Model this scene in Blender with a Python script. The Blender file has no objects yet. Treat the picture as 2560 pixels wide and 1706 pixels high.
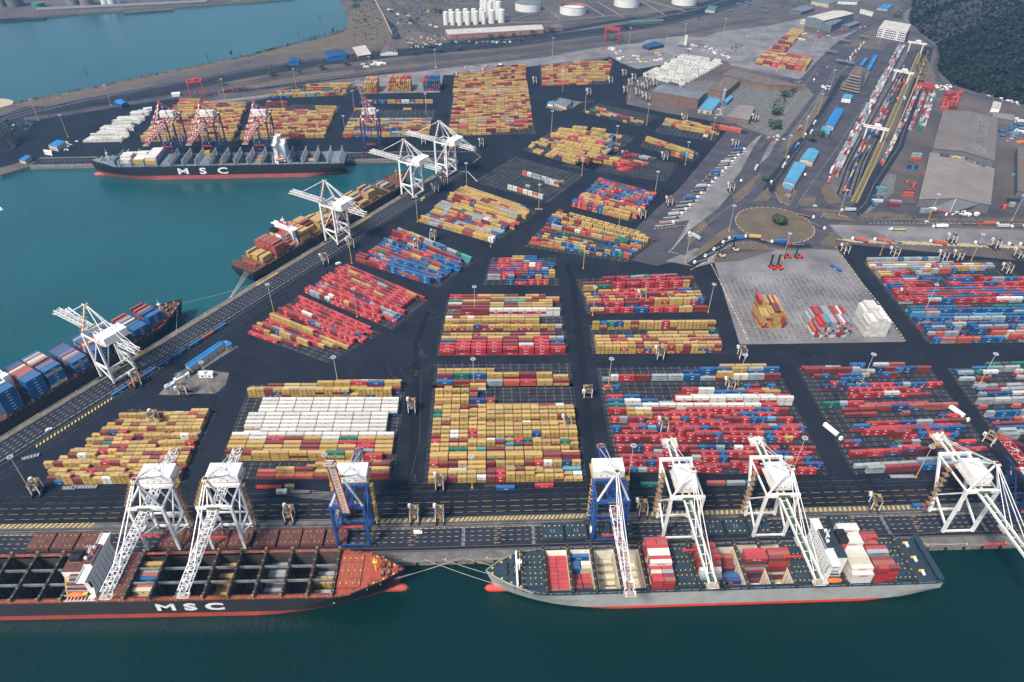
import bpy, math, random
from mathutils import Vector, Matrix
rnd = random.Random(7)
sc = bpy.context.scene
col = sc.collection
PI = math.pi
R = math.radians

# ------------------------------------------------------------------ camera
F_PX = 1747.446                       # focal length in pixels of a 2560-pixel-wide picture
PITCH, YAW, ROLL = R(37.41479), R(2.1253), R(.79295)
CAM = Vector((42.8327, -442.3108, 356.3908))
_f0 = Vector((math.sin(YAW), math.cos(YAW), 0)); _r0 = Vector((math.cos(YAW), -math.sin(YAW), 0)); _up = Vector((0, 0, 1))
FW = math.cos(PITCH)*_f0 - math.sin(PITCH)*_up
_u = math.sin(PITCH)*_f0 + math.cos(PITCH)*_up
RT = math.cos(ROLL)*_r0 + math.sin(ROLL)*_u
UP = -math.sin(ROLL)*_r0 + math.cos(ROLL)*_u
cd = bpy.data.cameras.new('camera'); cam = bpy.data.objects.new('camera', cd); col.objects.link(cam)
m = Matrix((RT, UP, -FW)).transposed().to_4x4(); m.translation = CAM
cam.matrix_world = m
cd.sensor_width = 36; cd.lens = F_PX/2560*36; cd.clip_start = 1; cd.clip_end = 20000
sc.camera = cam
# ------------------------------------------------------------------ world, sun, exposure
SUN_EL, SUN_AZ = R(52), R(222)        # azimuth clockwise from +Y
w = bpy.data.worlds.new('World'); sc.world = w; w.use_nodes = True
nt = w.node_tree; bg = nt.nodes['Background']
sky = nt.nodes.new('ShaderNodeTexSky'); sky.sky_type = 'NISHITA'; sky.sun_disc = False
sky.sun_elevation = SUN_EL; sky.sun_rotation = SUN_AZ; sky.dust_density = 3; sky.altitude = 0
nt.links.new(sky.outputs[0], bg.inputs[0]); bg.inputs[1].default_value = 0.12
sd = bpy.data.lights.new('sun', 'SUN'); sun = bpy.data.objects.new('sun', sd); col.objects.link(sun)
sd.energy = 3.0; sd.angle = R(9); sd.color = (1, .93, .84)
dirv = Vector((math.sin(SUN_AZ)*math.cos(SUN_EL), math.cos(SUN_AZ)*math.cos(SUN_EL), math.sin(SUN_EL)))
sun.rotation_euler = dirv.to_track_quat('Z', 'Y').to_euler()
sc.view_settings.view_transform = 'Standard'; sc.view_settings.look = 'None'
sc.view_settings.exposure = 0.82; sc.view_settings.gamma = 1
sc.render.engine = 'CYCLES'

# ------------------------------------------------------------------ picture position -> place on a level plane
def G(u, v, z=0.):
    d = (u-1280)/F_PX*RT - (v-853)/F_PX*UP + FW
    t = (z-CAM.z)/d.z
    p = CAM + t*d
    return Vector((p.x, p.y, z))
def T1(x, y, z=0.): return G(x/3.672, y/3.672, z)
def T2(x, y, z=0.): return G(640+x/3.672, y/3.672, z)
def T3(x, y, z=0.): return G(1280+x/3.672, y/3.672, z)
def T4(x, y, z=0.): return G(1920+x/3.672, y/3.672, z)
def M1(x, y, z=0.): return G(x/3.672, 427+y/3.672, z)
def M2(x, y, z=0.): return G(640+x/3.672, 427+y/3.672, z)
def M3(x, y, z=0.): return G(1280+x/3.672, 427+y/3.672, z)
def M4(x, y, z=0.): return G(1920+x/3.672, 427+y/3.672, z)
def L1(x, y, z=0.): return G(x/3.672, 854+y/3.672, z)
def L2(x, y, z=0.): return G(640+x/3.672, 854+y/3.672, z)
def L3(x, y, z=0.): return G(1280+x/3.672, 854+y/3.672, z)
def L4(x, y, z=0.): return G(1920+x/3.672, 854+y/3.672, z)
def B2(x, y, z=0.): return G(640+x/3.672, 1200+y/3.672, z)
def B3(x, y, z=0.): return G(1280+x/3.672, 1200+y/3.672, z)
def B4(x, y, z=0.): return G(1920+x/3.672, 1200+y/3.672, z)
def D(x, y, z=0.): return G(x*1.088, y*1.088, z)

# ------------------------------------------------------------------ materials
MATS = {}
def mat(name, c, rough=.7, metal=0., noise=0., nscale=.3, c2=None, bump=0., bscale=1., attr=False, spec=.5, stretch=None):
    if name in MATS: return MATS[name]
    m = bpy.data.materials.new(name); m.use_nodes = True
    n, l = m.node_tree.nodes, m.node_tree.links
    b = n['Principled BSDF']
    b.inputs['Roughness'].default_value = rough; b.inputs['Metallic'].default_value = metal
    b.inputs['Specular IOR Level'].default_value = spec
    base = None
    if attr:
        a = n.new('ShaderNodeAttribute'); a.attribute_name = 'Col'; base = a.outputs['Color']
    if noise or c2 or bump:
        g = n.new('ShaderNodeNewGeometry'); src = g.outputs['Position']
        if stretch:
            mp = n.new('ShaderNodeMapping'); mp.inputs['Scale'].default_value = stretch[0]; mp.inputs['Rotation'].default_value = (0, 0, stretch[1])
            l.new(src, mp.inputs[0]); src = mp.outputs[0]
    if noise or c2:
        t = n.new('ShaderNodeTexNoise'); t.inputs['Scale'].default_value = nscale; t.inputs['Detail'].default_value = 6; t.inputs['Roughness'].default_value = .65
        l.new(src, t.inputs['Vector'])
        cr = n.new('ShaderNodeValToRGB'); cr.color_ramp.elements[0].position = .32; cr.color_ramp.elements[1].position = .68
        if attr:
            lo = 1-noise; cr.color_ramp.elements[0].color = (lo, lo, lo, 1); cr.color_ramp.elements[1].color = (1, 1, 1, 1)
            mx = n.new('ShaderNodeMix'); mx.data_type = 'RGBA'; mx.blend_type = 'MULTIPLY'; mx.inputs[0].default_value = 1
            l.new(base, mx.inputs[6]); l.new(cr.outputs[0], mx.inputs[7]); base = mx.outputs[2]
        else:
            d = c2 or tuple(x*(1-noise) for x in c)
            cr.color_ramp.elements[0].color = (*d, 1); cr.color_ramp.elements[1].color = (*c, 1)
            base = cr.outputs[0]
        l.new(t.outputs['Fac'], cr.inputs[0])
    if base is not None: l.new(base, b.inputs['Base Color'])
    else: b.inputs['Base Color'].default_value = (*c, 1)
    if bump:
        t2 = n.new('ShaderNodeTexNoise'); t2.inputs['Scale'].default_value = bscale; t2.inputs['Detail'].default_value = 4
        l.new(src, t2.inputs['Vector'])
        bp = n.new('ShaderNodeBump'); bp.inputs['Strength'].default_value = bump; bp.inputs['Distance'].default_value = 1
        l.new(t2.outputs['Fac'], bp.inputs['Height']); l.new(bp.outputs[0], b.inputs['Normal'])
    MATS[name] = m
    return m
def P(name): return MATS[name]
mat('asphalt', (.0175, .0215, .031), .95, c2=(.0095, .0120, .019), nscale=.035, spec=.1)
mat('track', (.026, .029, .037), .8, noise=.5, nscale=.2)
mat('asphalt_pad', (.048, .049, .056), .95, c2=(.014, .016, .021), nscale=.10, spec=.15)
mat('road', (.075, .070, .078), .85, c2=(.036, .037, .047), nscale=.05, spec=.15)
mat('road_dark', (.030, .032, .042), .85, c2=(.016, .019, .028), nscale=.05, spec=.1)
mat('concrete', (.200, .187, .185), .9, c2=(.085, .081, .085), nscale=.028)
mat('concrete_dirty', (.15, .14, .13), .9, c2=(.06, .058, .055), nscale=.15)
mat('earth', (.105, .083, .070), .95, c2=(.034, .032, .036), nscale=.012)
mat('grass', (.125, .090, .060), .95, c2=(.066, .053, .036), nscale=.06)
mat('ballast', (.115, .100, .100), .95, c2=(.060, .056, .060), nscale=.05)
mat('sand', (.42, .35, .24), .95, noise=.3)
mat('quay_wall', (.26, .22, .17), .9, c2=(.07, .055, .045), nscale=.4)
mat('mark_white', (.50, .50, .49), .8, noise=.6, nscale=.5)
mat('mark_yellow', (.55, .38, .10), .8, noise=.45, nscale=.5)
mat('mark_dark', (.009, .011, .015), .95, spec=.05)
mat('strip_ochre', (.26, .20, .075), .85, noise=.45, nscale=.4)
mat('mark_pale', (.10, .10, .10), .9, noise=.4, nscale=.3)
mat('kerb', (.60, .57, .48), .8, noise=.3, nscale=1)
mat('white', (.76, .75, .72), .5, noise=.25, nscale=.25)
mat('white_rusty', (.80, .78, .73), .55, c2=(.55, .47, .36), nscale=.22)
mat('white_grime', (.66, .64, .58), .6, c2=(.36, .25, .15), nscale=.45)
mat('rail_rust', (.30, .19, .09), .7, c2=(.16, .08, .03), nscale=1.)
mat('rail_mix', (.34, .29, .22), .6, c2=(.12, .08, .05), nscale=.8)
mat('ochre', (.50, .30, .06), .6, noise=.4, nscale=.6)
mat('blue_steel', (.018, .070, .26), .5, noise=.35, nscale=.3)
mat('navy_steel', (.016, .035, .11), .5, noise=.35, nscale=.3)
mat('red_paint', (.55, .035, .03), .5, noise=.3, nscale=.4)
mat('red_steel', (.50, .045, .035), .55, noise=.35, nscale=.5)
mat('orange', (.72, .13, .02), .5)
mat('black', (.012, .012, .014), .6)
mat('tyre', (.010, .010, .012), .85)
mat('dark_steel', (.045, .045, .05), .6, noise=.4, nscale=.5)
mat('grey_steel', (.30, .31, .32), .5, noise=.3, nscale=.5)
mat('green_walk', (.03, .09, .05), .7, noise=.3)
mat('yellow', (.70, .42, .03), .5)
mat('glass', (.02, .03, .04), .15)
mat('hull_black', (.010, .012, .016), .45, c2=(.022, .020, .022), nscale=.12)
mat('hull_grey', (.34, .35, .33), .45, c2=(.27, .27, .25), nscale=.1)
mat('boot_red', (.42, .060, .035), .6, c2=(.27, .045, .032), nscale=.15)
mat('boot_pink', (.40, .085, .075), .6, c2=(.28, .060, .055), nscale=.15)
mat('boot_bright', (.66, .055, .030), .55, noise=.2, nscale=.15)
mat('deck_red', (.33, .055, .030), .7, c2=(.18, .035, .022), nscale=.3)
mat('deck_brown', (.13, .040, .030), .75, c2=(.055, .025, .020), nscale=.25)
mat('deck_blue', (.018, .040, .058), .65, c2=(.010, .022, .034), nscale=.3)
mat('deck_grey', (.16, .21, .25), .7, c2=(.09, .12, .15), nscale=.3)
mat('hold_dark', (.060, .044, .032), .85, c2=(.018, .014, .011), nscale=.2)
mat('hold_grey', (.20, .20, .19), .85, c2=(.08, .07, .06), nscale=.2)
mat('hold_cream', (.68, .64, .52), .75, c2=(.50, .46, .36), nscale=.3)
mat('funnel_yellow', (.60, .38, .07), .6, noise=.3)
mat('roof_tan', (.195, .170, .150), .7, c2=(.150, .130, .115), nscale=.05)
mat('roof_brown2', (.150, .128, .112), .7, c2=(.11, .095, .083), nscale=.05)
mat('boom_tan', (.66, .55, .42), .7, noise=.3, nscale=.5)
mat('roof_pale', (.46, .43, .38), .7, noise=.25, nscale=.05)
mat('roof_brown', (.13, .10, .085), .8, noise=.35, nscale=.1)
mat('roof_slate', (.14, .16, .18), .7, noise=.35, nscale=.08)
mat('roof_blue', (.020, .17, .42), .5, noise=.25, nscale=.1)
mat('roof_sky', (.08, .27, .42), .5, noise=.25, nscale=.1)
mat('roof_navy', (.015, .06, .16), .6, noise=.3, nscale=.1)
mat('roof_green', (.05, .17, .15), .7, noise=.3, nscale=.1)
mat('brick', (.20, .115, .085), .9, c2=(.12, .075, .06), nscale=.15)
mat('brick_pink', (.38, .16, .12), .9, noise=.3, nscale=.1)
mat('wall_cream', (.50, .42, .31), .85, noise=.25, nscale=.3)
mat('wall_grey', (.12, .12, .125), .8, noise=.25, nscale=.3)
mat('tank_white', (.62, .61, .57), .6, noise=.15, nscale=.1)
mat('tank_rust', (.26, .12, .09), .8, noise=.3)
mat('leaf', (.050, .085, .030), .8, c2=(.020, .040, .016), nscale=.35)
mat('leaf_dark', (.012, .020, .012), .9, c2=(.003, .006, .004), nscale=.03)
mat('hill_soil', (.050, .038, .032), .95, c2=(.014, .017, .014), nscale=.012)
mat('bark', (.10, .07, .05), .9)
mat('rope', (.45, .42, .36), .8)
mat('lamp_grey', (.42, .44, .46), .5)
mat('pole_yellow', (.62, .33, .04), .6, noise=.2)
mat('container_paint', (1, 1, 1), .55, noise=.22, nscale=.9, attr=True, spec=.35)
mat('vehicle_paint', (1, 1, 1), .35, attr=True)
# water
def water_mat():
    m = bpy.data.materials.new('water'); m.use_nodes = True; n, l = m.node_tree.nodes, m.node_tree.links
    b = n['Principled BSDF']; b.inputs['Roughness'].default_value = .16; b.inputs['IOR'].default_value = 1.33
    g = n.new('ShaderNodeNewGeometry')
    t = n.new('ShaderNodeTexNoise'); t.inputs['Scale'].default_value = .004; t.inputs['Detail'].default_value = 3; l.new(g.outputs['Position'], t.inputs['Vector'])
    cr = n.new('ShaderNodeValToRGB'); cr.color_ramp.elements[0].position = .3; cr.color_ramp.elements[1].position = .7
    cr.color_ramp.elements[0].color = (.001, .013, .012, 1); cr.color_ramp.elements[1].color = (.001, .018, .017, 1)  # front channel, with vignette darkening put into the water colour
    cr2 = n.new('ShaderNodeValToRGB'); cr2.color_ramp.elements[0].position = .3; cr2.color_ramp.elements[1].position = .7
    cr2.color_ramp.elements[0].color = (.006, .046, .054, 1); cr2.color_ramp.elements[1].color = (.010, .070, .080, 1)      # inner basins, colour lightened to imitate stronger sky reflection
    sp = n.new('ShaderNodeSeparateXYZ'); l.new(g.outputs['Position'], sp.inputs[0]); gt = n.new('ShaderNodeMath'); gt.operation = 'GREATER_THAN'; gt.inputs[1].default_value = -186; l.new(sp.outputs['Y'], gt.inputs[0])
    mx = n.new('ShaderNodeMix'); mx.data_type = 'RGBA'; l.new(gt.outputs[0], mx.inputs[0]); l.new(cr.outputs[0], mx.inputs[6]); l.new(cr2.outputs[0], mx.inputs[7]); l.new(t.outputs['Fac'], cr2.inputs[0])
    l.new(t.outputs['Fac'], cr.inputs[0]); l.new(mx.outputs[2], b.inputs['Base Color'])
    mp = n.new('ShaderNodeMapping'); mp.inputs['Scale'].default_value = (1, .45, 1); mp.inputs['Rotation'].default_value = (0, 0, .5); l.new(g.outputs['Position'], mp.inputs[0])
    t1 = n.new('ShaderNodeTexNoise'); t1.inputs['Scale'].default_value = .35; t1.inputs['Detail'].default_value = 5; t1.inputs['Roughness'].default_value = .6; l.new(mp.outputs[0], t1.inputs['Vector'])
    bp = n.new('ShaderNodeBump'); bp.inputs['Strength'].default_value = .6; bp.inputs['Distance'].default_value = .8
    l.new(t1.outputs['Fac'], bp.inputs['Height']); l.new(bp.outputs[0], b.inputs['Normal'])
    MATS['water'] = m
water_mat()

# ------------------------------------------------------------------ mesh builder and naming
class MB:
    def __init__(s): s.v = []; s.f = []; s.mi = []; s.mats = []; s.cols = []; s.c = (1, 1, 1); s.use = False
    def M(s, name):
        if name not in s.mats: s.mats.append(name)
        return s.mats.index(name)
    def face(s, pts, mt, c=None):
        i = len(s.v); s.v += [tuple(p) for p in pts]; s.f.append(tuple(range(i, i+len(pts)))); s.mi.append(s.M(mt))
        s.cols.append(c or s.c)
        if c: s.use = True
        return s
    def box(s, x0, x1, y0, y1, z0, z1, mt, T=None, c=None, bottom=False, top=None, ctop=None):
        P8 = [Vector(p) for p in ((x0,y0,z0),(x1,y0,z0),(x1,y1,z0),(x0,y1,z0),(x0,y0,z1),(x1,y0,z1),(x1,y1,z1),(x0,y1,z1))]
        if T is not None: P8 = [T @ p for p in P8]
        i = len(s.v); s.v += [tuple(p) for p in P8]
        fs = [(0,1,5,4),(1,2,6,5),(2,3,7,6),(3,0,4,7),(4,5,6,7)]
        if bottom: fs.append((3,2,1,0))
        for k, q in enumerate(fs):
            s.f.append(tuple(i+a for a in q)); s.mi.append(s.M(top if (top and k == 4) else mt))
            s.cols.append((ctop if (ctop and k == 4) else c) or s.c)
        if c: s.use = True
        return s
    def bar(s, p, q, w, mt, h=None, T=None):
        p, q = Vector(p), Vector(q)
        if T is not None: p, q = T @ p, T @ q
        d = q-p; L = d.length
        if L < 1e-6: return s
        d /= L; a = Vector((0,0,1)) if abs(d.z) < .95 else Vector((0,1,0))
        x = d.cross(a).normalized(); y = x.cross(d).normalized(); h = h or w
        x *= w/2; y *= h/2
        i = len(s.v); s.v += [tuple(a_) for a_ in (p-x-y, p+x-y, p+x+y, p-x+y, q-x-y, q+x-y, q+x+y, q-x+y)]
        for qd in ((0,1,5,4),(1,2,6,5),(2,3,7,6),(3,0,4,7),(4,5,6,7),(3,2,1,0)):
            s.f.append(tuple(i+a_ for a_ in qd)); s.mi.append(s.M(mt)); s.cols.append(s.c)
        return s
    def cyl(s, c, r, z0, z1, mt, n=16, r1=None, T=None, cap=None, c_=None):
        r1 = r if r1 is None else r1; c = Vector((c[0], c[1], 0)); a = []; b = []
        for k in range(n):
            t = 2*PI*k/n; dx = Vector((math.cos(t), math.sin(t), 0))
            a.append(c+dx*r+Vector((0,0,z0))); b.append(c+dx*r1+Vector((0,0,z1)))
        if T is not None: a = [T @ p for p in a]; b = [T @ p for p in b]
        for k in range(n): s.face((a[k], a[(k+1)%n], b[(k+1)%n], b[k]), mt, c_)
        if r1 > 0: s.face(b, cap or mt, c_)
        return s
    def tube(s, p, q, r, mt, n=8, T=None, r1=None):
        p, q = Vector(p), Vector(q)
        if T is not None: p, q = T @ p, T @ q
        d = (q-p).normalized(); a = Vector((0,0,1)) if abs(d.z) < .95 else Vector((0,1,0)); r1 = r if r1 is None else r1
        x = d.cross(a).normalized(); y = d.cross(x)
        A = [p+(x*math.cos(2*PI*k/n)+y*math.sin(2*PI*k/n))*r for k in range(n)]; B = [q+(x*math.cos(2*PI*k/n)+y*math.sin(2*PI*k/n))*r1 for k in range(n)]
        for k in range(n): s.face((A[k], A[(k+1)%n], B[(k+1)%n], B[k]), mt)
        s.face(B, mt); s.face(A[::-1], mt)
        return s
    def prism(s, poly, z0, z1, mt, top=None, T=None):
        a = [Vector((p[0], p[1], z0)) for p in poly]; b = [Vector((p[0], p[1], z1)) for p in poly]
        ar = sum(a[i].x*a[(i+1) % len(a)].y-a[(i+1) % len(a)].x*a[i].y for i in range(len(a)))
        if ar < 0: a.reverse(); b.reverse()
        if T is not None: a = [T @ p for p in a]; b = [T @ p for p in b]
        n = len(a)
        for k in range(n): s.face((a[k], a[(k+1)%n], b[(k+1)%n], b[k]), mt)
        s.face(b, top or mt)
        return s
    def sheet(s, poly, z, mt):
        a = [Vector((p[0], p[1], z)) for p in poly]
        ar = sum(a[i].x*a[(i+1) % len(a)].y-a[(i+1) % len(a)].x*a[i].y for i in range(len(a)))
        if ar < 0: a.reverse()
        return s.face(a, mt)
    def mesh(s, name):
        me = bpy.data.meshes.new(name); me.from_pydata(s.v, [], s.f)
        for k in s.mats: me.materials.append(MATS[k])
        me.polygons.foreach_set('material_index', s.mi)
        if s.use:
            at = me.color_attributes.new('Col', 'FLOAT_COLOR', 'CORNER'); buf = []
            for fc, c in zip(s.f, s.cols): buf += [c[0], c[1], c[2], 1.]*len(fc)
            at.data.foreach_set('color', buf)
        me.update()
        return me
    def build(s, name, parent=None, **k):
        o = bpy.data.objects.new(name, s.mesh(name)); col.objects.link(o)
        if parent is not None: o.parent = parent
        tag(o, **k); return o
def tag(o, label=None, cat=None, group=None, kind=None):
    if label: o['label'] = label
    if cat: o['category'] = cat
    if group: o['group'] = group
    if kind: o['kind'] = kind
    return o
def empty(name, loc=(0,0,0), rz=0., **k):
    o = bpy.data.objects.new(name, None); col.objects.link(o); o.location = loc; o.rotation_euler = (0,0,rz); o.empty_display_size = 1
    return tag(o, **k)
def dup(root, loc=None, rz=None, label=None):
    r = root.copy(); col.objects.link(r)
    if loc is not None: r.location = loc
    if rz is not None: r.rotation_euler = (0,0,rz)
    if label: r['label'] = label
    for ch in list(root.children):
        c = ch.copy(); col.objects.link(c); c.parent = r
        for g in list(ch.children):
            d = g.copy(); col.objects.link(d); d.parent = c
    return r
def TR(x, y, z, rz): return Matrix.Translation((x, y, z)) @ Matrix.Rotation(rz, 4, 'Z')
def strip(mb, pts, wid, z, mt):
    pts = [Vector((p[0], p[1], 0)) for p in pts]; Ls = []; Rs = []
    for i, p in enumerate(pts):
        a = pts[max(i-1, 0)]; b = pts[min(i+1, len(pts)-1)]; d = (b-a).normalized(); nn = Vector((-d.y, d.x, 0))*wid/2
        Ls.append(p+nn); Rs.append(p-nn)
    for i in range(len(pts)-1):
        mb.sheet([Rs[i], Rs[i+1], Ls[i+1], Ls[i]], z, mt)
def dashes(mb, p, q, ln, gap, wid, z, mt, alt=None):
    p, q = Vector((p[0], p[1], 0)), Vector((q[0], q[1], 0)); L = (q-p).length; d = (q-p)/L; t = 0; k = 0
    while t < L:
        e = min(t+ln, L); strip(mb, [p+d*t, p+d*e], wid, z, alt if (alt and k % 2) else mt); t += ln+gap; k += 1

# stroke lettering: each glyph on a 4 x 6 grid
GL = {'A': [(0,0,2,6),(2,6,4,0),(1,2,3,2)], 'B': [(0,0,0,6),(0,6,3,6),(3,6,3,3),(0,3,4,3),(4,3,4,0),(4,0,0,0)], 'C': [(4,6,0,6),(0,6,0,0),(0,0,4,0)],
 'D': [(0,0,0,6),(0,6,3,6),(3,6,4,4),(4,4,4,2),(4,2,3,0),(3,0,0,0)], 'E': [(4,6,0,6),(0,6,0,0),(0,0,4,0),(0,3,3,3)], 'G': [(4,6,0,6),(0,6,0,0),(0,0,4,0),(4,0,4,3),(4,3,2,3)],
 'H': [(0,0,0,6),(4,0,4,6),(0,3,4,3)], 'I': [(2,0,2,6)], 'K': [(0,0,0,6),(0,3,4,6),(1,3.6,4,0)], 'L': [(0,6,0,0),(0,0,4,0)], 'M': [(0,0,0,6),(0,6,2,3),(2,3,4,6),(4,6,4,0)],
 'N': [(0,0,0,6),(0,6,4,0),(4,0,4,6)], 'O': [(0,0,0,6),(0,6,4,6),(4,6,4,0),(4,0,0,0)], 'P': [(0,0,0,6),(0,6,4,6),(4,6,4,3),(4,3,0,3)], 'R': [(0,0,0,6),(0,6,4,6),(4,6,4,3),(4,3,0,3),(1.5,3,4,0)],
 'S': [(4,6,0,6),(0,6,0,3),(0,3,4,3),(4,3,4,0),(4,0,0,0)], 'T': [(0,6,4,6),(2,6,2,0)], 'U': [(0,6,0,0),(0,0,4,0),(4,0,4,6)], 'V': [(0,6,2,0),(2,0,4,6)], 'X': [(0,0,4,6),(0,6,4,0)], 'Y': [(0,6,2,3),(4,6,2,3),(2,3,2,0)],
 '0': [(0,0,0,6),(0,6,4,6),(4,6,4,0),(4,0,0,0)], '1': [(2,0,2,6)], '2': [(0,6,4,6),(4,6,4,3),(4,3,0,3),(0,3,0,0),(0,0,4,0)], '3': [(0,6,4,6),(4,6,4,0),(0,3,4,3),(0,0,4,0)],
 '5': [(4,6,0,6),(0,6,0,3),(0,3,4,3),(4,3,4,0),(4,0,0,0)], '7': [(0,6,4,6),(4,6,1,0)], '6': [(4,6,0,6),(0,6,0,0),(0,0,4,0),(4,0,4,3),(4,3,0,3)], '^': [(0,0,2,5),(2,5,4,0)]}
def letters(mb, txt, O, X, Y, h, mt, th=.18, c=None, sp=1.45, wr=.62, italic=0.):
    """flat letters in the plane O + X*a + Y*b (unit X, Y); h = height"""
    O, X, Y = Vector(O), Vector(X), Vector(Y); a = 0; tw = th*h
    for ch in txt:
        if ch != ' ':
            for (x0, y0, x1, y1) in GL[ch]:
                p = Vector((a+(x0/4)*h*wr+italic*y0/6*h, y0/6*h)); q = Vector((a+(x1/4)*h*wr+italic*y1/6*h, y1/6*h))
                d = (q-p).normalized(); n_ = Vector((-d.y, d.x))*tw/2; e = d*tw/2
                mb.face([O+X*k.x+Y*k.y for k in (p-n_-e, q-n_+e, q+n_+e, p+n_-e)], mt, c)
        a += h*wr*(sp if ch != ' ' else .8)
def text_mesh(txt, size, mt, sx=1., off=.0, ext=.05, name='lettering'):
    cu = bpy.data.curves.new('t', 'FONT'); cu.body = txt; cu.size = size; cu.offset = off; cu.extrude = ext; cu.align_x = 'CENTER'; cu.resolution_u = 3
    ob = bpy.data.objects.new('t', cu); col.objects.link(ob)
    dg = bpy.context.evaluated_depsgraph_get()
    me = bpy.data.meshes.new_from_object(ob.evaluated_get(dg)); bpy.data.objects.remove(ob)
    me.transform(Matrix.Diagonal((sx, 1, 1, 1))); me.materials.clear(); me.materials.append(MATS[mt]); me.name = name
    return me
HAZE = .00008
# ================================================================== the setting
def Q(x): return -191.4 + (.013*x if x > 0 else 0)            # front quay line
_a, _b = G(0, 1091), G(1160, 392); DD = (_b-_a).normalized(); DN = Vector((-DD.y, DD.x, 0)); DQ = _a+DD*(Vector((-300.3, -88.2, 0))-_a).dot(DD)   # diagonal quay: point, direction, seaward normal
def DG(a, b, z=0.): p = DQ+DD*a+DN*b; return Vector((p.x, p.y, z))
DANG = math.atan2(DD.y, DD.x)
FQ = Vector((-141.4, 398.4, 0)); FD = Vector((.9991, .0417, 0)); FN = Vector((-.0417, .9991, 0))       # far quay
def FG(a, b, z=0.): p = FQ+FD*a+FN*b; return Vector((p.x, p.y, z))
FANG = math.atan2(FD.y, FD.x)
SEA = -3.5
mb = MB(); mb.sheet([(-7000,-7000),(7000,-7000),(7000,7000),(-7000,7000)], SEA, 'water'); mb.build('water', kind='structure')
shore = [G(*p) for p in ((0,268),(27,261),(73.5,249),(190.6,227),(299.6,203),(408.5,181),(517.4,159),(640,133.5),(721.7,114),(803.4,98),(840,83),(857.9,73.5),(868,66),(871.5,60),(872,50),(866,38),(864,30),(858,20),(857,13.6),(855,0))]
c0 = FQ + FD*((DQ-FQ).dot(DN)/(FD.dot(DN)))                       # where the two quays meet
land = [(6900,Q(6900)),(0,-191.4),tuple((DQ-DD*((DQ.y+191.4)/DD.y))[:2]),(c0.x-1,c0.y+1)]+[tuple(FG(0,0)[:2]),tuple(FG(-379,0)[:2]),tuple(G(58,421)[:2]),tuple(G(0,438)[:2]),(-900,330),(-6900,200)]
land += [(-6900,620)]+[tuple(p[:2]) for p in shore]+[(-420,1700),(-300,2600),(200,6900),(6900,6900)]
mb = MB(); mb.prism(land, -9, 0, 'quay_wall', top='earth'); mb.build('ground', kind='structure')
far = [G(0,52),G(60,47),G(114,41),G(190,33),G(272,27),G(436,16),G(560,7),G(640,2.7),G(735,-6)]
mb = MB(); mb.prism([tuple(p[:2]) for p in far]+[(-560,2200),(-700,6900),(-6900,6900),(-6900,far[0].y-60)], -9, 0, 'quay_wall', top='earth'); mb.build('far_shore_ground', kind='structure')
mb = MB(); mb.prism([G(0,247),G(22,249),G(35,254),G(30,262),G(0,270)], -6, .3, 'sand', top='sand'); mb.build('sandy_beach', kind='structure')

def patch(name, mt, z, polys):
    mb = MB()
    for p in polys: mb.sheet(p, z, mt)
    return mb.build(name, kind='structure')
yard = [Vector((6000,Q(6000)+8,0)),Vector((0,-183,0)),Vector((-352,-183,0)),DG(-110,-6),DG(568,-6),FG(140,12),FG(-370,12),G(66,402),G(0,420),G(-60,380),D(-40,262),D(60,268),D(200,255),D(300,232),D(400,226),D(455,238),D(560,238),D(640,222),D(700,205),D(800,205),D(845,196),D(890,180),D(1000,172),D(1110,152),D(1230,152),D(1330,146),D(1452,124),D(1545,128),D(1500,165),D(1440,190),D(1440,240),D(1520,258),D(1620,276),D(1720,296),D(1760,310),D(1700,335),D(1640,400),D(1570,470),D(1505,520),D(1545,580),D(1600,610),D(1640,600),D(1700,792),D(2080,786),D(1920,574),D(1935,560),D(2353,600),D(2600,600),Vector((6000,200,0))]
patch('asphalt_yard', 'asphalt', .02, [yard])
patch('left_yard_asphalt', 'road_dark', .015, [[G(-80,300),G(0,290),G(60,268),G(200,262),G(300,250),G(420,232),G(480,262),G(300,285),G(200,300),G(60,402),G(-80,440)]])
# rail yard and roads in the distance
mb = MB()
strip(mb, [G(-60,330),G(60,292),G(200,262),G(330,238),G(450,216),G(640,180),G(800,155),G(1000,132),G(1280,108),G(1500,80),G(1640,58),G(1760,30),G(1850,2),G(1900,-15)], 48, .024, 'road_dark')
strip(mb, [G(60,300),G(300,262),G(420,243),G(640,225),G(760,205),G(900,187),G(1100,168),G(1280,150),G(1400,128),G(1560,108),G(1700,86),G(1820,60),G(1920,46)], 20, .030, 'road')
strip(mb, [G(880,-4),G(930,20),G(980,70),G(990,95),G(1060,118),G(1200,100),G(1330,90),G(1500,60),G(1700,28),G(1830,-10)], 20, .034, 'road_dark')
strip(mb, [G(975,0),G(1010,30),G(1040,62),G(1070,82),G(1150,75),G(1280,62),G(1500,48),G(1700,35)], 12, .038, 'road')
strip(mb, [G(2300,-5),G(2270,15),G(2240,40),G(2190,60),G(2150,80),G(2100,110),G(2050,160),G(2010,205),G(1985,250),G(1950,300),G(1900,370),G(1870,430),G(1840,470)], 17, .040, 'road')
strip(mb, [G(2180,56),G(2260,70),G(2330,112),G(2348,125),G(2348,150),G(2335,180),G(2345,200),G(2380,222),G(2440,240),G(2500,252),G(2600,268)], 11, .044, 'road')
strip(mb, [G(2345,105),G(2310,80),G(2280,62),G(2262,45),G(2270,22)], 10, .028, 'concrete_dirty')
mb.build('far_road', kind='structure')
mb = MB()
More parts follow.
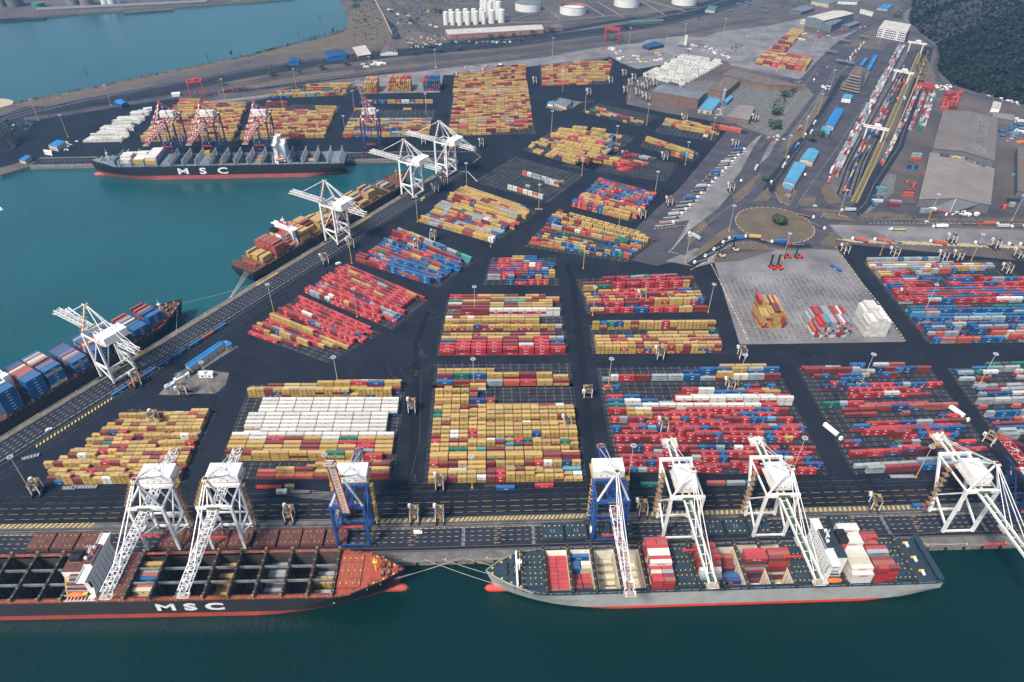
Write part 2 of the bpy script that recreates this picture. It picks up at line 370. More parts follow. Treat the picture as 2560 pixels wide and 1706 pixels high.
for off in (0, 9, 18, 27, 40):
    strip(mb, [G(-60,322-off*.8),G(60,288-off*.8),G(200,254-off*.7),G(450,206-off*.6),G(640,172-off*.55),G(800,147-off*.5),G(880,132-off*.5),G(960,112-off*.8),G(1010,80-off),G(930,30-off*.3),G(900,-4)][:(11 if off in (9,27) else 8)], 2.6, .05, 'ballast')
for k in range(7): strip(mb, [G(1250,112+5*k),G(1500,84+5*k),G(1640,64+4*k),G(1760,36+4*k),G(1860,2+4*k),G(1900,-12+4*k)], 1.8, .052, 'ballast')
for k in range(5): strip(mb, [G(120,296-k*3),G(330,252-k*3),G(640,212-k*3),G(1000,160-k*2.5),G(1280,136-k*2.5),G(1560,96-k*2.4)], 1.5, .054, 'mark_dark')
mb.build('railway_tracks', kind='structure')
# pale concrete areas
conc = [[G(448,262),G(640,240),G(875,208),G(900,198),G(900,204),G(875,214),G(640,247),G(450,268)],
 [T2(850,780),T2(1000,735),T2(1150,690),T2(1500,660),T2(1800,618),T2(2350,560),T3(300,530),T3(560,480),T3(900,420),T3(1190,395),T3(1240,368),T3(1560,330),T3(1760,345),T3(1900,292),T3(2350,240),T4(340,165),T4(330,290),T4(560,345),T4(760,300),T4(800,280),T4(860,300),T4(600,420),T4(350,700),T4(280,730),T3(2000,600),T3(1980,560),T3(1560,500),T3(1500,520),T3(1400,590),T3(1150,635),T3(1060,600),T3(1000,580),T3(900,520),T3(880,520),T3(700,545),T3(100,620),T2(1800,690),T2(1720,690),T2(1690,850),T2(950,862),T2(930,790)],
 [D(1642,604),D(1700,600),D(1800,570),D(1924,575),D(2080,786),D(1700,792)],
 [D(1905,517),D(2070,520),D(2353,530),D(2700,548),D(2700,580),D(2353,566),D(2100,560),D(1952,556),D(1930,543)],
 [D(1505,520),D(1560,490),D(1650,400),D(1740,315),D(1800,285),D(1830,300),D(1700,420),D(1560,585),D(1540,580),D(1570,530),D(1585,505)],
 [D(1530,600),D(1600,570),D(1650,575),D(1640,604),D(1600,614)]]
patch('concrete_paving', 'concrete', .036, conc)
patch('worn_concrete', 'concrete_dirty', .046, [
 [L1(1455,490),L1(1560,370),L1(1700,290),L1(1830,250),L1(2105,290),L1(2070,400),L1(1980,480),L1(1800,480),L1(1600,495)],
 [L1(1990,20),L1(2100,10),L1(2190,45),L1(1790,300),L1(1700,300)],
 [T3(310,985),T3(440,1020),T3(560,990),T3(640,935),T3(560,925),T3(560,990),T3(380,920)],
 [D(630,1122),D(700,1126),D(760,1130),D(760,1150),D(700,1145),D(640,1135)],
 [T3(1500,760),T3(1900,740),T3(2350,790),T4(150,770),T4(300,740),T4(420,870),T4(200,1150),T4(150,1300),T3(2300,1230),T3(2100,1160),T3(1950,1080),T3(1700,1040),T3(1720,860)],
 [M4(985,0),M4(1180,40),M4(1150,200),M4(900,400),M4(830,400)]])
# grass verges, roundabout
mb = MB()
rc = G(1937, 562); r1 = [M3(2065,440),M3(2080,375),M3(2190,340),M3(2350,335),M4(110,345),M4(250,400),M4(370,480),M4(405,560),M4(340,620),M4(200,655),M4(60,660),M3(2350,645),M3(2200,585),M3(2110,510)]
r_b = (G(2032,565)-G(1841,562)).length/2; rc = G(1936.5,561.5); r1 = [rc+Vector((r_b*math.cos(2*PI*k/40), r_b*math.sin(2*PI*k/40), 0)) for k in range(40)]
mb.sheet(r1, .062, 'grass')
for p in ([M4(75,170),M4(130,110),M4(270,190),M4(205,320),M4(110,290)], [M4(285,300),M4(320,250),M4(430,240),M4(445,270),M4(420,315),M4(310,330)], [M4(480,150),M4(560,130),M4(690,290),M4(560,310),M4(520,260)],
          [M4(290,355),M4(500,335),M4(720,325),M4(780,370),M4(740,388),M4(480,380)], [M4(500,415),M4(520,390),M4(700,405),M4(820,465),M4(540,440)], [M4(470,660),M4(530,605),M4(600,600),M4(625,690),M4(500,680)],
          [M3(1930,720),M3(2040,670),M3(2250,660),M3(2350,690),M4(0,705),M4(480,730),M3(2350,728)], [M3(2020,240),M3(2160,110),M3(2300,0),M3(2230,120),M3(2100,270),M3(2040,290)], [M3(2210,280),M3(2350,150),M4(0,140),M4(20,240),M3(2350,280)],
          [M3(1650,780),M3(1850,600),M3(1990,510),M3(2090,590),M3(1960,610),M3(1800,730),M3(1700,790)], [M3(1600,620),M3(1760,440),M3(1800,500),M3(1640,680)], [M4(830,400),M4(1100,380),M4(1400,440),M4(2350,430),M4(2350,470),M4(900,450)],
          [T4(100,1420),T4(330,1240),T4(560,880),T4(460,900),T4(410,1000),T4(200,1250)], [T4(1320,700),T4(1440,500),T4(1550,720),T4(1400,740)],
          [T2(860,120),T2(900,20),T2(1080,10),T2(1180,130),T2(1240,320),T2(1250,400),T2(900,420),T2(560,480),T2(0,520),T2(0,490),T2(600,365),T2(820,280)], [T1(130,960),T1(700,840),T1(1500,670),T1(2350,500),T1(2350,530),T1(1500,720),T1(700,890),T1(200,990)],
          [T2(1290,370),T2(1400,330),T2(1750,330),T2(1780,370),T2(1450,430),T2(1330,430)], [T1(2000,850),T1(2350,770),T2(400,700),T2(900,640),T2(900,660),T2(300,740),T1(2000,880)]):
    mb.sheet(p, .058, 'grass')
mb.build('grass_verge', kind='structure')
# roads about the roundabout
mb = MB()
ring = [rc+(p-rc)*1.34 for p in r1]; mb.sheet([G(1535,640),G(1600,560),G(1700,470),G(1840,300),G(1960,190),G(2075,115),G(2270,130),G(2190,420),G(2165,500),G(2560,528),G(2560,562),G(2100,556),G(2080,580),G(1960,622),G(1760,640),G(1640,665)], .0335, 'road')
mb.sheet(ring, .050, 'road')
strip(mb, [M3(1520,760),M3(1700,560),M3(1900,400),M3(2120,250),M3(2320,60),T4(120,1330),T4(380,1010),T4(560,740),T4(640,560)], 15, .052, 'road')
strip(mb, [M3(1640,870),M3(1790,770),M3(1960,650),M3(2150,612),M3(2350,655),M4(200,690),M4(400,690)], 9, .056, 'road_dark')
strip(mb, [M4(0,190),M4(60,60),M4(120,0),T4(300,1300),T4(520,1000),T4(700,700)], 12, .053, 'road_dark')
strip(mb, [M4(210,330),M4(330,180),M4(420,60),T4(620,1350),T4(900,900),T4(1150,480),T4(1180,400)], 34, .048, 'road')
strip(mb, [M4(460,330),M4(700,350),M4(820,440),M4(1000,470),M4(1700,478),M4(2350,488),M4(3000,500)], 10, .060, 'road')
strip(mb, [M4(780,400),M4(880,300),M4(960,120),T4(1180,1350),T4(1300,1000),T4(1430,600),T4(1480,430)], 16, .0545, 'road_dark')
mb.build('roundabout_road', kind='structure')
mb = MB()
strip(mb, [M4(615,210),T4(730,1500),T4(1310,480)], 38, .042, 'ballast')
mb.build('rail_terminal_bed', kind='structure')
mb = MB()
for o_ in (0, 45, 85, 130, 170, 200): strip(mb, [M4(640+o_,215+o_*.1),T4(740+o_*.95,1500),T4(1300+o_*.42,480)], 1.7, .062, 'mark_dark')
strip(mb, [M4(790,290),T4(960,1500),T4(1400,480)], 7.5, .066, 'strip_ochre')
for o_ in (-8, 8): strip(mb, [M4(790+o_,290),T4(960+o_,1500),T4(1400+o_*.6,480)], .8, .070, 'mark_dark')
strip(mb, [T4(1060,1480),T4(1200,1150),T4(1370,740),T4(1470,470)], 1.6, .066, 'ochre')
mb.build('rail_markings', kind='structure')
# kerb dashes
mb = MB()
def kerb(pts, ln=2.4, w_=.7, z=.08):
    for i in range(len(pts)-1): dashes(mb, pts[i], pts[i+1], ln, ln*.8, w_, z, 'kerb', alt='mark_yellow')
kerb(r1+[r1[0]]); kerb([M3(1830,860),M3(1920,1040),M3(2020,1250),M3(2130,1480),M3(2170,1568)], w_=.9); kerb([M4(620,700),M4(740,860),M4(860,1030),M4(1010,1210),M4(1140,1390),M4(1260,1560)], w_=.9)
kerb([M3(1640,910),M3(1800,830),M3(1900,740),M3(2040,665),M3(2250,655)]); kerb([M3(1440,750),M3(1560,620),M3(1635,500)]); kerb([M3(1300,535),M3(1500,510),M3(1635,498)]); kerb([M4(70,200),M4(110,290),M4(205,320)])
kerb([M4(930,482),M4(1600,486),M4(2350,490)]); kerb([M4(485,425),M4(520,390),M4(740,425)]); kerb([T2(1380,1380),T2(1700,1395),T2(2000,1395),T2(2060,1440),T2(1990,1500)]); kerb([T3(310,985),T3(440,1022),T3(640,940),T3(760,930)])
kerb([T3(1060,610),T3(1150,632),T3(1400,590),T3(1500,510)]); kerb([T3(1560,500),T3(1900,555),T3(2080,555),T3(2170,500),T3(2110,450)])
for (a, b) in (((830,865),(1100,730)), ((1100,730),(1700,640))): kerb([T2(*a), T2(*b)])
kerb([T2(0,800),T2(900,670),T2(1500,600),T2(2350,495)], ln=3, w_=.8)
kerb([T4(360,1100),T4(540,780),T4(780,560),T4(850,400)], w_=.5)
mb.build('painted_kerb', kind='structure')

# quay aprons -------------------------------------------------------
mb = MB()
def ql(off, x0, x1, wid, z, mt, da=None, alt=None):        # a line parallel to the front quay
    segs = [(x0, min(x1, 0)), (max(x0, 0), x1)] if x0 < 0 < x1 else [(x0, x1)]
    for a, b in segs:
        p, q = (a, Q(a)+off), (b, Q(b)+off)
        if da: dashes(mb, p, q, da[0], da[1], wid, z, mt, alt)
        else: strip(mb, [p, q], wid, z, mt)
ql(3.6, -360, 1500, 6.6, .05, 'concrete_dirty'); ql(.7, -360, 1500, 1.4, .055, 'concrete'); ql(8.6, -360, 1500, .5, .06, 'mark_dark'); ql(10.6, -360, 1500, .35, .06, 'mark_dark')
ql(10.2, -360, 1500, .35, .062, 'concrete_dirty')
ql(18, -360, 1500, 16, .045, 'road_dark')
for o_ in (14.2, 17.6, 21): ql(o_, -360, 1500, .26, .07, 'mark_white', (2.4, 2.4))
ql(24.0, -360, 1500, .4, .07, 'mark_white', (3, .6), 'mark_yellow'); ql(26.5, -360, 1500, 3.6, .05, 'concrete_dirty'); ql(25.9, -360, 1500, .45, .065, 'mark_dark'); ql(27.6, -360, 1500, .45, .065, 'mark_dark')
ql(30.6, -360, 1500, 4, .05, 'concrete_dirty')
for o_ in (36, 40, 44.5, 49, 54): ql(o_, -360, 1500, .18, .06, 'mark_yellow' if o_ < 47 else 'mark_pale', (6, 3))
def hatch(p, q, wid, step, z, mt, lean=1.):
    p, q = Vector((p[0], p[1], 0)), Vector((q[0], q[1], 0)); L = (q-p).length; d = (q-p)/L; nn = Vector((-d.y, d.x, 0)); t = 0
    while t < L:
        mb.sheet([p+d*t-nn*wid/2, p+d*(t+step*.45)-nn*wid/2, p+d*(t+step*.45+lean*wid*.6)+nn*wid/2, p+d*(t+lean*wid*.6)+nn*wid/2], z, mt); t += step
hatch((22,Q(22)+30.4),(98,Q(98)+30.4), 3.0, 2.6, .075, 'mark_yellow'); hatch((-28,-161),(20,-161), 2.6, 3.6, .075, 'mark_yellow'); hatch((-262,-160.5),(-205,-160.5), 3.4, 3.2, .075, 'mark_yellow')
hatch((140,Q(140)+30.4),(320,Q(320)+30.4), 3.0, 3.2, .075, 'mark_yellow', .3)
for x in (23, 66, 148, 288, 350):
    for k, t_ in enumerate(('20', '30', '50', '60')): letters(mb, t_, (x+.8, Q(x)+24-3.7*k, .08), (0,-1,0), (1,0,0), 1.5, 'mark_white', .16)
for x in (46, 94, 176, 208, 270, 310, -6, -210, -232):
    for k in range(4):
        y = Q(x)+22.8-3.6*k; mb.sheet([(x-1.8,y-.13),(x+1,y-.13),(x+1,y+.13),(x-1.8,y+.13)], .08, 'mark_yellow')
        s_ = 1 if k < 2 else -1; mb.sheet([(x+s_*1,y-.4),(x+s_*1,y+.4),(x+s_*1.9,y)] if s_ > 0 else [(x-1.8,y-.4),(x-1.8,y+.4),(x-2.7,y)], .08, 'mark_yellow')
# diagonal quay
def dl(off, a0, a1, wid, z, mt, da=None, alt=None):
    p, q = DG(a0, -off), DG(a1, -off)
    if da: dashes(mb, p, q, da[0], da[1], wid, z, mt, alt)
    else: strip(mb, [p, q], wid, z, mt)
dl(3.4, -118, 566, 5.8, .05, 'concrete_dirty'); dl(.6, -118, 566, 1.2, .055, 'concrete'); dl(7.2, -118, 566, .4, .06, 'mark_dark'); dl(9.2, -118, 566, .35, .06, 'mark_dark'); dl(3.4, -118, 566, .35, .06, 'mark_yellow')
dl(15, -110, 560, 17, .045, 'road_dark')
for o_ in (9.5, 13, 16.5, 20): dl(o_, -110, 560, .26, .07, 'mark_white', (2.4, 2.4))
dl(24, -100, 560, .4, .07, 'mark_white', (4, 1)); dl(28, -100, 560, .5, .06, 'mark_pale')
hatch(DG(10,-31), DG(112,-31), 2.6, 2.6, .075, 'mark_yellow'); hatch(DG(236,-5), DG(262,-5), 3.2, 1.5, .075, 'mark_yellow', 0); hatch(DG(345,-5), DG(400,-5), 3, 1.6, .075, 'mark_yellow', 0)
for o_ in (35, 40): dl(o_, -80, 300, .2, .06, 'mark_pale', (8, 2))
# far quay
for (b, wid, mt, z) in ((3, 6, 'concrete_dirty', .05), (.8, 1.6, 'concrete', .055), (14, 16, 'road_dark', .045), (26, 3.5, 'concrete_dirty', .05), (8, .4, 'mark_dark', .06), (24, .4, 'mark_dark', .06)):
    strip(mb, [FG(-379,b), FG(137,b)], wid, z, mt)
for b in (15, 19): dashes(mb, FG(-370,b), FG(135,b), 2.5, 2.5, .3, .07, 'mark_white')
strip(mb, [DG(540,-4), DG(552,-30), DG(535,-55)], 1.2, .07, 'mark_white')
# lane marks between the yard blocks
def boxline(pts, w_=.22, mt='mark_pale', cl=True):
    for i in range(len(pts)-(0 if cl else 1)): dashes(mb, pts[i], pts[(i+1) % len(pts)], 3, .8, w_, .065, mt)
boxline([L2(1415,270),L2(1515,270),L2(1500,920),L2(1405,1300),L2(1560,1300)], cl=False); boxline([L2(1500,0),L2(1495,130),L2(1600,140)], cl=False)
for p in (L2(1455,1260), L2(1470,300), L2(1520,105)): boxline([p+Vector((-1.2,-2,0)), p+Vector((1.2,-2,0)), p+Vector((0,4,0))], .3)
rq = random.Random(3)
for k in range(34):                                                   # tyre tracks polished into the lanes
    y = -160+k*1.25+rq.random(); 
    if y < -128: strip(mb, [(-260,y),(-20+rq.uniform(-40,40),y),(300,y+3.9)], .35, .058, 'mark_dark')
for k in range(9): strip(mb, [L2(1400+10*k,1250),L2(1425+9*k,600),L2(1450+7*k,0),M2(1560+5*k,1300)], .35, .058, 'mark_dark')
for k in range(9): strip(mb, [L3(690+10*k,1200),L3(650+9*k,600),L3(590+8*k,0),M3(530+6*k,1000),M3(480+5*k,850)], .35, .058, 'mark_dark')
def arc(cx, cy, r_, a0, a1, mt, wd_=.4, z=.057):
    n_ = 9; strip(mb, [Vector((cx+r_*math.cos(lerp_(a0,a1,k/n_)), cy+r_*math.sin(lerp_(a0,a1,k/n_)), 0)) for k in range(n_+1)], wd_, z, mt)
lerp_ = lambda a, b, t: a+(b-a)*t
for (p, q) in ((L2(1450,1400),0),(L2(1500,200),1),(L3(700,1300),0),(L3(650,120),1),(M3(480,820),2),(L4(560,1250),0),(L4(300,150),1),(M2(1500,1300),2),(L1(1700,560),3),(M3(120,560),2),(T3(1150,1230),3)):
    for k in range(14):
        r_ = rq.uniform(7, 24); a0 = rq.choice((0, PI/2, PI, PI*1.5)); arc(p.x+rq.uniform(-9,9), p.y+rq.uniform(-7,7), r_, a0, a0+rq.uniform(1.0,1.6), 'track' if k % 3 else 'mark_dark')
for k in range(60):
    y = rq.uniform(-158,-132); x = rq.uniform(-250,330); L_ = rq.uniform(20,80); strip(mb, [(x,y),(x+L_/2,y+rq.uniform(-.6,.6)+.3),(x+L_,y+.6)], .4, .0575, 'track')
mb.build('quay_markings', kind='structure')
mb = MB()
for pts in ([T4(120,1330),T4(380,1010),T4(560,740),T4(640,560)], [M3(1700,560),M3(1900,400),M3(2120,250),M3(2320,60)], [T4(90,1400),T4(350,1040),T4(520,800)], [M4(260,330),M4(360,180),M4(440,60),T4(640,1350),T4(920,900)], [M4(60,90),T4(330,1300),T4(550,1000),T4(720,710)], [M4(850,440),M4(1000,470),M4(1700,478),M4(2350,488)], [M4(800,395),M4(900,290),M4(975,120),T4(1200,1350),T4(1320,1000)], [G(60,300),G(300,262),G(640,225),G(900,187),G(1280,150),G(1560,108),G(1820,60)], [G(60,285),G(200,256),G(450,209),G(640,174),G(800,150),G(1280,104),G(1500,77)], [G(2240,40),G(2150,80),G(2050,160),G(1985,250),G(1900,370)], [T4(470,640),T4(700,640),T4(780,560)]):
    for a, b in zip(pts, pts[1:]): dashes(mb, a, b, 3, 3.5, .45, .085, 'mark_white')
mb.build('road_lane_dashes', kind='structure')

# fenders, bollards along the front quay
fe = MB(); fe.box(-.6,.6,-.9,0,-2.6,-.4,'tyre'); fm = fe.mesh('fender')
def cop(name, me, loc, rz, label, cat, group, parent=None):
    o = bpy.data.objects.new(name, me); col.objects.link(o); o.location = loc; o.rotation_euler = (0,0,rz); return tag(o, label, cat, group)
for k in range(34):
    x = -14+k*11.5; cop('quay_fender', fm, (x, Q(x), 0), 0, 'black rubber fender hung on the front quay wall', 'fender', 'fenders along the front quay wall')
for k in range(13):
    a = 30+k*13.5+(250 if k > 12 else 0); cop('quay_fender', fm, DG(a, 0), DANG+PI, 'black rubber fender on the diagonal quay wall', 'fender', 'fenders along the diagonal quay wall')
bo = MB(); bo.cyl((0,0), .42, .05, .75, 'yellow', 8, r1=.5); bm_ = bo.mesh('bollard')
for k in range(16):
    x = -10+k*24.5; cop('mooring_bollard', bm_, (x, Q(x)+1.2, 0), 0, 'small yellow mooring bollard on the edge of the front quay', 'bollard', 'bollards along the front quay')
for k in range(20):
    cop('mooring_bollard', bm_, DG(-60+k*30, -1.6), 0, 'small yellow mooring bollard on the edge of the diagonal quay', 'bollard', 'bollards along the diagonal quay')
# ================================================================== containers
CC = {'y': ((.45,.295,.085),'mustard'), 'Y': ((.45,.295,.085),'mustard'), 'r': ((.42,.032,.036),'bright red'), 'm': ((.20,.034,.033),'maroon'), 'o': ((.46,.095,.055),'orange red'),
      'b': ((.012,.095,.25),'blue'), 'n': ((.018,.050,.17),'navy'), 'g': ((.010,.145,.090),'dark green'), 't': ((.04,.30,.27),'teal'), 'w': ((.60,.585,.53),'white'),
      's': ((.29,.32,.335),'pale grey'), 'k': ((.05,.055,.06),'dark grey'), 'c': ((.07,.27,.40),'sky blue'), 'n2': ((0,0,0),''), 'p': ((.32,.085,.060),'brown red'), 'l': ((.52,.48,.35),'cream')}
CONT = []      # every container: dict x y z (centre of its foot), rz, L, colour key, top?, front-visible share, description
def add_c(p, rz, L, c, top, vis, desc, tint=None, hh=2.6, logo=None):
    CONT.append(dict(p=Vector(p), rz=rz, L=L, c=c, top=top, vis=vis, d=desc, t=tint or rnd.uniform(.72, 1.12), h=hh, logo=logo))
def _o(n):
    w_ = ['', 'first','second','third','fourth','fifth','sixth','seventh','eighth','ninth','tenth','eleventh','twelfth']
    if n < len(w_): return w_[n]
    return str(n)+('th' if 10 < n % 100 < 14 else {1:'st',2:'nd',3:'rd'}.get(n % 10, 'th'))
ORD = [_o(n) for n in range(120)]
pads = MB(); lines = MB()
def pick(pal): return rnd.choice(pal)
def rrow(n, pal, dens=.9, hs='1223', mode=.4, a=0, b=None):
    """a random row string: runs of stacks between slots a and b"""
    b = n if b is None else b; s = '.'*a; i = a; h = rnd.choice(hs)
    while i < b:
        if rnd.random() > dens: k = min(rnd.choice((1,1,2,3)), b-i); s += '.'*k; i += k; continue
        if rnd.random() < .35: h = rnd.choice(hs)
        if rnd.random() < mode and i+2 <= b: s += h+pick(pal).upper(); i += 2
        else: s += h+pick(pal); i += 1
    return s
def parse(s):
    out = []; h = 1; i = 0
    for ch in s:
        if ch == ' ': continue
        if ch.isdigit(): h = int(ch); continue
        if ch == '.': i += 1; continue
        L = 2 if ch.isupper() else 1
        out.append((i, L, h, ch.lower())); i += L
    return out
def mutate(s_, pal):
    out = ''
    for ch in s_:
        if ch.isalpha() and rnd.random() < .35: c = pick(pal); ch = c.upper() if ch.isupper() else c.lower()
        elif ch.isdigit() and rnd.random() < .25: ch = str(max(1, min(3, int(ch)+rnd.choice((-1, 1)))))
        out += ch
    return out
def block(nick, FL, FR, BL, BR, n, rows, pal='y', pitch=4.25, under=None, pad=True, same=.55, ends=1.0, fill=True):
    """rows of container stacks on a four-cornered plot; rows run from FL to FR, first row nearest FL-FR"""
    FL, FR, BL, BR = (Vector((p[0], p[1], 0)) for p in (FL, FR, BL, BR))
    dep = ((BL-FL).length+(BR-FR).length)/2; nr = max(1, int(round(dep/pitch)))
    if dep < 1: nr = 1
    W0 = ((FR-FL).length+(BR-BL).length)/2
    if any(isinstance(q, tuple) for q in rows): n = int(round(W0/6.4))
    if fill and len(rows) > 1 and dep > 12:
        if dep/(len(rows)-1) > 5.0:
            tgt = nr+1; last = -1; new = []
            for r in range(tgt):
                j = min(len(rows)-1, int(r*len(rows)/tgt)); q = rows[j]; new.append(q if (j != last or not isinstance(q, str)) else mutate(q, pal)); last = j
            rows = new
        else: nr = len(rows)-1
    prev = {}
    if pad:
        e = (FR-FL).normalized()*ends*3; dn = ((BL-FL).normalized())*2
        pads.sheet([FL-e-dn*.6, FR+e-dn*.6, BR+e+dn, BL-e+dn], .048, 'asphalt_pad')
    for r in range(max(nr+1, len(rows))):
        t = r/nr; A = FL.lerp(BL, t); Bp = FR.lerp(BR, t); d = (Bp-A); W_ = d.length; d /= W_; nn = Vector((-d.y, d.x, 0)); sp = max(6.2, min(6.95, W_/n)); rz = math.atan2(d.y, d.x)
        if pad and r <= nr:
            strip(lines, [A-d*3*ends-nn*.85, Bp+d*3*ends-nn*.85], .7, .056, 'mark_dark')
            for k in range(int(W_/sp)+1):
                lines.sheet([A+d*(sp*k-.15)+nn*.2, A+d*(sp*k+.15)+nn*.2, A+d*(sp*k+.15)+nn*.9, A+d*(sp*k-.15)+nn*.9], .06, 'mark_white'); lines.sheet([A+d*(sp*k-.15)+nn*1.7, A+d*(sp*k+.15)+nn*1.7, A+d*(sp*k+.15)+nn*2.4, A+d*(sp*k-.15)+nn*2.4], .06, 'mark_white')
        if r >= len(rows) or rows[r] is None: prev = {}; continue
        spec = rows[r]
        if isinstance(spec, tuple): spec = rrow(n, *spec)
        cur = {}; st = 0
        for (i, L, h, c) in parse(spec):
            st += 1
            ln = 5.94 if L == 1 else 12.06
            if sp*(i+L) > W_+4: continue
            ctr = A + d*(sp*(i+L/2)) + nn*1.22
            hf = max(prev.get(i, 0), prev.get(i+L-1, 0)); tint = rnd.uniform(.84, 1.08)
            for k in range(h):
                cc = c if (k == h-1 or rnd.random() < same) else pick(under or pal).lower()
                lg = None
                vis = max(0., min(1., k+1-(hf-.75)))
                tier = 'single' if h == 1 else ('top' if k == h-1 else ('bottom' if k == 0 else ('middle' if h == 3 else ORD[k+1])))
                add_c((ctr.x, ctr.y, .07+2.6*k), rz, ln, cc, k == h-1, vis,
                      f"{'long' if L == 2 else 'short'} container, {tier} tier, {ORD[min(st,34)]} from left, {'front' if r == 0 else ORD[r+1]} row of {nick}", logo=lg)
            for q in range(L): cur[i+q] = h
        prev = cur
Y_ = 'yyyyyyyyyyyymmrowg'; 
# --- blocks on the front plots
def wy(n): return n
block('the left yellow block', G(119.8,1208), G(452,1208), G(326.8,1028), G(524,1038), 14, [])
# left yellow block is a wedge: its rows start where the diagonal road allows
A_rows = ["1b3y2m3y2yw3yy2ry3myyyy", "1m2yryryyymyyyyy", "2yy1yy2rmyy1y2yyyym", "1yyy2y1mmym2yyyy1ym", "2ymyyyyrmymyyrmy", "1yyyymyy2yyymyyyg", "1y.2mwy1yy2yyymmrmy", "2yyyrymyyyyyymy1y", "1yy2yymryyy1yyyym", "1y2mgyyyymyyyr", "2yymyr1nymyyym", "1yy2yymyyyywy", "1y2mnr1yyyymyrs", "2yyyyymyyyyyyy", "1yy2ymyyymyyy", "1y2myyyy1y2yyyy", "1yyryym2yyym", "2yyyymyyyry", "1yy1y..yws2yy"]
def wedge():
    rt0, rt1 = G(452,1208), G(524,1040); lt = [G(*p) for p in ((119.8,1208),(113,1168),(178,1128),(196,1110),(229,1088),(262,1075),(286,1040),(327,1022))]
    n = len(A_rows); prev = []
    for r in range(n):
        t = r/(n-1); y = rt0.y+(rt1.y-rt0.y)*t+0
        yl = y+ (G(119.8,1208).y-G(452,1208).y)
        x0 = lt[-1].x
        for a, b in zip(lt, lt[1:]):
            if a.y <= yl <= b.y: x0 = a.x+(b.x-a.x)*(yl-a.y)/(b.y-a.y+1e-6); break
        if r == 0: x0 = lt[0].x
        xr = rt0.x+(rt1.x-rt0.x)*t; sp = 6.27; n_s = int((xr-x0)/sp); s = A_rows[r]; cells = parse(s)
        cells = cells[:n_s]; cur = []
        for st, (i, L, h, c) in enumerate(reversed(cells)):
            x = xr-sp*(st+.5); hf = 0
            for (a, hh) in prev:
                if abs(a-x) < sp*.7: hf = max(hf, hh)
            cur.append((x, h)); tint = rnd.uniform(.84, 1.08)
            for k in range(h):
                cc = c if (k == h-1 or rnd.random() < .6) else pick(Y_)
                tier = 'single' if h == 1 else ('top' if k == h-1 else ('bottom' if k == 0 else 'middle'))
                add_c((x, y+1.22, .07+2.6*k), 0, 5.94, cc, k == h-1, max(0., min(1., k+1-(hf-.75))), f"short container, {tier} tier, {ORD[st+1]} from right, {'front' if r == 0 else ORD[r+1]} row of the left yellow block")
        prev = cur
wedge()
block('the white filled block', G(545,1198), G(974.4,1197.7), G(632,968), G(1005,967), 18,
 ["1....MOOMOY2M", "1....O2YM1YY2YYM", "1.........y2yy....mm", "..........1rryyymym", ".3MYYYYGY2R..", "2MMYYMYMSY", "2YYYYMYYRY", "2YYMYMYRRY", "2YWRMYWGYY", "2WWWWWWWWW", "1.W2WWWWWWW.W"[:3]+"2WWWWWWWW", "2.WWWWWWWW.", "2.WWWWWWWW.", "2.WWWWWWWW.", "2.WWWWWWWW.", "2..WWWWWWWW", "2..WWWWWWWW", "2..WWWWWWWW", "2..WWWWWWWW"[:4]+"WWWWWWW", None, "3yymyyyyyyyyy1y3yyyym"[:20], "2yyyyWWyyyyyymmym", "2..MYY3YYRBY", "2..........yyywyyyy"], pal='yyyyymmb', same=.5)
block('the centre front block', G(1070.3,1209), G(1457,1203.4), G(1090.7,967.8), G(1423.8,964.3), 16,
 ["2yymyywmr3yyy2yyy1yy", "1YW2Y1MYYMC", "2rmmyYmyyymrwynyy", "3YYYYYYMM", "2yyGytMyyyyYy", "2yyyy3yyym2ckm3yyyg2y", "2rymmyywcyrgymmyy", "2mywyr3yyyyyynyyyy", "2yyyyyy3yyyyyyyy2yy", "2ymyyyyryyrwyyyyy", "2yy3yy2y3yyyyyyyyymyy", "2gyyyyy3yyyyyyyyyyy", "2yyym1yy2yyyyyymrwyy", "1myymmyyyyyyymmwYs"[:17], "2YyyNr..............."[:12], "2yyyym", "1nymy", "1.y..2Y", "1..Y"], pal=Y_, under='yyyymmgw')
block('the mixed centre rows', G(1090.7,967.8), G(1423.8,964.3), G(1095,916), G(1417,914), 16, ["2BMMSORYM", "1m", "2MGBYYMY1Y", "1yyyyyyy", "1yyyyyyy"], fill=False, pal='mbgyyo', pad=True)
block('the central red block', G(1097.5,889.4), G(1414,887.8), G(1125,752), G(1394,751), 16,
 ["2R3RRRRRRR", "2RR3RRMMRR"[:9], "2BRMMRMRB", "2yyyyMYMYRys", "1yyYbyyYMYM", None, "2yyyynmyyyyyyyyys", "1yyyy.ymyy", "2yyyyyYYYYY"[:10], None, "1M3MMWWWWWW"[:10], "3gGMMWWWWWW"[1:10], "2MMMYMYYy", "2GYYMtTMYY"[:9], "2RMRYYYMY", "2RMYYM.yym"], pal='rmmywwb', under='rrmm')
block('the small red block', G(1214,712), G(1390,714), G(1234,648), G(1383,648), 10, ["1...2b1Rrrr", "2Srs.NYy"[:6]+"y", "2MRMbnby", "2mrRrrrrs", "2mRBrwrnb", "2.rrrmsbb", "2.rrYbb", "1...yyB"], pal='rrbnms')
block('the right centre block', G(1491,885.3), G(1802.9,883.4), G(1478,818), G(1786,816), 16,
 ["3yyyyymyyyrymyyymy"[:17], "3YRYMYYRM", "2YMYMYYYY", "2yymybyryyyyymyys"[:17], "1.......YYYYys"[:12], "1...............g", "3ybgnymyyyryyyyyy", "2..yyyyyymyyyyyyy"], pal='yyyyymrr', under='yyyymrb')
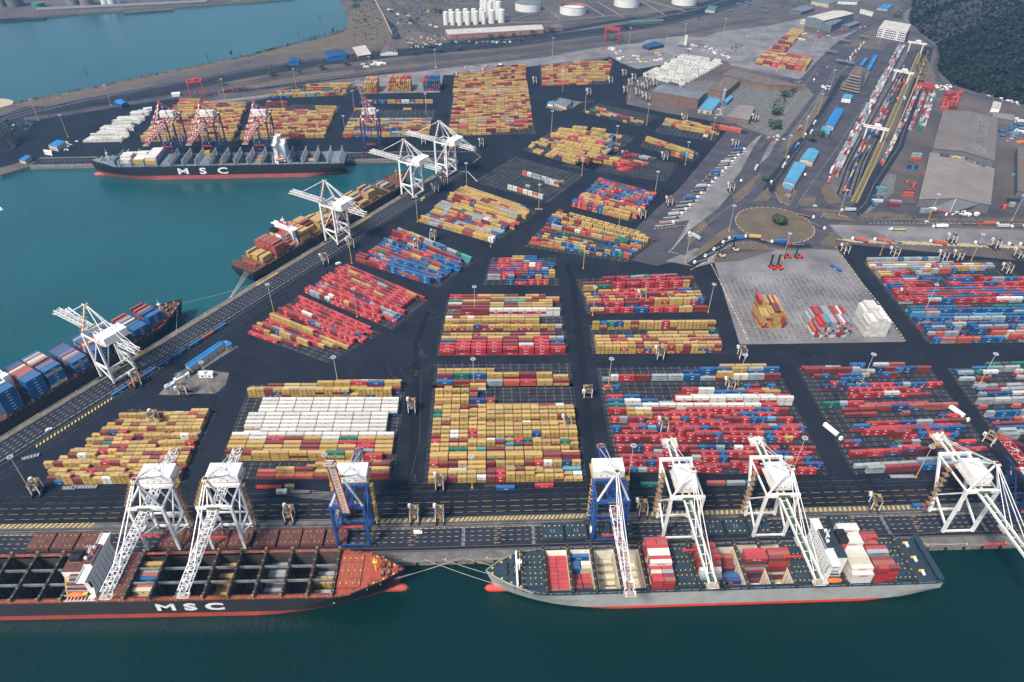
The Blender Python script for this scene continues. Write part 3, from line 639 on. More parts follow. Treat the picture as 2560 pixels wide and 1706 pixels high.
block('the roundabout red rows', G(1474,785), G(1768,780), G(1448,702), G(1728,692), 16,
 ["2YRRBRRYM", "1..........mmns", "2MrRM3RyyYysb", "2Yr2yyMrmyy2Smy", "2yrmymr3RMry2Yyyb", "2.bRRRMMRyy", "1y..RRmRmR2B", "1..YyRYRMR", "2YG3RRRRRy", None, "1MM..2MRRRM", "2...MRSgRM", "1........SGS"], pal='rrrrmbysn', under='rrmb')
block('the big red block', G(1548,1180), G(2062,1188), G(1500,925), G(1936,920), 22,
 ["1rbsrm..m2rr1r..3r2rr1r..2rr", "2rrmbrr.br1mrm2rmr..rrmbn", "2rrrrr1rbr2srrb.mrrmbwrb", "1...r2srr.mrrbrroorbnrr", "2rmnrmb.rmbns.wrrmr.rrm1rr", None, "2rrrmr1r.r3rmmb2rrr1rr2bry", "2.rmrm1rr3rm2rrrmrrrobrrr", "2bmrbcnrmrrbmrrmmrmbrrb", "1..rr2rrrr1rm2rrr1mrrmrsbrr", "2rsmr.rmobr1rrb2mmrbbcmr", "1..2yyymrr2rrrr1mr2rbbrr", "2RyLmm1rr2rrrrrrrrbbrm", "2GSWW2WWWWWR"[:12], "2BWB1S3WWWWWWW", "2RB....2RW2WWWWRm", "1.........3RW2BBRYBRB"[:20], "1...............mymmym"[:22], "1ob...............bm.bs"[:22], None, "1s2wRMSSB1S3Y2WSmm", "1..........2N3BBYSBw", None, "1...............YYYB"[:20]], pal='rrrrrrmmbbo', under='rrrrmb', same=.6)
block('the right front block', G(2143,1186), G(2494,1166), G(2003,926), G(2318,922), 16,
 ["2.SMMBSSSM"[:10], "1sSSS2SSB", None, "2RRR3R2mm1..RR", "1.....ns...yyy2RR", "2mb....1gms..rb", "1......3mr1r2brr1rb", "2...rrrrmmbr2BB", "2..B1rRrrmrbrrm", "1....RRNSMM", "1.............nR", "1..MM...p", "1..M2PPNPPPP"[:11], "2GsR1RRRRN"[:9], None, "1....r2RrW1rMm", "1....2rrrmrrm1rr", "2.n3rb2b1b2brrrbsbbrrrr"[:24], None, "1....bbb..3bm", "1.mb.mbbs...3b", "2MMMs1sw2nMNM", "1mMss.2bb.WP"], pal='rrrrmmbbns', under='rrmb')
gb = 'ssssbnmyorw'
block('the right edge block', L4(2140,905), L4(3000,870), L4(1680,262), L4(2500,240), 20,
 [(gb,.8,'12',.6), (gb,.8,'12',.6), ('yb',.9,'12',.7), ('sm',.5,'1',.6), (gb,.6,'12',.4), ('sb',.5,'12',.3), (gb,.4,'1',.6), ('o',.3,'1',.4), ('sw',.6,'2',.8), (gb,.8,'12',.5), (gb,.8,'12',.4), (gb,.8,'12',.4), ('yssm',.6,'1',.7), None, ('sms',.5,'1',.8), ('wgss',.7,'2',.8), ('bsws',.9,'12',1), ('sgk',.5,'2',.9)], pal=gb)
block('the upper right block', M4(1500,1590), M4(3300,1560), M4(900,850), M4(2080,835), 26,
 [('sbrom',.7,'12',.4,0), ('bbnosw',.8,'2',.4), ('bnbsom',.8,'2',.3), ('bbs',.8,'2',.4), ('sbrom',.8,'12',.6), ('bbbsn',.9,'2',.3), ('bbcnws',.9,'12',.7), ('bbboc',.95,'2',1), ('bmbg',.8,'2',.9), None,
  ('rrrmrbw',1,'2',1), ('mprbr',.9,'2',1), ('rmmbr',.95,'2',.9), ('rrbmr',.9,'2',.8), ('rrbrb',.8,'12',.9), ('rmbrr',.8,'12',.9), ('rrrbs',.7,'2',.9), ('mrb',.6,'2',.9,0,16), ('yrs',.5,'2',.5,0,8), ('yossb',.9,'12',.5,0,16), ('sssyw',.9,'2',.6,0,18), ('sywr',.9,'1',.5,0,20), ('syss',.8,'1',.6,0,14), ('ssssb',1,'2',.2,0,12)], pal='rmbsno', under='rmbs')
# --- rotated blocks along the diagonal quay
block('the lower diagonal block', G(622,836), G(812,905), G(745,747), G(945,836), 16,
 ["1RRr", "2Ry1yyMr", "2yMbyymR"[:7]+"Y", "1RyymnMRy", "1RRMRRYm", "2YYYY1myYY"[:12], "1rR...rrmRRr", "2mrmmrrbs2rrmrrr", "1rmRrmrrrbrrmrrgrr", "1mRWmrrrrrrrnrrrr", "1.rRRmrrmRRRRnbb"[:17], "1.RRmmRRRRRRR", "1RrrrrrRRrR"[:11]], pal='rrrrrmym', under='rrrm', same=.7)
block('the upper diagonal block', G(762,733), G(975,822), G(862,668), G(1060,752), 16,
 ["2rssmw1rrrMRrr", "3.2R3RRRRR1Rrr"[:14], "1bsmmmRnnnnnsssnr"[:16], "2RrRmMmRRrRRs", "2RmRRRRRRYRm", "2.RmYYRmRRRyR", "2RRMRRmRRRr", "1RRRgG2MRYM1rW"[:14], "1RMRMMRRRRRRm"[:10]], pal='rrrrmmsy', under='rrrb', same=.75)
block('the blue diagonal block', G(890,655), G(1092,718), G(1001,577), G(1180,652), 16,
 ["3M2MR3BBBBT", "1.BB2BBBBBmn", "1rrsrrrRbrrmrrrrb"[:16], "1pGMMBBYB"[:9], "1nPB2PYBPBBB", "1bsBBPRBBBsB"[:10], "1G..BBBBsMBM"[:11], "3MRB2BMMMnB", "1yyYymSYmSgT"[:12], "1..SsSsS.."], pal='bbbnoprs', under='bop', same=.5)
block('the yellow diagonal block', G(1046,555), G(1231,608), G(1160,471), G(1336,531), 16,
 ["1Yssm2YYPYyw", "1sYmmmsmr1Yyyp", "1bMRnSYSsBs", "1YsMMBRYSPwn"[:12], "2YsYRbSMyyns"[:12], "2sSMgYSwYMpyy", "2SYyYMYmYyrry"[:13], "1MYYyYMYYyyY"[:12], "2yMYnYYyYYYs", "2yYYYryYYYYyy"[:13], "2YYYMYYYYyY"[:10], "2yYYYMyYYYYY"[:10], "2YYYYyYYYYy"[:10], "1yYyyYYYYb"], pal='yyyyymsr', same=.6)
block('the nearly empty plot', G(1190,455), G(1365,507), G(1290,395), G(1452,440), 14, fill=False, rows=
 [None, "2......wwowwow"[:15], None, None, None, "1........s", None, None, None, None, "1..........2swo", "2.....owSw", "1.....rrMSs"], pal='wwso')
block('the far yellow block', G(1310,376), G(1483,426), G(1399,320), G(1586,342), 16,
 ["1..yy.yy..2yyy", "1y....yyyy2yyoym", "2y....1y2yyYyyyy", "1yyy.2yyyYYmYs", "1.yMyy2YYYYYy"[:11], "1Y.GryYYYYYs", "1..MYYoYYms", "2.YYRYYRBm"[:10], "1.yNyryYmYymc"[:12], "1.yyYymyyyycy", "2.yyyyyymyyyyb"[:14], "1..yyyyyyy.yyyy", "2...yyy.yyy"], pal='yyyyymo', same=.7)
block('the sparse plot before the brown hall', T3(640,1030), T3(1160,1160), T3(800,960), T3(1320,1070), 16, fill=False, rows=["1.y..y......y", None, "1....yY.....Y", "1.G.MSMm..yy", "1..ro.yoRMy", None, "1.yry.."], pal='ymo')
block('the yellow block near the brown hall', T3(1320,1220), T3(1850,1300), T3(1430,1090), T3(1890,1190), 14, [None, None, "1..........w", None, "2....yyyyyyoyy"[:13], "1yymYyyyyymyy"[:13], "1gcryyYmyyyy"[:13], "2yyyoyymyyyy", "1rymmyryryyym"[:14], None, "1....yyyy"], pal='yyyymg')
block('the red row before the brown hall', T3(1815,1175), T3(2135,1235), T3(1825,1150), T3(2145,1205), 8, ["2MOOo", "1m"], pal='mo')
block('the small yellow block beside the parked lorries', T3(1190,1350), T3(1640,1485), T3(1235,1275), T3(1710,1430), 14, ["2.......oym", "2........ygcyy"[:13], None, "2YyoyyyyYYY", "2yyyyymyyyyyr"[:14], "1mrYrYmyyyyb"[:13]], pal='yyyyomg')
block('the small red block beside the parked lorries', M3(470,-40), M3(1400,100), M3(900,-180), M3(1500,-60), 10, ["1..........", "1........R", "2YMYRM"[:6], "1gGYMYo", None, "1....MSm"], pal='ymog')
block('the red and blue block', M3(545,330), M3(1085,465), M3(790,105), M3(1300,245), 12,
 ["3bromoby2yyyyb", "2oyyyyyyyyymr", "2rsyyyrymyyyyr"[:14], "2yyryryymmyyr", "1yoyMyyryrryb"[:13], "2nbrcmnnommbr", "1bgorrBomBMb", "2bBormbcrobnm", "2gBtrrbbcorc"[:13], "2mrromgmbrbrn"[:13], "2obbmmbrrnrmo"], pal='rrbnmyo', under='rrbyo')
block('the blue edged block', G(1316,618), G(1562,655), G(1393,536), G(1634,602), 16,
 [None, "1O2oy1oyBgykybB"[:14], "2oMyyBsynnkybgo", "1mbybywYpmykbnks"[:16], "1nymYpYmykbksN"[:14], "1.yNyMKknkbkkbo", "1mK2GKKKnnO1sw", "1MMMK3YOG..BB2yy"[:15], "2mSMwo3OG.GBoyyw"[:16], "3B1mp2yymyyy3yyymyywr", "3B2yymyyYymyyyyyyy", "3yymymYYyyyyyyyyy", "2yyyyMYYYYYyy", "2yymyyyyyyyyyyyy", "2m.yyyyyyyyyyyy"], pal='yyyynbk', under='yybo', same=.7)
# --- far side of the basin
block('the far white block', G(208,357), G(306,355), G(324,286), G(375,284), 8, ["1W2WWW", "1WWWW", "2wWWWw", "2.WWWw", "1W2WWW", "2WWWw", "2WWWW", "1WWWW", "2.WWWw", "1WWWW", "2.WWWw", "2WWWW", "1.WWWw", "2..WWW", "2.WWWw", "2..WWW"], pal='w', pad=False)
yf = 'yyyyyyymmop'
def frows(n, k, a=0, step=0, b=None, pal=yf, md=.6, dn=.95, hs='1223'): return [(pal, dn, hs, md, min(n-2, int(a+step*i)), b) for i in range(k)]
block('the far yellow wedge behind the cranes', G(353,355), G(590,353), G(450,262), G(615,261), 20, frows(20, 22, 0, 0), pal=yf)
block('the far yellow block behind the ship bridge', G(600,350), G(812,345), G(668,262), G(846,266), 18, frows(18, 16)+[None,None]+frows(18,1,12)+[None]+frows(18,2,0,0,5), pal=yf)
block('the thin far yellow rows', G(672,246), G(862,239), G(740,214), G(872,212), 16, [(yf+'sg',1,'12',.4,0,16), (yf+'gg',.9,'12',.5,0,16), None, ('yyym',1,'12',.2,4,16), ('yyy',1,'12',.2,9,16)], pal='ygmb')
block('the far mixed block', G(857,344), G(1074,342), G(886,276), G(1084,276), 16, [('yyopss',1,'2',1), ('mmmyy',1,'12',.9), ('mmmybny',1,'12',.8), ('yymmm',1,'12',.9), ('yyygy',1,'2',.2), ('yyymyk',1,'2',.2), ('yyyyr',1,'2',.9), ('ybry',1,'2',.9), ('yyycs',1,'2',.9), ('ysyg',1,'1',.8)]+[None]*6+[('yyb',.1,'1',1)], pal='ymyob')
block('the single row on the far plot', G(897,260), G(1088,259), G(899,255), G(1088,254), 14, ["1b2YbBYrWbYY"[:12]], pal='ybyr', pad=False)
block('the big far block', G(1120,340), G(1335,335), G(1136,243), G(1322,240), 18, [('yms',.6,'1',.8,2,12), ('mmyy',1,'2',.9,0,14), ('yyrm',1,'12',.8,0,16), ('mmyro',1,'2',.9,0,17)]+[('ymorsy',1,'12',.8)]*5+frows(18, 14, md=.3), pal='yyymmo')
block('the far back yellow block', G(1132,239), G(1317,237), G(1140,184), G(1314,171), 16, [('yyyy',1,'2',.1), ('yrys',1,'2',.4), ('yyyr',1,'12',.2)]+frows(16, 11, md=.3)+frows(16,3,8), pal='yyyymo')
block('the farthest yellow block', G(1356,215), G(1514,211), G(1352,163), G(1534,160), 14, [('yyoym',1,'12',.7,0,13), ('yymro',1,'2',.7,0,12)]+frows(14, 10, md=.5)+frows(14,2,8), pal='yyymo')
# --- block-stowed stacks, container ends towards us
def stow(nick, p0, p1, n, heights, deep, pal, cols=None):
    p0, p1 = Vector((p0[0],p0[1],0)), Vector((p1[0],p1[1],0)); d = (p1-p0); W_ = d.length; d /= W_; nn = Vector((-d.y, d.x, 0)); rz = math.atan2(nn.y, nn.x); sp = W_/n
    for j in range(deep):
        for i in range(n):
            h = heights[j][i] if isinstance(heights[j], (list, tuple)) else heights[j]
            for k in range(h):
                ctr = p0+d*(sp*(i+.5))+nn*(6.1+12.3*j)
                hf = 0 if j == 0 else (heights[j-1][i] if isinstance(heights[j-1], (list, tuple)) else heights[j-1])
                add_c((ctr.x, ctr.y, .07+2.62*k), rz, 12.19, pick(pal), k == h-1, (.22 if k >= hf-.2 else 0), f"long container end on, {ORD[k+1]} tier, {ORD[i+1]} column, {'front' if j == 0 else 'back'} half of {nick}", logo='')
stow('the yellow paving stack', M3(2265,1445), M4(140,1448), 10, [[5,5,5,6,6,7,7,7,6,5], [8,7,7,7,7,7,7,7,6,5]], 2, 'yyyyyyyrmo')
stow('the grey paving stack', M4(395,1530), M4(735,1530), 14, [[3,2,5,6,6,6,6,6,6,6,6,6,6,5], [4,5,6,6,6,6,6,6,6,6,6,6,6,6]], 2, 'sssssorwmc')
stow('the white paving stack', M4(875,1522), M4(1080,1525), 8, [[5,6,6,7,7,7,6,6], [7,8,8,8,8,7,6,6]], 2, 'w')
for nk, a, b, n, pal in (('the yellow far stow', (1000,855), (1112,858), 6, 'yyyyyro'), ('the wide far stow', (1212,842), (1424,842), 11, 'yyyyyroom'), ('the blue far stow', (1535,838), (1690,838), 8, 'bbbrok')):
    stow(nk, T2(*a), T2(*b), n, [6, 7], 2, pal)
block('the far stacks on pale paving', T4(-120,590), T4(340,665), T4(-30,505), T4(400,570), 12, [('ymyro',1,'3',1), ('yymy',1,'3',1), ('yyymr',1,'3',1)], pal='yyym', pad=False)
block('the farthest stacks on pale paving', T4(10,490), T4(130,505), T4(200,300), T4(310,315), 4, [('yym',1,'2',1), ('mmr',1,'3',1), ('yyo',1,'2',1), ('mry',1,'3',1), ('yyy',1,'2',1), ('yym',1,'3',1), ('rry',1,'2',1), ('yyy',1,'3',1), ('yys',1,'2',1), ('yyo',1,'3',1)], pal='ymro', pad=False, pitch=6.5)
block('the far white reefer field', T3(1200,700), T3(1560,800), T3(1560,520), T3(1960,580), 12, [('w',.75,'12',.9), None, ('w',.8,'2',.9), ('w',.5,'1',.9)]*9, pal='w', pad=False, pitch=5.2)
# rail terminal and depots
def lane(nick, p, q, n, rows, **k):
    p, q = Vector((p[0],p[1],0)), Vector((q[0],q[1],0)); d = (q-p).normalized(); nn = Vector((-d.y, d.x, 0)); wv = nn*(rows[1] if len(rows) > 1 and not isinstance(rows[1], (str, tuple)) else 0)
    block(nick, p, q, p+nn*.01, q+nn*.01, n, [rows[0]], pad=False, **k)
a0, a1 = M4(640,60), T4(1250,440)
for k in range(4):
    L_ = (a1-a0).length; dd = (a1-a0).normalized(); n_ = Vector((-dd.y, dd.x, 0)); s_ = n_*(2.75*k)
    block('the long rail side stack', a0+s_, a1+s_, a0+s_+n_*.01, a1+s_+n_*.01, int(L_/12.8)*2, [('sssswwsppm',.94,'2233',1)], pal='sswpm', pad=False)
for (p, q, hs) in ((M4(1060,-40), T4(1250,1150), '12'), (T4(1250,1160), T4(1385,850), '12'), (T4(1320,1200), T4(1455,845), '12'), (T4(1395,1210), T4(1500,880), '12'), (T4(1445,1165), T4(1540,870), '12')):
    for k in range(2):
        dd = (q-p).normalized(); n_ = Vector((-dd.y, dd.x, 0))*2.7*k
        block('the depot columns', p+n_, q+n_, p+n_*1.001+Vector((0,.01,0)), q+n_*1.001+Vector((0,.01,0)), max(4, int((q-p).length/6.5)), [('rrobssgw',.9,hs,.3)], pal='robs', pad=False)
block('the depot cluster', T4(1575,1010), T4(1730,1010), T4(1620,880), T4(1780,880), 6, [('rrobm',.9,'23',.6)]*8, pal='rrobm', pad=False, pitch=7)
for (p, ln, c, rz_, h) in ((M4(1040,170),2,'c',-.15,1), (M4(1005,250),2,'b',-.15,1), (M4(1000,285),2,'w',-.15,1), (M4(960,310),2,'b',1.25,1), (M4(1150,330),2,'m',-.2,2), (M4(1160,310),2,'s',-.2,2), (M4(1280,235),2,'o',-.1,2), (M4(1290,215),2,'m',-.1,2), (M4(1330,150),1,'r',-.1,2), (M4(1268,115),1,'r',1.2,1), (M4(1420,40),1,'r',1.2,1), (M4(1440,385),2,'s',0,2), (M4(1530,395),1,'m',0,1), (M4(2160,350),1,'r',-.1,2), (M4(2230,330),1,'s',-.1,2), (M4(2240,290),2,'k',-.1,2), (M4(2300,280),1,'b',1.2,2), (M4(2310,240),2,'s',1.1,2), (M4(2280,50),2,'c',-.2,1), (T4(1350,1460),2,'s',-.1,3), (T4(1350,1480),2,'o',-.1,2), (T4(1320,1550),2,'n',-.1,2)):
    for k in range(h): add_c((p.x, p.y, .07+2.6*k), rz_, 6.06*ln+(.07 if ln == 2 else 0), c, k == h-1, 1, 'container standing loose in the depot yard')
# loose containers on the aprons
ne = [('blue long container lying alone beside the centre front block', L2(2290,1355), 0, 2, 'b', 1), ('bright red long container on a trailer beside the centre front block', L3(295,1335), 0, 2, 'r', 1), ('dark green long container alone before the big red and blue block', L3(1262,1325), 0, 2, 'g', 1),
      ('brown long container alone behind the white cranes', L3(1868,1312), 0, 2, 'p', 1), ('pale grey long container behind the white cranes', L3(2050,1310), 0, 2, 's', 1), ('blue short container behind the white crane', L3(2180,1308), 0, 1, 'b', 1),
      ('blue short container on the apron at the right crane', B4(1360,250), 0, 1, 'b', 1), ('brown short container on the apron at the right crane', B4(1450,250), 0, 1, 'p', 1),
      ('blue long container standing crossways on the pale paving', M4(620,905), -1.15, 2, 'b', 1), ('mustard short container alone beside the diagonal apron', M2(1535,270), DANG, 1, 'y', 1),
      ('mustard short container alone on the nearly empty plot', M3(450,110), 0, 1, 'y', 1), ('white reefer container behind the left white crane', G(446,1290), 0, 2, 'w', 1), ('mustard container beside the lamp mast', L2(313,1345), 0, 1, 'y', 1), ('white tank container with red frame behind the blue crane', L2(235,1390), 0, 1, 'w', 1)]
for lab, p, rz_, ln, c, h in ne: add_c((p.x, p.y, .07), rz_, 6.06 if ln == 1 else 12.19, c, True, 1.6, '!'+lab)
for k, (a, c) in enumerate(((86,'b'),(100,'p'),(113,'b'),(127,'n'),(140,'b'),(156,'b'),(169,'p'),(182,'b'))):
    p = DG(a-10, -30.5); add_c((p.x, p.y, .07), DANG, 12.19, c, True, 1.5, f"!{CC[c][1]} long container, {ORD[k+1]} from the south end of the diagonal quay row")
pads.build('container_yard_ground', kind='structure'); lines.build('container_yard_markings', kind='structure')
# ================================================================== ships
def lerp(a, b, t): return a+(b-a)*t
class Ship:
    """local x runs from stern (0) to bow (L), y to port, z absolute height"""
    def __init__(s, name, ox, oy, rz, L, B, zd, hull, boot, deck, hold, hold_depth=13, boot_top=.6, fc=2.2, **k):
        s.root = empty(name, (ox, oy, 0), rz, **k); s.T = TR(ox, oy, 0, rz); s.rz = rz; s.L, s.B, s.zd = L, B, zd; s.deck, s.hold, s.dep = deck, hold, hold_depth; s.fc = fc
        Ns = 34; zs = [-7, SEA, boot_top, zd*.55, zd]
        def wid(u, j):
            t = j/(len(zs)-1); st = lerp(.25, .95, min(1, t*1.4)); su = lerp(.20, .03, t)
            a = 1 if u > su else lerp(st, 1, math.sin(u/su*PI/2))
            bs = lerp(.66, .84, t**.8); b = 1
            if u > bs: q = (u-bs)/(1-bs); b = (1-q**lerp(1.7, 2.3, t))
            return max(.0, a*b)*s.B/2
        s.wd = lambda x: wid(min(1, max(0, x/s.L)), len(zs)-1)
        s.wl = lambda x: wid(min(1, max(0, (x-9)/(s.L-18))), 1)
        hb, rb = MB(), MB(); us = [1-(1-k/Ns)**1.25 if k > Ns*.5 else None for k in range(Ns+1)]; us = sorted(set([round(.5*(1-math.cos(PI*k/Ns)), 5) for k in range(Ns+1)]+[.1, .15, .25, .35, .45]))
        def pt(u, j, sd):
            z = zs[j]+(fc*max(0, min(1, (u-.90)/.03)) if j == len(zs)-1 else 0); t = j/(len(zs)-1)
            x0 = lerp(9, 0, min(1, t*1.5)); x1 = lerp(L-9, L, t)
            return Vector((lerp(x0, x1, u), sd*wid(u, j), z))
        for a, b in zip(us, us[1:]):
            for j in range(len(zs)-1):
                for sd in (1, -1):
                    q = [pt(a, j, sd), pt(b, j, sd), pt(b, j+1, sd), pt(a, j+1, sd)]
                    if sd > 0: q.reverse()
                    (rb if j < 2 else hb).face(q, boot if j < 2 else hull)
        for j in range(len(zs)-1):
            (rb if j < 2 else hb).face([pt(0, j, 1), pt(0, j, -1), pt(0, j+1, -1), pt(0, j+1, 1)], boot if j < 2 else hull)
        for a, b in zip(us, us[1:]):                    # bulwark
            if b > .90:
                for sd in (1, -1): hb.bar(pt(a, 4, sd)+Vector((0,0,.5)), pt(b, 4, sd)+Vector((0,0,.5)), .3, hull, 1.1)
        nb = 12; prev = None                            # bulbous bow
        for i in range(nb+1):
            t = i/nb; x = L-16+17*t; r = 2.7*math.sqrt(max(0, 1-max(0, (t-.72)/.28)**2)) if t > .72 else 2.7
            ring = [Vector((x, r*.85*math.cos(2*PI*k/12), -3.4+r*math.sin(2*PI*k/12))) for k in range(12)]
            if prev:
                for k in range(12): rb.face([prev[k], prev[(k+1)%12], ring[(k+1)%12], ring[k]], boot)
            prev = ring
        hb.build('hull', s.root); rb.build('lower_hull', s.root)
        s.zt = lambda x: zd + fc*max(0, min(1, (x/L-.90)/.03))
    def plate(s, mb, x0, x1, y0=None, y1=None, n=None):
        """deck plating; y bounds None = hull edge"""
        n = n or max(1, int((x1-x0)/4)); 
        for k in range(n):
            a, b = lerp(x0, x1, k/n), lerp(x0, x1, (k+1)/n); za, zb = s.zt(a)-.02, s.zt(b)-.02
            ya0 = -s.wd(a) if y0 is None else max(y0, -s.wd(a)); yb0 = -s.wd(b) if y0 is None else max(y0, -s.wd(b)); ya1 = s.wd(a) if y1 is None else min(y1, s.wd(a)); yb1 = s.wd(b) if y1 is None else min(y1, s.wd(b))
            mb.face([(a,ya0,za),(b,yb0,zb),(b,yb1,zb),(a,ya1,za)], s.deck)
    def deck_plan(s, bays, hw, girders=(), fixed=True, spot='yellow', bridge='dark_steel', bh=2.6):
        d = MB(); xs = [b[0] for b in bays]; xe = [b[1] for b in bays]; x0, x1 = min(xs), max(xs+xe)
        s.plate(d, 0, x0); s.plate(d, x1, s.L)
        s.plate(d, x0, x1, None, -hw); s.plate(d, x0, x1, hw, None)
        cur = x0
        for (a, b, ty) in bays:
            if a > cur+.05: s.plate(d, cur, a, -hw, hw)
            cur = b
            if ty in ('plate', 'hatch'): s.plate(d, a, b, -hw, hw)
        d.build('deck', s.root)
        for i, (a, b, ty) in enumerate(bays):
            h = min(hw, s.wd(b)-1.6, s.wd(a)-1.6)
            if ty == 'hold':
                m_ = MB(); zb = s.zd-s.dep; z1 = s.zd+1.3
                hb_ = max(2, min(h, s.wl(a)-1.2, s.wl(b)-1.2)); kk = hb_/h
                m_.face([(a,-hb_,zb),(b,-hb_,zb),(b,hb_,zb),(a,hb_,zb)], s.hold)
                for (p, q) in (((a,-h),(b,-h)),((b,-h),(b,h)),((b,h),(a,h)),((a,h),(a,-h))):
                    m_.face([(p[0],p[1]*kk,zb),(q[0],q[1]*kk,zb),(q[0],q[1],z1),(p[0],p[1],z1)], s.hold)
                for g in girders: m_.box(a, b, g-.45, g+.45, s.zd-.3, s.zd+1.25, 'hold_grey' if s.hold != 'hold_cream' else 'hold_cream', bottom=True)
                if s.hold != 'hold_cream':
                    for k in range(5): y = (-h+2*h*(k+.5)/5)*kk; m_.bar((a+.2,y,zb),(a+.2,y,s.zd), .25, 'rail_rust'); m_.bar((b-.2,y,zb),(b-.2,y,s.zd), .25, 'rail_rust')
                else:
                    for k in range(9):
                        y = (-h+2*h*(k+.5)/9)*kk; m_.bar((a+.2,y,zb),(a+.2,y,s.zd), .2, 'wall_cream'); m_.bar((b-.2,y,zb),(b-.2,y,s.zd), .2, 'wall_cream')
                        for q in range(6): m_.bar((b-.3,y-.5,zb+1.5+q*2),(b-.3,y+.5,zb+1.5+q*2), .35, 'rail_rust'); m_.bar((a+.3,y-.5,zb+1.5+q*2),(a+.3,y+.5,zb+1.5+q*2), .35, 'rail_rust')
                m_.box(a-.3, b+.3, -h-.3, -h, s.zd-.2, z1, s.deck); m_.box(a-.3, b+.3, h, h+.3, s.zd-.2, z1, s.deck)
                m_.build('hold', s.root)
            elif ty == 'hatch':
                e = [-h, -h/3, h/3, h]
                for q in range(3):
                    m_ = MB(); m_.box(a+.1, b-.1, e[q]+.08, e[q+1]-.08, s.zd, s.zd+1.6, s.deck)
                    for xx in (a+2, (a+b)/2-1.4, (a+b)/2+1.4, b-2):
                        for yy in (e[q]+1.6, e[q+1]-1.6): m_.cyl((xx, yy), .34, s.zd+1.6, s.zd+1.75, spot, 6)
                    m_.box((a+b)/2-.12, (a+b)/2+.12, e[q]+.3, e[q+1]-.3, s.zd+1.6, s.zd+1.68, 'dark_steel')
                    for xx in (a+.6, b-.6): m_.box(xx-.2, xx+.2, (e[q]+e[q+1])/2-.3, (e[q]+e[q+1])/2+.3, s.zd+1.6, s.zd+1.66, 'grey_steel')
                    m_.build('hatch_cover', s.root)
        if bridge:
            xs = sorted(set([a for a, b, t in bays]+[bays[-1][1]]))
            if len(bays) > 1 and bays[0][0] > bays[-1][0]: xs = sorted(set([b for a, b, t in bays]+[bays[-1][0]]))
            for x in xs:
                m_ = MB(); h = min(s.wd(x)-.4, s.B/2-.4); xx = x-.7
                m_.box(xx-.55, xx+.55, -h, h, s.zd+bh-.5, s.zd+bh-.2, bridge, bottom=True)
                n_ = 12
                for k in range(n_+1):
                    y = -h+2*h*k/n_; m_.box(xx-.5, xx-.3, y-.18, y+.18, s.zd, s.zd+bh+.5, bridge); m_.box(xx+.3, xx+.5, y-.18, y+.18, s.zd, s.zd+bh+.5, bridge)
                    if k % 2: m_.box(xx-.65, xx+.65, y-.35, y+.05, s.zd+bh, s.zd+bh+.35, spot)
                for e_ in (-h, h): m_.box(xx-.7, xx+.7, e_-.5, e_+.5, s.zd, s.zd+bh+1, 'rail_rust' if s.deck == 'deck_brown' or s.deck == 'deck_red' else bridge)
                m_.bar((xx,-h,s.zd+bh+.9),(xx,h,s.zd+bh+.9), .16, bridge)
                m_.build('lashing_bridge', s.root)
        # rail along the deck edge and small fittings
        for sd in (1, -1):
            m_ = MB(); last = None
            for k in range(int((s.L-8)/7)):
                x = 4+k*7.; y = sd*(s.wd(x)-.5)
                if abs(y) > 4: m_.box(x-.5, x+.5, y-.35, y+.35, s.zd, s.zt(x)+1.1, 'rail_rust' if s.deck in ('deck_brown', 'deck_red') else s.deck)
                q = Vector((x, y, s.zt(x)+1.0))
                if last is not None: m_.bar(last, q, .14, 'grey_steel' if s.deck != 'deck_brown' else 'deck_red')
                last = q
            s.part('deck_rail', m_)
    def part(s, name, mb, label=None): return mb.build(name, s.root, label=label)
    def fore(s, mast='white', wind='dark_steel', x=None):
        x = x or s.L*.945; z = s.zt(x)
        m_ = MB(); m_.tube((x-5,0,z),(x-5,0,z+11), .55, mast, r1=.3); m_.box(x-6.2,x-3.8,-1.3,1.3,z+8,z+8.3,mast,bottom=True); m_.bar((x-5,-2,z+6.5),(x-5,2,z+6.5), .25, mast); m_.tube((x-5,0,z+11),(x-5,0,z+14), .12, mast); m_.bar((x-2,-1.5,z),(x-5,0,z+8), .2, mast); m_.bar((x-2,1.5,z),(x-5,0,z+8), .2, mast); s.part('foremast', m_)
        for sd in (1, -1):
            m_ = MB()
            for q in range(2):
                xx = x-1+q*3.5; yy = sd*(2.2+(.6 if q == 0 else 0)); m_.tube((xx,yy-1.3,z+1),(xx,yy+1.3,z+1), .8, wind); m_.tube((xx,yy-1.6,z+1),(xx,yy-1.3,z+1), 1.15, 'dark_steel'); m_.box(xx-1,xx+1,yy-.4,yy+.4,z,z+.6,'dark_steel')
            s.part('anchor_windlass', m_)
        for k in range(10):
            m_ = None
        m_ = MB()
        for k in range(9):
            xx = x-8+k*2.6
            for sd in (1, -1):
                w_ = s.wd(xx)
                if w_ > 2.2: m_.box(xx-.5,xx+.5,sd*(w_-1.4)-.4,sd*(w_-1.4)+.4,s.zt(xx),s.zt(xx)+.7,'yellow' if k % 2 else 'black')
        s.part('deck_bollards', m_)
    def moor(s, pts, lab):
        for (a, b) in pts: 
            m_ = MB(); n_ = 10; a, b = Vector(a), Vector(b)
            for k in range(n_):
                t0, t1 = k/n_, (k+1)/n_; f = lambda t: a.lerp(b, t)-Vector((0,0,1))*(4*t*(1-t)*(a-b).length*.02)
                m_.bar(f(t0), f(t1), .15, 'rope')
            m_.build('mooring_rope', label=lab, cat='rope', group='mooring ropes of the ships')
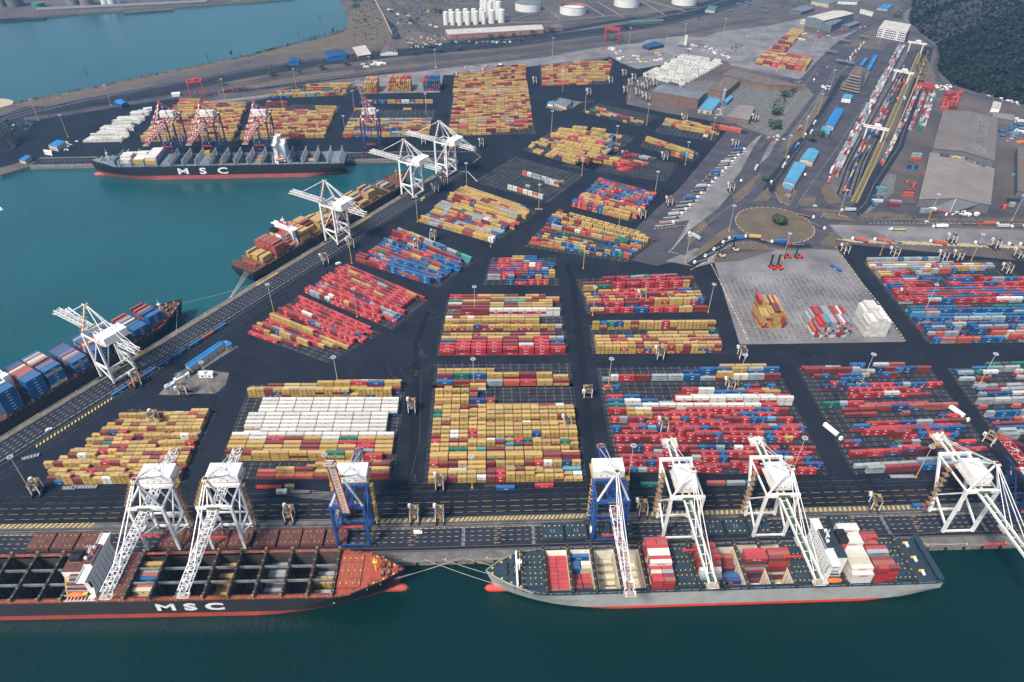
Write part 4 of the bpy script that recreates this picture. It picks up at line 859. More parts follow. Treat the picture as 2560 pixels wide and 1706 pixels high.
    def stack(s, nick, xa, xb, ys, z0, hs, pal, same=.5, near=-1, split=None, vis0=.9, logos=None):
        """columns of containers along the ship; ys = column centres; hs heights; near = side facing the viewer"""
        n = len(ys); order = sorted(range(n), key=lambda i: ys[i]*(-near))
        hprev = 0
        for q, i in enumerate(order):
            h = hs[i]; sp_ = split and split[i] == '2'; c = pal[i] if isinstance(pal, list) else pick(pal)
            if h <= 0: hprev = 0; continue
            for hx in ((0, 1) if sp_ else (0,)):
                for k in range(h):
                    cc = (c[hx % len(c)] if k == h-1 else (c[(k+hx) % len(c)] if rnd.random() < same else pick(''.join(pal) if isinstance(pal, list) else pal)))
                    ln = 6.06 if sp_ else 12.19; cx = (xa+xb)/2 if not sp_ else lerp(xa, xb, .25+.5*hx)
                    w_ = s.T @ Vector((cx, ys[i], z0+2.6*k))
                    add_c(w_, s.rz, ln, cc, k == h-1, max(0, min(1, k+1-hprev+.0))*vis0, f"{'short' if sp_ else 'long'} container, {'top' if k == h-1 else ('bottom' if k == 0 else ORD[k+1])} tier, {ORD[q+1]} from near side, {nick}{(', fore',', aft')[hx] if sp_ else ''}", tint=rnd.uniform(.85, 1.08), logo=(logos or {}).get(cc))
            hprev = h
def cols(n, hw): return [-hw+2*hw*(i+.5)/n for i in range(n)]
def slab_tower(s, xf, xa, zt_, face, roof, core=.45, dirn=1, glassc='glass'):
    """accommodation block: broad slab facing the bow (xf), stepped decks aft (xa)"""
    z0 = s.zd; hw = s.B/2
    m_ = MB(); lo, hi = (min(xf, xf-dirn*4), max(xf, xf-dirn*4))
    m_.box(lo, hi, -hw*.93, hw*.93, z0, z0+3, face)
    m_.box(lo, hi, -hw*.80, hw*.80, z0+3, zt_, face, top=roof)
    # flared wing brackets
    for sd in (1, -1):
        pts = [(sd*hw*.78, z0+3), (sd*hw*.93, z0+3), (sd*hw*.80, z0+9), (sd*hw*.80, zt_-3), (sd*hw*1.02, zt_), (sd*hw*.78, zt_)]
        f = [Vector((xf+.02*dirn, p[0], p[1])) for p in pts]; b = [Vector((xf-dirn*1.4, p[0], p[1])) for p in pts]
        m_.face(f if sd*dirn > 0 else f[::-1], face); m_.face(b[::-1] if sd*dirn > 0 else b, face)
        for k in range(6): m_.face([f[k], f[(k+1)%6], b[(k+1)%6], b[k]], face)
    lo2, hi2 = min(xa, xf-dirn*4), max(xa, xf-dirn*4)
    m_.box(lo2, hi2, -hw*core, hw*(core+.05), z0, zt_-(2.5 if core < .5 else .3), face, top=roof)
    for q, zz in enumerate((z0+2.6, z0+5.4, z0+8.2, z0+11, z0+13.8)):
        if zz < zt_-3: m_.box(min(xa+dirn*q*1.1, xf-dirn*4), max(xa+dirn*q*1.1, xf-dirn*4), -hw*(.86-.06*q), hw*(.86-.06*q), zz-.2, zz, face, top=roof, bottom=True)
        for yy in (-hw*(.86-.06*q), hw*(.86-.06*q)): m_.bar((min(xa+dirn*q*1.1, xf-dirn*4), yy, zz+1), (max(xa+dirn*q*1.1, xf-dirn*4), yy, zz+1), .14, face)
    sup = s.part('superstructure', m_)
    w_ = MB()
    for r_ in range(6):
        zz = z0+3.2+r_*(zt_-z0-5)/6
        for c_ in range(7):
            y = (-.66+.22*c_)*hw; w_.box(xf-.02, xf+.06, y-.3, y+.3, zz, zz+.75, glassc) if dirn > 0 else w_.box(xf-.06, xf+.02, y-.3, y+.3, zz, zz+.75, glassc)
    w_.build('windows', sup)
    m_ = MB(); m_.box(lo-.6, hi+.4, -hw*1.03, hw*1.03, zt_, zt_+.5, face, bottom=True); m_.box(lo-.6, lo-.4, -hw*1.03, hw*1.03, zt_+.5, zt_+1.5, face); m_.box(hi+.2, hi+.4, -hw*1.03, hw*1.03, zt_+.5, zt_+1.5, face)
    m_.box(lo, hi, -hw*.42, hw*.42, zt_+.5, zt_+3.4, face, top=roof); m_.box(xf-.05, xf+.05, -hw*.4, hw*.4, zt_+1.6, zt_+2.6, 'glass')
    s.part('navigation_bridge', m_)
    cx = (lo+hi)/2; m_ = MB(); m_.tube((cx,0,zt_+3.4),(cx,0,zt_+11), .4, 'white', r1=.2); m_.bar((cx,-2.4,zt_+8),(cx,2.4,zt_+8), .25, 'white'); m_.bar((cx-.3,-1.6,zt_+6.3),(cx-.3,1.6,zt_+6.3), .5, 'white'); s.part('radar_mast', m_)
    for (xx, yy) in ((cx-1, -hw*.25), (cx+.6, hw*.2)):
        m_ = MB(); m_.cyl((xx,yy), .2, zt_+3.4, zt_+4.6, 'white', 8)
        for j in range(5):
            a0_, a1_ = -PI/2+PI*j/5, -PI/2+PI*(j+1)/5; m_.cyl((xx,yy), 1.0*math.cos(a0_)+.001, zt_+5.4+math.sin(a0_), zt_+5.4+math.sin(a1_), 'white', 10, r1=max(.001, math.cos(a1_)))
        s.part('radar_dome', m_)
def funnel(s, x, y, w_, l_, z0, z1, body, cap, emblem=None):
    m_ = MB(); m_.box(x-l_/2, x+l_/2, y-w_/2, y+w_/2, z0, z1-3.2, body); m_.box(x-l_/2, x+l_/2, y-w_/2, y+w_/2, z1-3.2, z1, cap)
    for k in range(3): m_.tube((x-l_*.3+k*l_*.28, y, z1), (x-l_*.3+k*l_*.28-.5, y+.4, z1+1.8), .5, 'black')
    f = s.part('funnel', m_)
    if emblem == 'ring':
        e = MB()
        for sd in (1, -1):
            for k in range(20):
                a0_, a1_ = 2*PI*k/20, 2*PI*(k+1)/20; zc = z0+(z1-3.2-z0)*.6; yy = y+sd*(w_/2+.04)
                e.face([(x+math.cos(a)*r_*1.15, yy, zc+math.sin(a)*r_) for a, r_ in ((a0_,1.3),(a1_,1.3),(a1_,1.9),(a0_,1.9))], 'black')
            e.box(x-.8, x+.8, yy-.02, yy+.02, zc-.5, zc+.5, 'black')
        e.build('emblem', f)
    elif emblem:
        me = text_mesh(emblem, 5.6, 'white', 1.25, .12)
        for sd in (-1, 1):
            o = bpy.data.objects.new('lettering', me); col.objects.link(o); o.parent = f
            o.matrix_local = Matrix.Translation((x, y+sd*(w_/2+.1), z0+(z1-3.2-z0)*.5-1.3)) @ Matrix.Rotation(PI if sd > 0 else 0, 4, 'Z') @ Matrix.Rotation(PI/2, 4, 'X')
def lifeboat(s, x, y, z, l_=8):
    m_ = MB(); n_ = 8; prev = None
    for i in range(9):
        t = i/8; r_ = 1.5*math.sin(PI*min(1, max(0, .08+.84*t)))**.5; ring = [Vector((x-l_/2+l_*t, y+r_*math.cos(2*PI*k/n_), z+1.5+r_*.85*math.sin(2*PI*k/n_))) for k in range(n_)]
        if prev:
            for k in range(n_): m_.face([prev[k], prev[(k+1)%n_], ring[(k+1)%n_], ring[k]], 'orange')
        else: m_.face(ring, 'orange')
        prev = ring
    m_.face(prev, 'orange'); s.part('lifeboat', m_)
def hull_text(s, txt, x, z, size, sx, side, gap, mt='white', bold=.03):
    """big letters on the hull; side -1 = starboard"""
    for k, ch in enumerate(txt):
        me = text_mesh(ch, size, mt, sx, size*bold*(.6 if ch == 'M' else 1))
        o = bpy.data.objects.new('hull_letter', me); col.objects.link(o); o.parent = s.root
        xx = x+(k*gap if side < 0 else -k*gap)
        o.matrix_local = Matrix.Translation((xx, side*(s.B/2+.12), z)) @ Matrix.Rotation(0 if side < 0 else PI, 4, 'Z') @ Matrix.Rotation(PI/2, 4, 'X')

# --- S1: black hull at the near left, heading right -----------------------------------
s1 = Ship('container_ship', -290, -206.2, 0, 283, 31, 12, 'hull_black', 'boot_red', 'deck_brown', 'hold_dark', 15, boot_top=0.2, label='black hulled ship with empty brown holds at the near left quay, bow right', cat='ship', group=None)
X = lambda x: x+290
bays = [(X(-258),X(-245.5),'hold'),(X(-244.5),X(-232),'hold'),(X(-231),X(-217.5),'hold'),(X(-216.5),X(-203),'hold'),(X(-202),X(-190.5),'hold'),(X(-190),X(-171.5),'plate'),(X(-170.5),X(-158),'hatch'),(X(-156.6),X(-144.2),'hold'),(X(-142.8),X(-130),'hold'),(X(-128.6),X(-115.8),'hold'),(X(-114.4),X(-102.3),'hold'),(X(-101),X(-88.5),'hold'),(X(-87.2),X(-73.6),'hold'),(X(-72.2),X(-59.6),'hold'),(X(-58.2),X(-45),'hold')]
s1.deck_plan(bays, 13.4, girders=(-4.6, 4.6), bridge='dark_steel', spot='ochre')
m_ = MB()
for e0, e1 in ((-10.5,-5),(-4.9,5.6),(5.7,11)):
    m_ = MB(); m_.box(X(-43.6), X(-31), e0, e1, 12, 13.9, 'deck_red')
    for k in range(5): m_.box(X(-42+k*2.6), X(-41.6+k*2.6), e0+.6, e1-.6, 13.9, 14, 'rail_rust')
    for k in range(4): m_.cyl((X(-42+k*3.4), (e0+e1)/2), .4, 13.9, 14.1, 'yellow', 6)
    s1.part('hatch_cover', m_, 'bright red hatch cover near the bow')
m_ = MB()                                                             # red lead forecastle plating over the brown deck
n_ = 14
for k in range(n_):
    a, b = lerp(X(-44.5), 282.6, k/n_), lerp(X(-44.5), 282.6, (k+1)/n_); m_.face([(a,-s1.wd(a)+.4,s1.zt(a)+.03),(b,-s1.wd(b)+.4,s1.zt(b)+.03),(b,s1.wd(b)-.4,s1.zt(b)+.03),(a,s1.wd(a)-.4,s1.zt(a)+.03)], 'deck_red')
s1.part('forecastle_deck', m_)
m_ = MB(); m_.box(0, X(-45), -15.3, -13.9, 12.02, 12.9, 'deck_red'); m_.box(0, X(-45), 13.9, 15.3, 12.02, 12.9, 'deck_red'); s1.part('side_walkway', m_)
slab_tower(s1, X(-171.5), X(-189), 30, 'white', 'deck_brown')
m_ = MB()
for a in range(2):
    for b in range(3): m_.box(X(-174.2)+a*1.3-4, X(-173.1)+a*1.3-4, -14.4+b*1.2, -13.4+b*1.2, 17, 17.3, 'yellow')
s1.part('life_raft_rack', m_)
funnel(s1, X(-184), 2, 6, 5.5, 14, 31, 'funnel_yellow', 'black', 'ring'); lifeboat(s1, X(-182), -13.2, 14.5, 8.5); lifeboat(s1, X(-180), 13.2, 14.5, 8.5)
m_ = MB(); m_.tube((X(-188),-13,12),(X(-187),-9,24), .4, 'yellow'); m_.tube((X(-187),-9,24),(X(-184),1,25), .3, 'yellow'); s1.part('provision_crane', m_)
s1.fore(mast='yellow', wind='rail_rust', x=X(-18))
m_ = MB()
for k in range(9): m_.box(X(-188+k*1.9), X(-187.6+k*1.9), -15.3, -12.6, 12.2, 13.2, 'white')
m_.bar((X(-189),-15.3,13.3),(X(-172),-15.3,13.3), .2, 'white'); s1.part('gangway', m_)
hull_text(s1, 'MSC', X(-136.6), 3.2, 8.4, 1.75, -1, 13.2, bold=.045)
hz = 12-13+.6
s1.stack('open hold before bridge', X(-156.4), X(-144.4), cols(11,13), hz+6, [0,1,2,2,0,2,2,2,0,2,1], list('mylosbpsgym'), 1)
s1.stack('open hold of black ship', X(-114.2), X(-102.5), cols(11,13), hz, [1,1,2,1,1,2,1,2,1,0,2], list('yyyyyypyyyy'), 1, split='22222222222')
s1.stack('hold beside red hatch', X(-58), X(-45.2), cols(11,13), hz+3, [1,1,1,0,2,2,0,1,0,1,1], list('wwskyymsssw'), 1, split='11112211111')
s1.stack('second hold aft of red hatch', X(-87), X(-73.8), cols(11,13), hz+2, [1,1,1,1,1,1,1,1,1,1,1], list('kskskskssks'), 1)
# --- S2: grey hull at the near right, heading left ------------------------------------
s2 = Ship('container_ship', 296.5, Q(296)-16.6, PI+.013, 258, 31, 11, 'hull_grey', 'boot_bright', 'deck_blue', 'hold_cream', 14, boot_top=-1.2, label='pale grey hulled ship with white bridge and dark blue deck at the near right', cat='ship')
Y = lambda x: 296.5-x
b2 = [(Y(71.5),Y(58.5),'hatch'),(Y(85.5),Y(73.5),'hold'),(Y(99),Y(87.5),'hold'),(Y(113.2),Y(101.5),'hold'),(Y(127.6),Y(115.2),'hold'),(Y(142.8),Y(129.8),'hatch'),(Y(156.6),Y(144.6),'hatch'),(Y(170.6),Y(158.6),'hatch'),(Y(184),Y(172.4),'hold'),(Y(198),Y(186),'hold'),(Y(211),Y(200),'hold'),(Y(224.5),Y(213),'hatch'),(Y(240),Y(225.5),'plate'),(Y(253.8),Y(241.5),'hatch'),(Y(267),Y(255),'hatch'),(Y(280),Y(268.3),'hatch')]
b2 = sorted(b2)
hw2 = 13.2
s2.deck_plan(b2, hw2, bridge='dark_steel', spot='yellow')
slab_tower(s2, Y(226), Y(237.5), 31, 'white', 'deck_blue', core=.62)
funnel(s2, Y(238.5), -2.5, 8, 5, 13, 34, 'red_paint', 'black', 'K'); lifeboat(s2, Y(233), 13.8, 13.5, 8); s2.fore(wind='dark_steel', x=244)
m_ = MB(); m_.box(240.0, 241.0, -s2.wd(240)+.3, s2.wd(240)-.3, 13, 16, 'white'); s2.part('breakwater', m_)
m_ = MB()
for sd in (0, 1):
    for k in range(22): a = -15+k*1.36; m_.bar((1.4+2*sd, a, 12), (1.4+2*sd, a+1.36, 15 if k % 2 else 12), .3, 'deck_blue'); 
m_.box(.8, 4.2, -15.3, 15.3, 14.6, 15, 'deck_blue', bottom=True); s2.part('stern_frame', m_)
for yy in (9, -10, 0):
    m_ = MB(); m_.tube((9,yy-1.2,12.2),(9,yy+1.2,12.2), .9, 'white'); m_.box(7.5,10.5,yy-2.4,yy-1.6,11,12.2,'yellow'); s2.part('mooring_winch', m_)
H = 11+1.7; c12 = cols(12, 14.6)   # stack columns sit across the full beam; near side is +y locally
s2.stack('red bow hold', Y(85.3), Y(73.7), cols(9,11.8), -1.4, [4,4,4,4,4,4,4,4,4], list('rrrrrrrrp'), .8, near=1, split='222222222')
s2.stack('blue and red bow hold', Y(98.8), Y(87.7), cols(10,12.8), -1.4, [3,4,3,3,2,2,4,4,3,4][::-1], ['b','bb','wb','lb','r','r','r','m','m','r'], .8, near=1, split='1222222222')
s2.stack('first cream hold', Y(113), Y(101.7), cols(10,12.8), -2.9, [2,1,2,1,2,1,1,2,1,1], ['l','l','l','l','l','l','ml','l','l','l'], 1, near=1, split='2121212121')
s2.stack('second cream hold', Y(127.4), Y(115.4), cols(10,12.8), -2.9, [0,1,0,1,0,1,1,0,1,1], list('llllllllll'), 1, near=1)
s2.stack('stack beside blue crane boom', Y(142.7), Y(129.9), c12, H, [3,3,3,3,4,4,4,4,4,4,4,3][::-1], ['rb','rr','pr','r','w','w','r','w','rr','sl','mr','pr'], .55, near=1, split='222111112222'.replace('111','111'), logos={'w':'KL', 'r':'K'})
s2.stack('stack between white cranes', Y(170.5), Y(158.7), c12, H, [0,0,3,3,3,3,4,3,2,1,0,0], list('rrrmpmrmwsrr'), .55, near=1, logos={'w':'KL'})
s2.stack('blue filled hold', Y(183.8), Y(172.6), cols(10,12.8), -2.9, [3,4,3,3,2,3,4,4,3,1], list('mpmmbbbnmb'), .8, near=1)
s2.stack('tall mixed stack', Y(197.8), Y(186.2), c12, -2.9, [0,0,0,0,9,9,9,0,0,0,0,0], list('swnprrrswknp'), .15, near=1, logos={'w':'KL'})
s2.stack('red stack before bridge', Y(210.8), Y(200.2), c12, -2.9, [0,0,0,0,9,9,9,0,0,0,0,0], list('rpmorpmwromr'), .3, near=1)
s2.stack('pale stack behind bridge', Y(253.6), Y(241.7), c12, H, [3,4,4,4,4,4,4,5,5,5,6,6][::-1], list('wwlllwwwwwww')[::-1], .95, near=1, logos={'w': 'KL', 'l': ''})
s2.stack('red stern stacks', Y(266.8), Y(255.2), c12, H, [5,4,4,4,0,4,4,0,1,2,3,3][::-1], ['mr','pr','pr','m','m','s','r','r','pr','pp','r','m'][::-1], .7, near=1, split='112211111112')
s2.moor([(s2.T @ Vector((250,6,13)), (54,Q(54)+1.4,.6)), (s2.T @ Vector((250,8,13)), (50,Q(50)+1.4,.6)), (s2.T @ Vector((252,-3,13)), (26,Q(26)+1.4,.6)), (s2.T @ Vector((1,-12,11)), (330,Q(330)+1.4,.6)), (s2.T @ Vector((1,-11,11)), (332,Q(332)+1.4,.6)), (s2.T @ Vector((1,-12,11)), (306,Q(306)+1.4,.6))][2:], 'pale rope tying the grey hulled ship to the front quay')
s2.moor([(s2.T @ Vector((250,9,12.5)), (2,Q(2)+1.4,.6)), (s2.T @ Vector((252,3,12.8)), (12,Q(12)+1.4,.6))], 'long pale bow rope running from the grey hulled ship to the front quay')
s1.moor([(s1.T @ Vector((278,-6,14)), (22,Q(22)+1.4,.6)), (s1.T @ Vector((279,-5,14)), (25,Q(25)+1.4,.6)), (s1.T @ Vector((276,8,14)), (0,-190,.6))], 'thin bow rope running from the black hulled ship to the front quay')
# --- S3: on the diagonal quay, blue containers ------------------------------------------
o3 = DG(-100, 16.8)
s3 = Ship('container_ship', o3.x, o3.y, DANG, 274, 31, 9, 'hull_black', 'deck_brown', 'deck_brown', 'hold_dark', 12, boot_top=-1.5, label='container ship with blue container stacks and white deck cranes on the diagonal quay', cat='ship')
Z = lambda a: a+100
b3 = [(Z(a), Z(a)+13, 'hatch') for a in (-84,-69,-54,-38,-19,-4,14,33,47,66,84,100,118,134)]
s3.deck_plan(b3, 13.4, bridge='dark_steel', spot='ochre', bh=1.6); s3.fore(x=Z(158), mast='white', wind='rail_rust')
pal3 = 'bbbbnnpplbms'; full = cols(12, 14.6)
for i, (a, h, nm) in enumerate(((-54,5,'left edge blue ship stack'),(-38,5,'second blue ship stack'),(-19,6,'stack left of bare hatch'),(14,6,'stack right of bare hatch'),(33,5,'stack behind deck crane'),(47,5,'stack under white crane'),(66,4,'dark stack under crane house'),(84,4,'stack below second deck crane'),(118,3,'blue stack near bow'),(100,4,'stack behind bow stack'),(134,4,'bow stack'))):
    c_ = full if a < 130 else full[1:-1]
    s3.stack(nm, Z(a)+.3, Z(a)+12.7, c_, 10.7, [h+(1 if a < 60 else 0)-(rnd.random() < .12) for _ in c_], ['b' if j < 3 else pick(pal3) for j in range(len(c_))], .5, near=-1, logos={'b': 'B'})
for a, nm in ((-24,'jib crane'),(28.5,'jib crane'),(97.5,'jib crane')):
    m_ = MB(); x = Z(a); m_.box(x-2, x+2, -2.4, 1.4, 9, 30, 'white'); m_.box(x-2.2, x+2.2, -3.2, 2, 27, 31.5, 'white')
    for q in (-1.6, 1.6):
        m_.bar((x+q,1.5,29),(x+q*.7,30,37), .9, 'white')
    for k in range(5): t = (k+.6)/5; m_.bar((x-1.6,1.5+28.5*t,29+8*t),(x+1.6,1.5+28.5*t,29+8*t), .5, 'white')
    m_.tube((x,29.5,36),(x,29.5,33), .5, 'orange'); s3.part('deck_crane', m_)
s3.moor([(s3.T @ Vector((270,-2,11)), DG(235,-1.5,.6)), (s3.T @ Vector((262,-9,11)), DG(150,-1.5,.6))], 'pale bow rope of the ship with blue containers')
# --- S4: stern towards us on the diagonal quay -------------------------------------------
o4 = DG(240, 16.4)
s4 = Ship('container_ship', o4.x, o4.y, DANG, 252, 30, 9, 'hull_black', 'deck_brown', 'deck_brown', 'hold_dark', 12, boot_top=-2, label='black hulled ship with yellow funnel and rusty red deck on the diagonal quay', cat='ship')
b4 = [(16,29,'hatch'),(31,44,'hatch'),(46,62,'plate'),(64,77,'hatch'),(79,92,'hatch'),(94,107,'hatch'),(110,123,'hatch'),(125,138,'hatch'),(141,154,'hatch'),(156,169,'hatch'),(172,185,'hatch'),(188,201,'hold'),(203,216,'hatch')]
s4.deck_plan(b4, 12.6, bridge='rail_rust', spot='ochre', bh=1.4); s4.fore(mast='ochre', wind='rail_rust')
slab_tower(s4, 61, 47, 27, 'white', 'deck_red'); funnel(s4, 49, 4, 6, 6, 12, 28, 'funnel_yellow', 'black', 'ring'); lifeboat(s4, 55, -12.6, 12)
m_ = MB()
for k in range(12): y = -13+k*2.3; m_.bar((3,y,9),(3.2,y,13), .3, 'rail_rust'); m_.bar((8,y*.9,9),(8,y*.9,11), .3, 'rail_rust')
m_.bar((3,-14,13),(3,13.5,13), .4, 'deck_red'); m_.box(9,12,-9,9,9,11.2,'deck_red'); m_.tube((7,-5,10),(7,-2,10),.9,'dark_steel'); m_.tube((7,3,10),(7,6,10),.9,'dark_steel'); s4.part('stern_gear', m_)
f4 = cols(11, 13.8); p4_ = 'yyymmyo'
s4.stack('the stern stack of the middle ship', 17, 28.6, f4, 10.7, [0,2,2,0,2,2,2,0,1,2,0], list('yyyyyyyyyyy'), .8, split='2'*11)
s4.stack('the brown stack aft of the yellow funnel', 31.3, 43.7, f4, 10.7, [4,5,5,5,5,5,5,5,5,4,4], list('ppmpmppmppp'), .3)
s4.stack('the stack before the bridge of the middle ship', 65, 77, f4, 10.7, [4,4,4,4,4,4,4,4,4,4,4], list('yymypymypyp'), .4)
s4.stack('the second stack before the bridge', 79.3, 91.7, f4, 10.7, [0,0,0,2,3,4,4,4,4,4,3], list('yymymmpyyyp'), .4)
for a, hs in ((94,[1,2,3,3,3,3,3,2,3,2,2]),(110,[0,1,1,2,2,2,1,2,2,2,1]),(125,[0,0,0,3,3,2,3,3,3,2,2]),(141,[1,0,2,2,3,3,3,3,3,3,2]),(156,[0,1,1,0,2,2,3,3,2,3,2]),(172,[0,0,3,3,4,3,4,4,2,1,1]),(203,[0,1,0,0,1,1,0,1,0,0,0])):
    s4.stack(f'the {ORD[int(a/15)-5] if a < 200 else "foremost"} foredeck stack of the middle ship', a+.3, a+12.7, f4, 10.7, hs, [pick('yyyyyymsyk') for _ in f4], .6, split=''.join(rnd.choice('12') for _ in f4))
for k in range(5):
    s4.moor([(s4.T @ Vector((1,-3-k*1.6,8)), DG(206+k*.8,-1.5,.6))], 'thin stern rope of the middle ship fanning down to the quay')
# --- S5: far black ship heading left -------------------------------------------------------
o5 = FG(7, -19.6)
s5 = Ship('container_ship', o5.x, o5.y, FANG+PI, 302, 36, 13, 'hull_black', 'boot_pink', 'deck_grey', 'deck_grey', 11, boot_top=1.4, label='black hulled container ship with pink waterline band at the far quay, bow to the left', cat='ship')
b5 = [(6,18,'hatch'),(20,32,'hold'),(35,47,'hold'),(50,62,'hold'),(66,82,'plate'),(84,96,'hold'),(99,111,'hold'),(114,126,'hold'),(129,141,'hold'),(144,156,'hold'),(159,171,'hatch'),(174,186,'hold'),(189,201,'hold'),(204,216,'hatch'),(219,231,'hatch'),(234,246,'hatch'),(249,262,'hatch')]
s5.deck_plan(b5, 15.4, bridge='grey_steel', spot='grey_steel', bh=7)
slab_tower(s5, 81, 69, 36, 'white', 'white'); funnel(s5, 72, -3, 6, 6, 14, 36, 'wall_cream', 'white', 'ring'); lifeboat(s5, 76, 16.5, 17, 8); s5.fore(mast='white', wind='grey_steel', x=285)
m_ = MB(); m_.box(266, 267, -s5.wd(266)+.4, s5.wd(266)-.4, 14, 21, 'deck_grey'); s5.part('breakwater', m_)
hull_text(s5, 'MSC', 190, 3.0, 10.5, 1.7, 1, 23)
f5 = cols(13, 17)
s5.stack('the white bow stack of the far ship', 249.4, 261.6, f5[2:-2], 14.8, [2,2,2,3,3,3,3,3,2], list('wwwwwwwww'), .9, near=1)
s5.stack('the second white stack of the far ship', 234.4, 245.6, f5[1:-1], 14.8, [2,2,2,3,3,2,2,2,2,2,2], list('wwwwwwwwwwy'), .9, near=1)
s5.stack('the third white stack of the far ship', 219.4, 230.6, f5, 14.8, [3,3,3,3,3,3,3,3,3,3,3,3,2], list('wwwwwwwwwwwwy'), .8, near=1)
for (a, hs, pl) in ((144,[2]*13,'ymmypmymymyyy'),(99,[3]*13,'yppmymymypyyy'),(129,[1,1,2,1,1,1,1,2,1,1,1,1,1],'mymyyymmyypyy'),(35,[0,0,0,2,3,3,3,0,0,0,0,0,0],'yyygyyyyyyyyy')):
    s5.stack('an open hold of the far ship', a+.3, a+11.8, f5[1:-1], 3.5, hs[:11], list(pl[:11]), .8, near=1)
w_ = s5.T @ Vector((164, -4, 14.8))
for k in range(3): add_c((w_.x, w_.y, 14.8+2.6*k), s5.rz, 6.06, 'y', k == 2, 1, '!mustard container, ' + ('bottom','middle','top')[k] + ' tier of the lone stack on the far ship')
# ================================================================== quay cranes
def truss(mb, p, q, w_, h, n, mt, T=None, th=.45, walk=None, br=.2):
    """box lattice girder from p to q"""
    p, q = Vector(p), Vector(q); d = (q-p).normalized(); x = d.cross(Vector((0,0,1))).normalized(); y = x.cross(d).normalized(); c = [(-1,-1),(1,-1),(1,1),(-1,1)]
    P_ = lambda t, k: p.lerp(q, t)+x*c[k][0]*w_/2+y*c[k][1]*h/2
    for k in range(4): mb.bar(P_(0,k), P_(1,k), th, mt if isinstance(mt, str) else mt[0], T=T)
    for i in range(n):
        a, b = i/n, (i+1)/n; mm = mt if isinstance(mt, str) else mt[i % len(mt)]
        for k in range(4):
            mb.bar(P_(a,k), P_(a,(k+1)%4), br, mm, T=T)
            mb.bar(P_(a if i % 2 else b,k), P_(b if i % 2 else a,(k+1)%4), br*.9, mm, T=T)
    if walk: mb.bar(p-y*h*.45, q-y*h*.45, w_*.35, walk, .12, T=T)
def stripes(mb, p, q, w_, n, a, b):
    p, q = Vector(p), Vector(q)
    for k in range(n): mb.bar(p.lerp(q, k/n), p.lerp(q, (k+1)/n), w_, a if k % 2 == 0 else b)
def crane(label, loc, rz, style='truss', boom=0, mirror=1, trolley=-20, wide=False, lift=0., rear=46):
    W = 9.4 if not wide else 10; G_ = 16 if not wide else 29; r = empty('quay_crane', loc, rz, label=label, cat='crane', group='ship to shore cranes')
    S = {'truss': ('white', 'white_grime'), 'box': ('white', 'white'), 'blue': ('blue_steel', 'blue_steel'), 'far': ('navy_steel', 'red_steel')}[style]
    leg, m2 = S; Hb = (39 if style != 'blue' else 37.5) if not wide else 48.5; Hb += lift
    def P_(nm, mb): return mb.build(nm, r)
    yl = 16 if style != 'box' else 30
    for sx in (-1, 1):
        m_ = MB(); m_.bar((sx*W,0,1.5),(sx*W*(1 if style != 'truss' else 1),0,Hb), 1.5, leg, 1.8); P_('leg', m_)
        m_ = MB()
        if style == 'box': m_.bar((sx*W,G_,1.5),(sx*W,G_+2,15), 1.5, leg, 1.8); m_.bar((sx*W,G_+2,14.5),(sx*W,yl,Hb), 1.3, leg, 1.6)
        else: m_.bar((sx*W,G_,1.5),(sx*W,G_,Hb), 1.4, leg, 1.6)
        P_('leg', m_)
        m_ = MB()                                       # side bracing
        if style == 'box':
            m_.bar((sx*W,G_+1.8,15),(sx*W,0,7), .9, leg, 1.2); m_.bar((sx*W,G_+1.8,15.3),(sx*W,0,Hb-1), .8, leg); m_.bar((sx*W,yl,Hb-1),(sx*W,0,Hb), .9, leg)
        else:
            m_.bar((sx*W,0,15),(sx*W,G_,15), 1.2, leg, 1.6); m_.bar((sx*W,0,15),(sx*W,G_,Hb-1), .7, leg); m_.bar((sx*W,G_,3.5),(sx*W,0,14), .9, leg)
            m_.bar((sx*W,0,Hb),(sx*W,G_+10,Hb), 1, leg, 1.3)
        P_('brace', m_)
        for yy in (0, G_):
            m_ = MB(); m_.box(sx*W-3.4, sx*W+3.4, yy-.55, yy+.55, .7, 1.5, 'dark_steel' if style != 'far' else 'red_steel', bottom=True)
            for k in range(4): xx = sx*W-2.8+k*1.87; m_.tube((xx,yy-.4,.5),(xx,yy+.4,.5), .45, 'tyre' if style != 'blue' else 'red_steel', 8)
            P_('bogie', m_)
    m_ = MB()
    top = ('red_paint', 'white') if style == 'far' else (leg, leg)
    if style == 'far':
        stripes(m_, (-W-.6,0,Hb), (W+.6,0,Hb), 1.9, 8, *top); P_('cross_beam', m_); m_ = MB(); stripes(m_, (-W-.6,G_,Hb), (W+.6,G_,Hb), 1.9, 8, *top)
    else: m_.bar((-W-.8,0,Hb),(W+.8,0,Hb), 1.9, leg, 2.1); P_('cross_beam', m_); m_ = MB(); m_.bar((-W-.8,yl,Hb),(W+.8,yl,Hb), 1.7, leg, 1.9)
    P_('cross_beam', m_)
    m_ = MB(); m_.bar((-W,G_,3),(W,G_,3), 1., leg, 1.5)
    if style in ('box', 'blue'): m_.bar((-W,0,2.2),(W,0,2.2), .9, leg, 1.2)
    if style == 'truss': m_.bar((-W,G_,15),(0,G_,Hb-1), .6, leg); m_.bar((W,G_,15),(0,G_,Hb-1), .6, leg); m_.bar((-W,G_,15),(W,G_,15), .9, leg)
    if style == 'far': m_.bar((-W,G_,4),(W,G_,16), .8, leg); m_.bar((W,G_,4),(-W,G_,16), .8, leg); m_.bar((-W,G_,16),(W,G_,16),1,leg)
    P_('sill_beam', m_)
    apx = Vector((0, 1.5, (61 if not wide else 72)+lift*1.3)); m_ = MB()
    stay = {'truss': 'white', 'box': 'white', 'blue': 'white', 'far': 'red_paint'}[style]
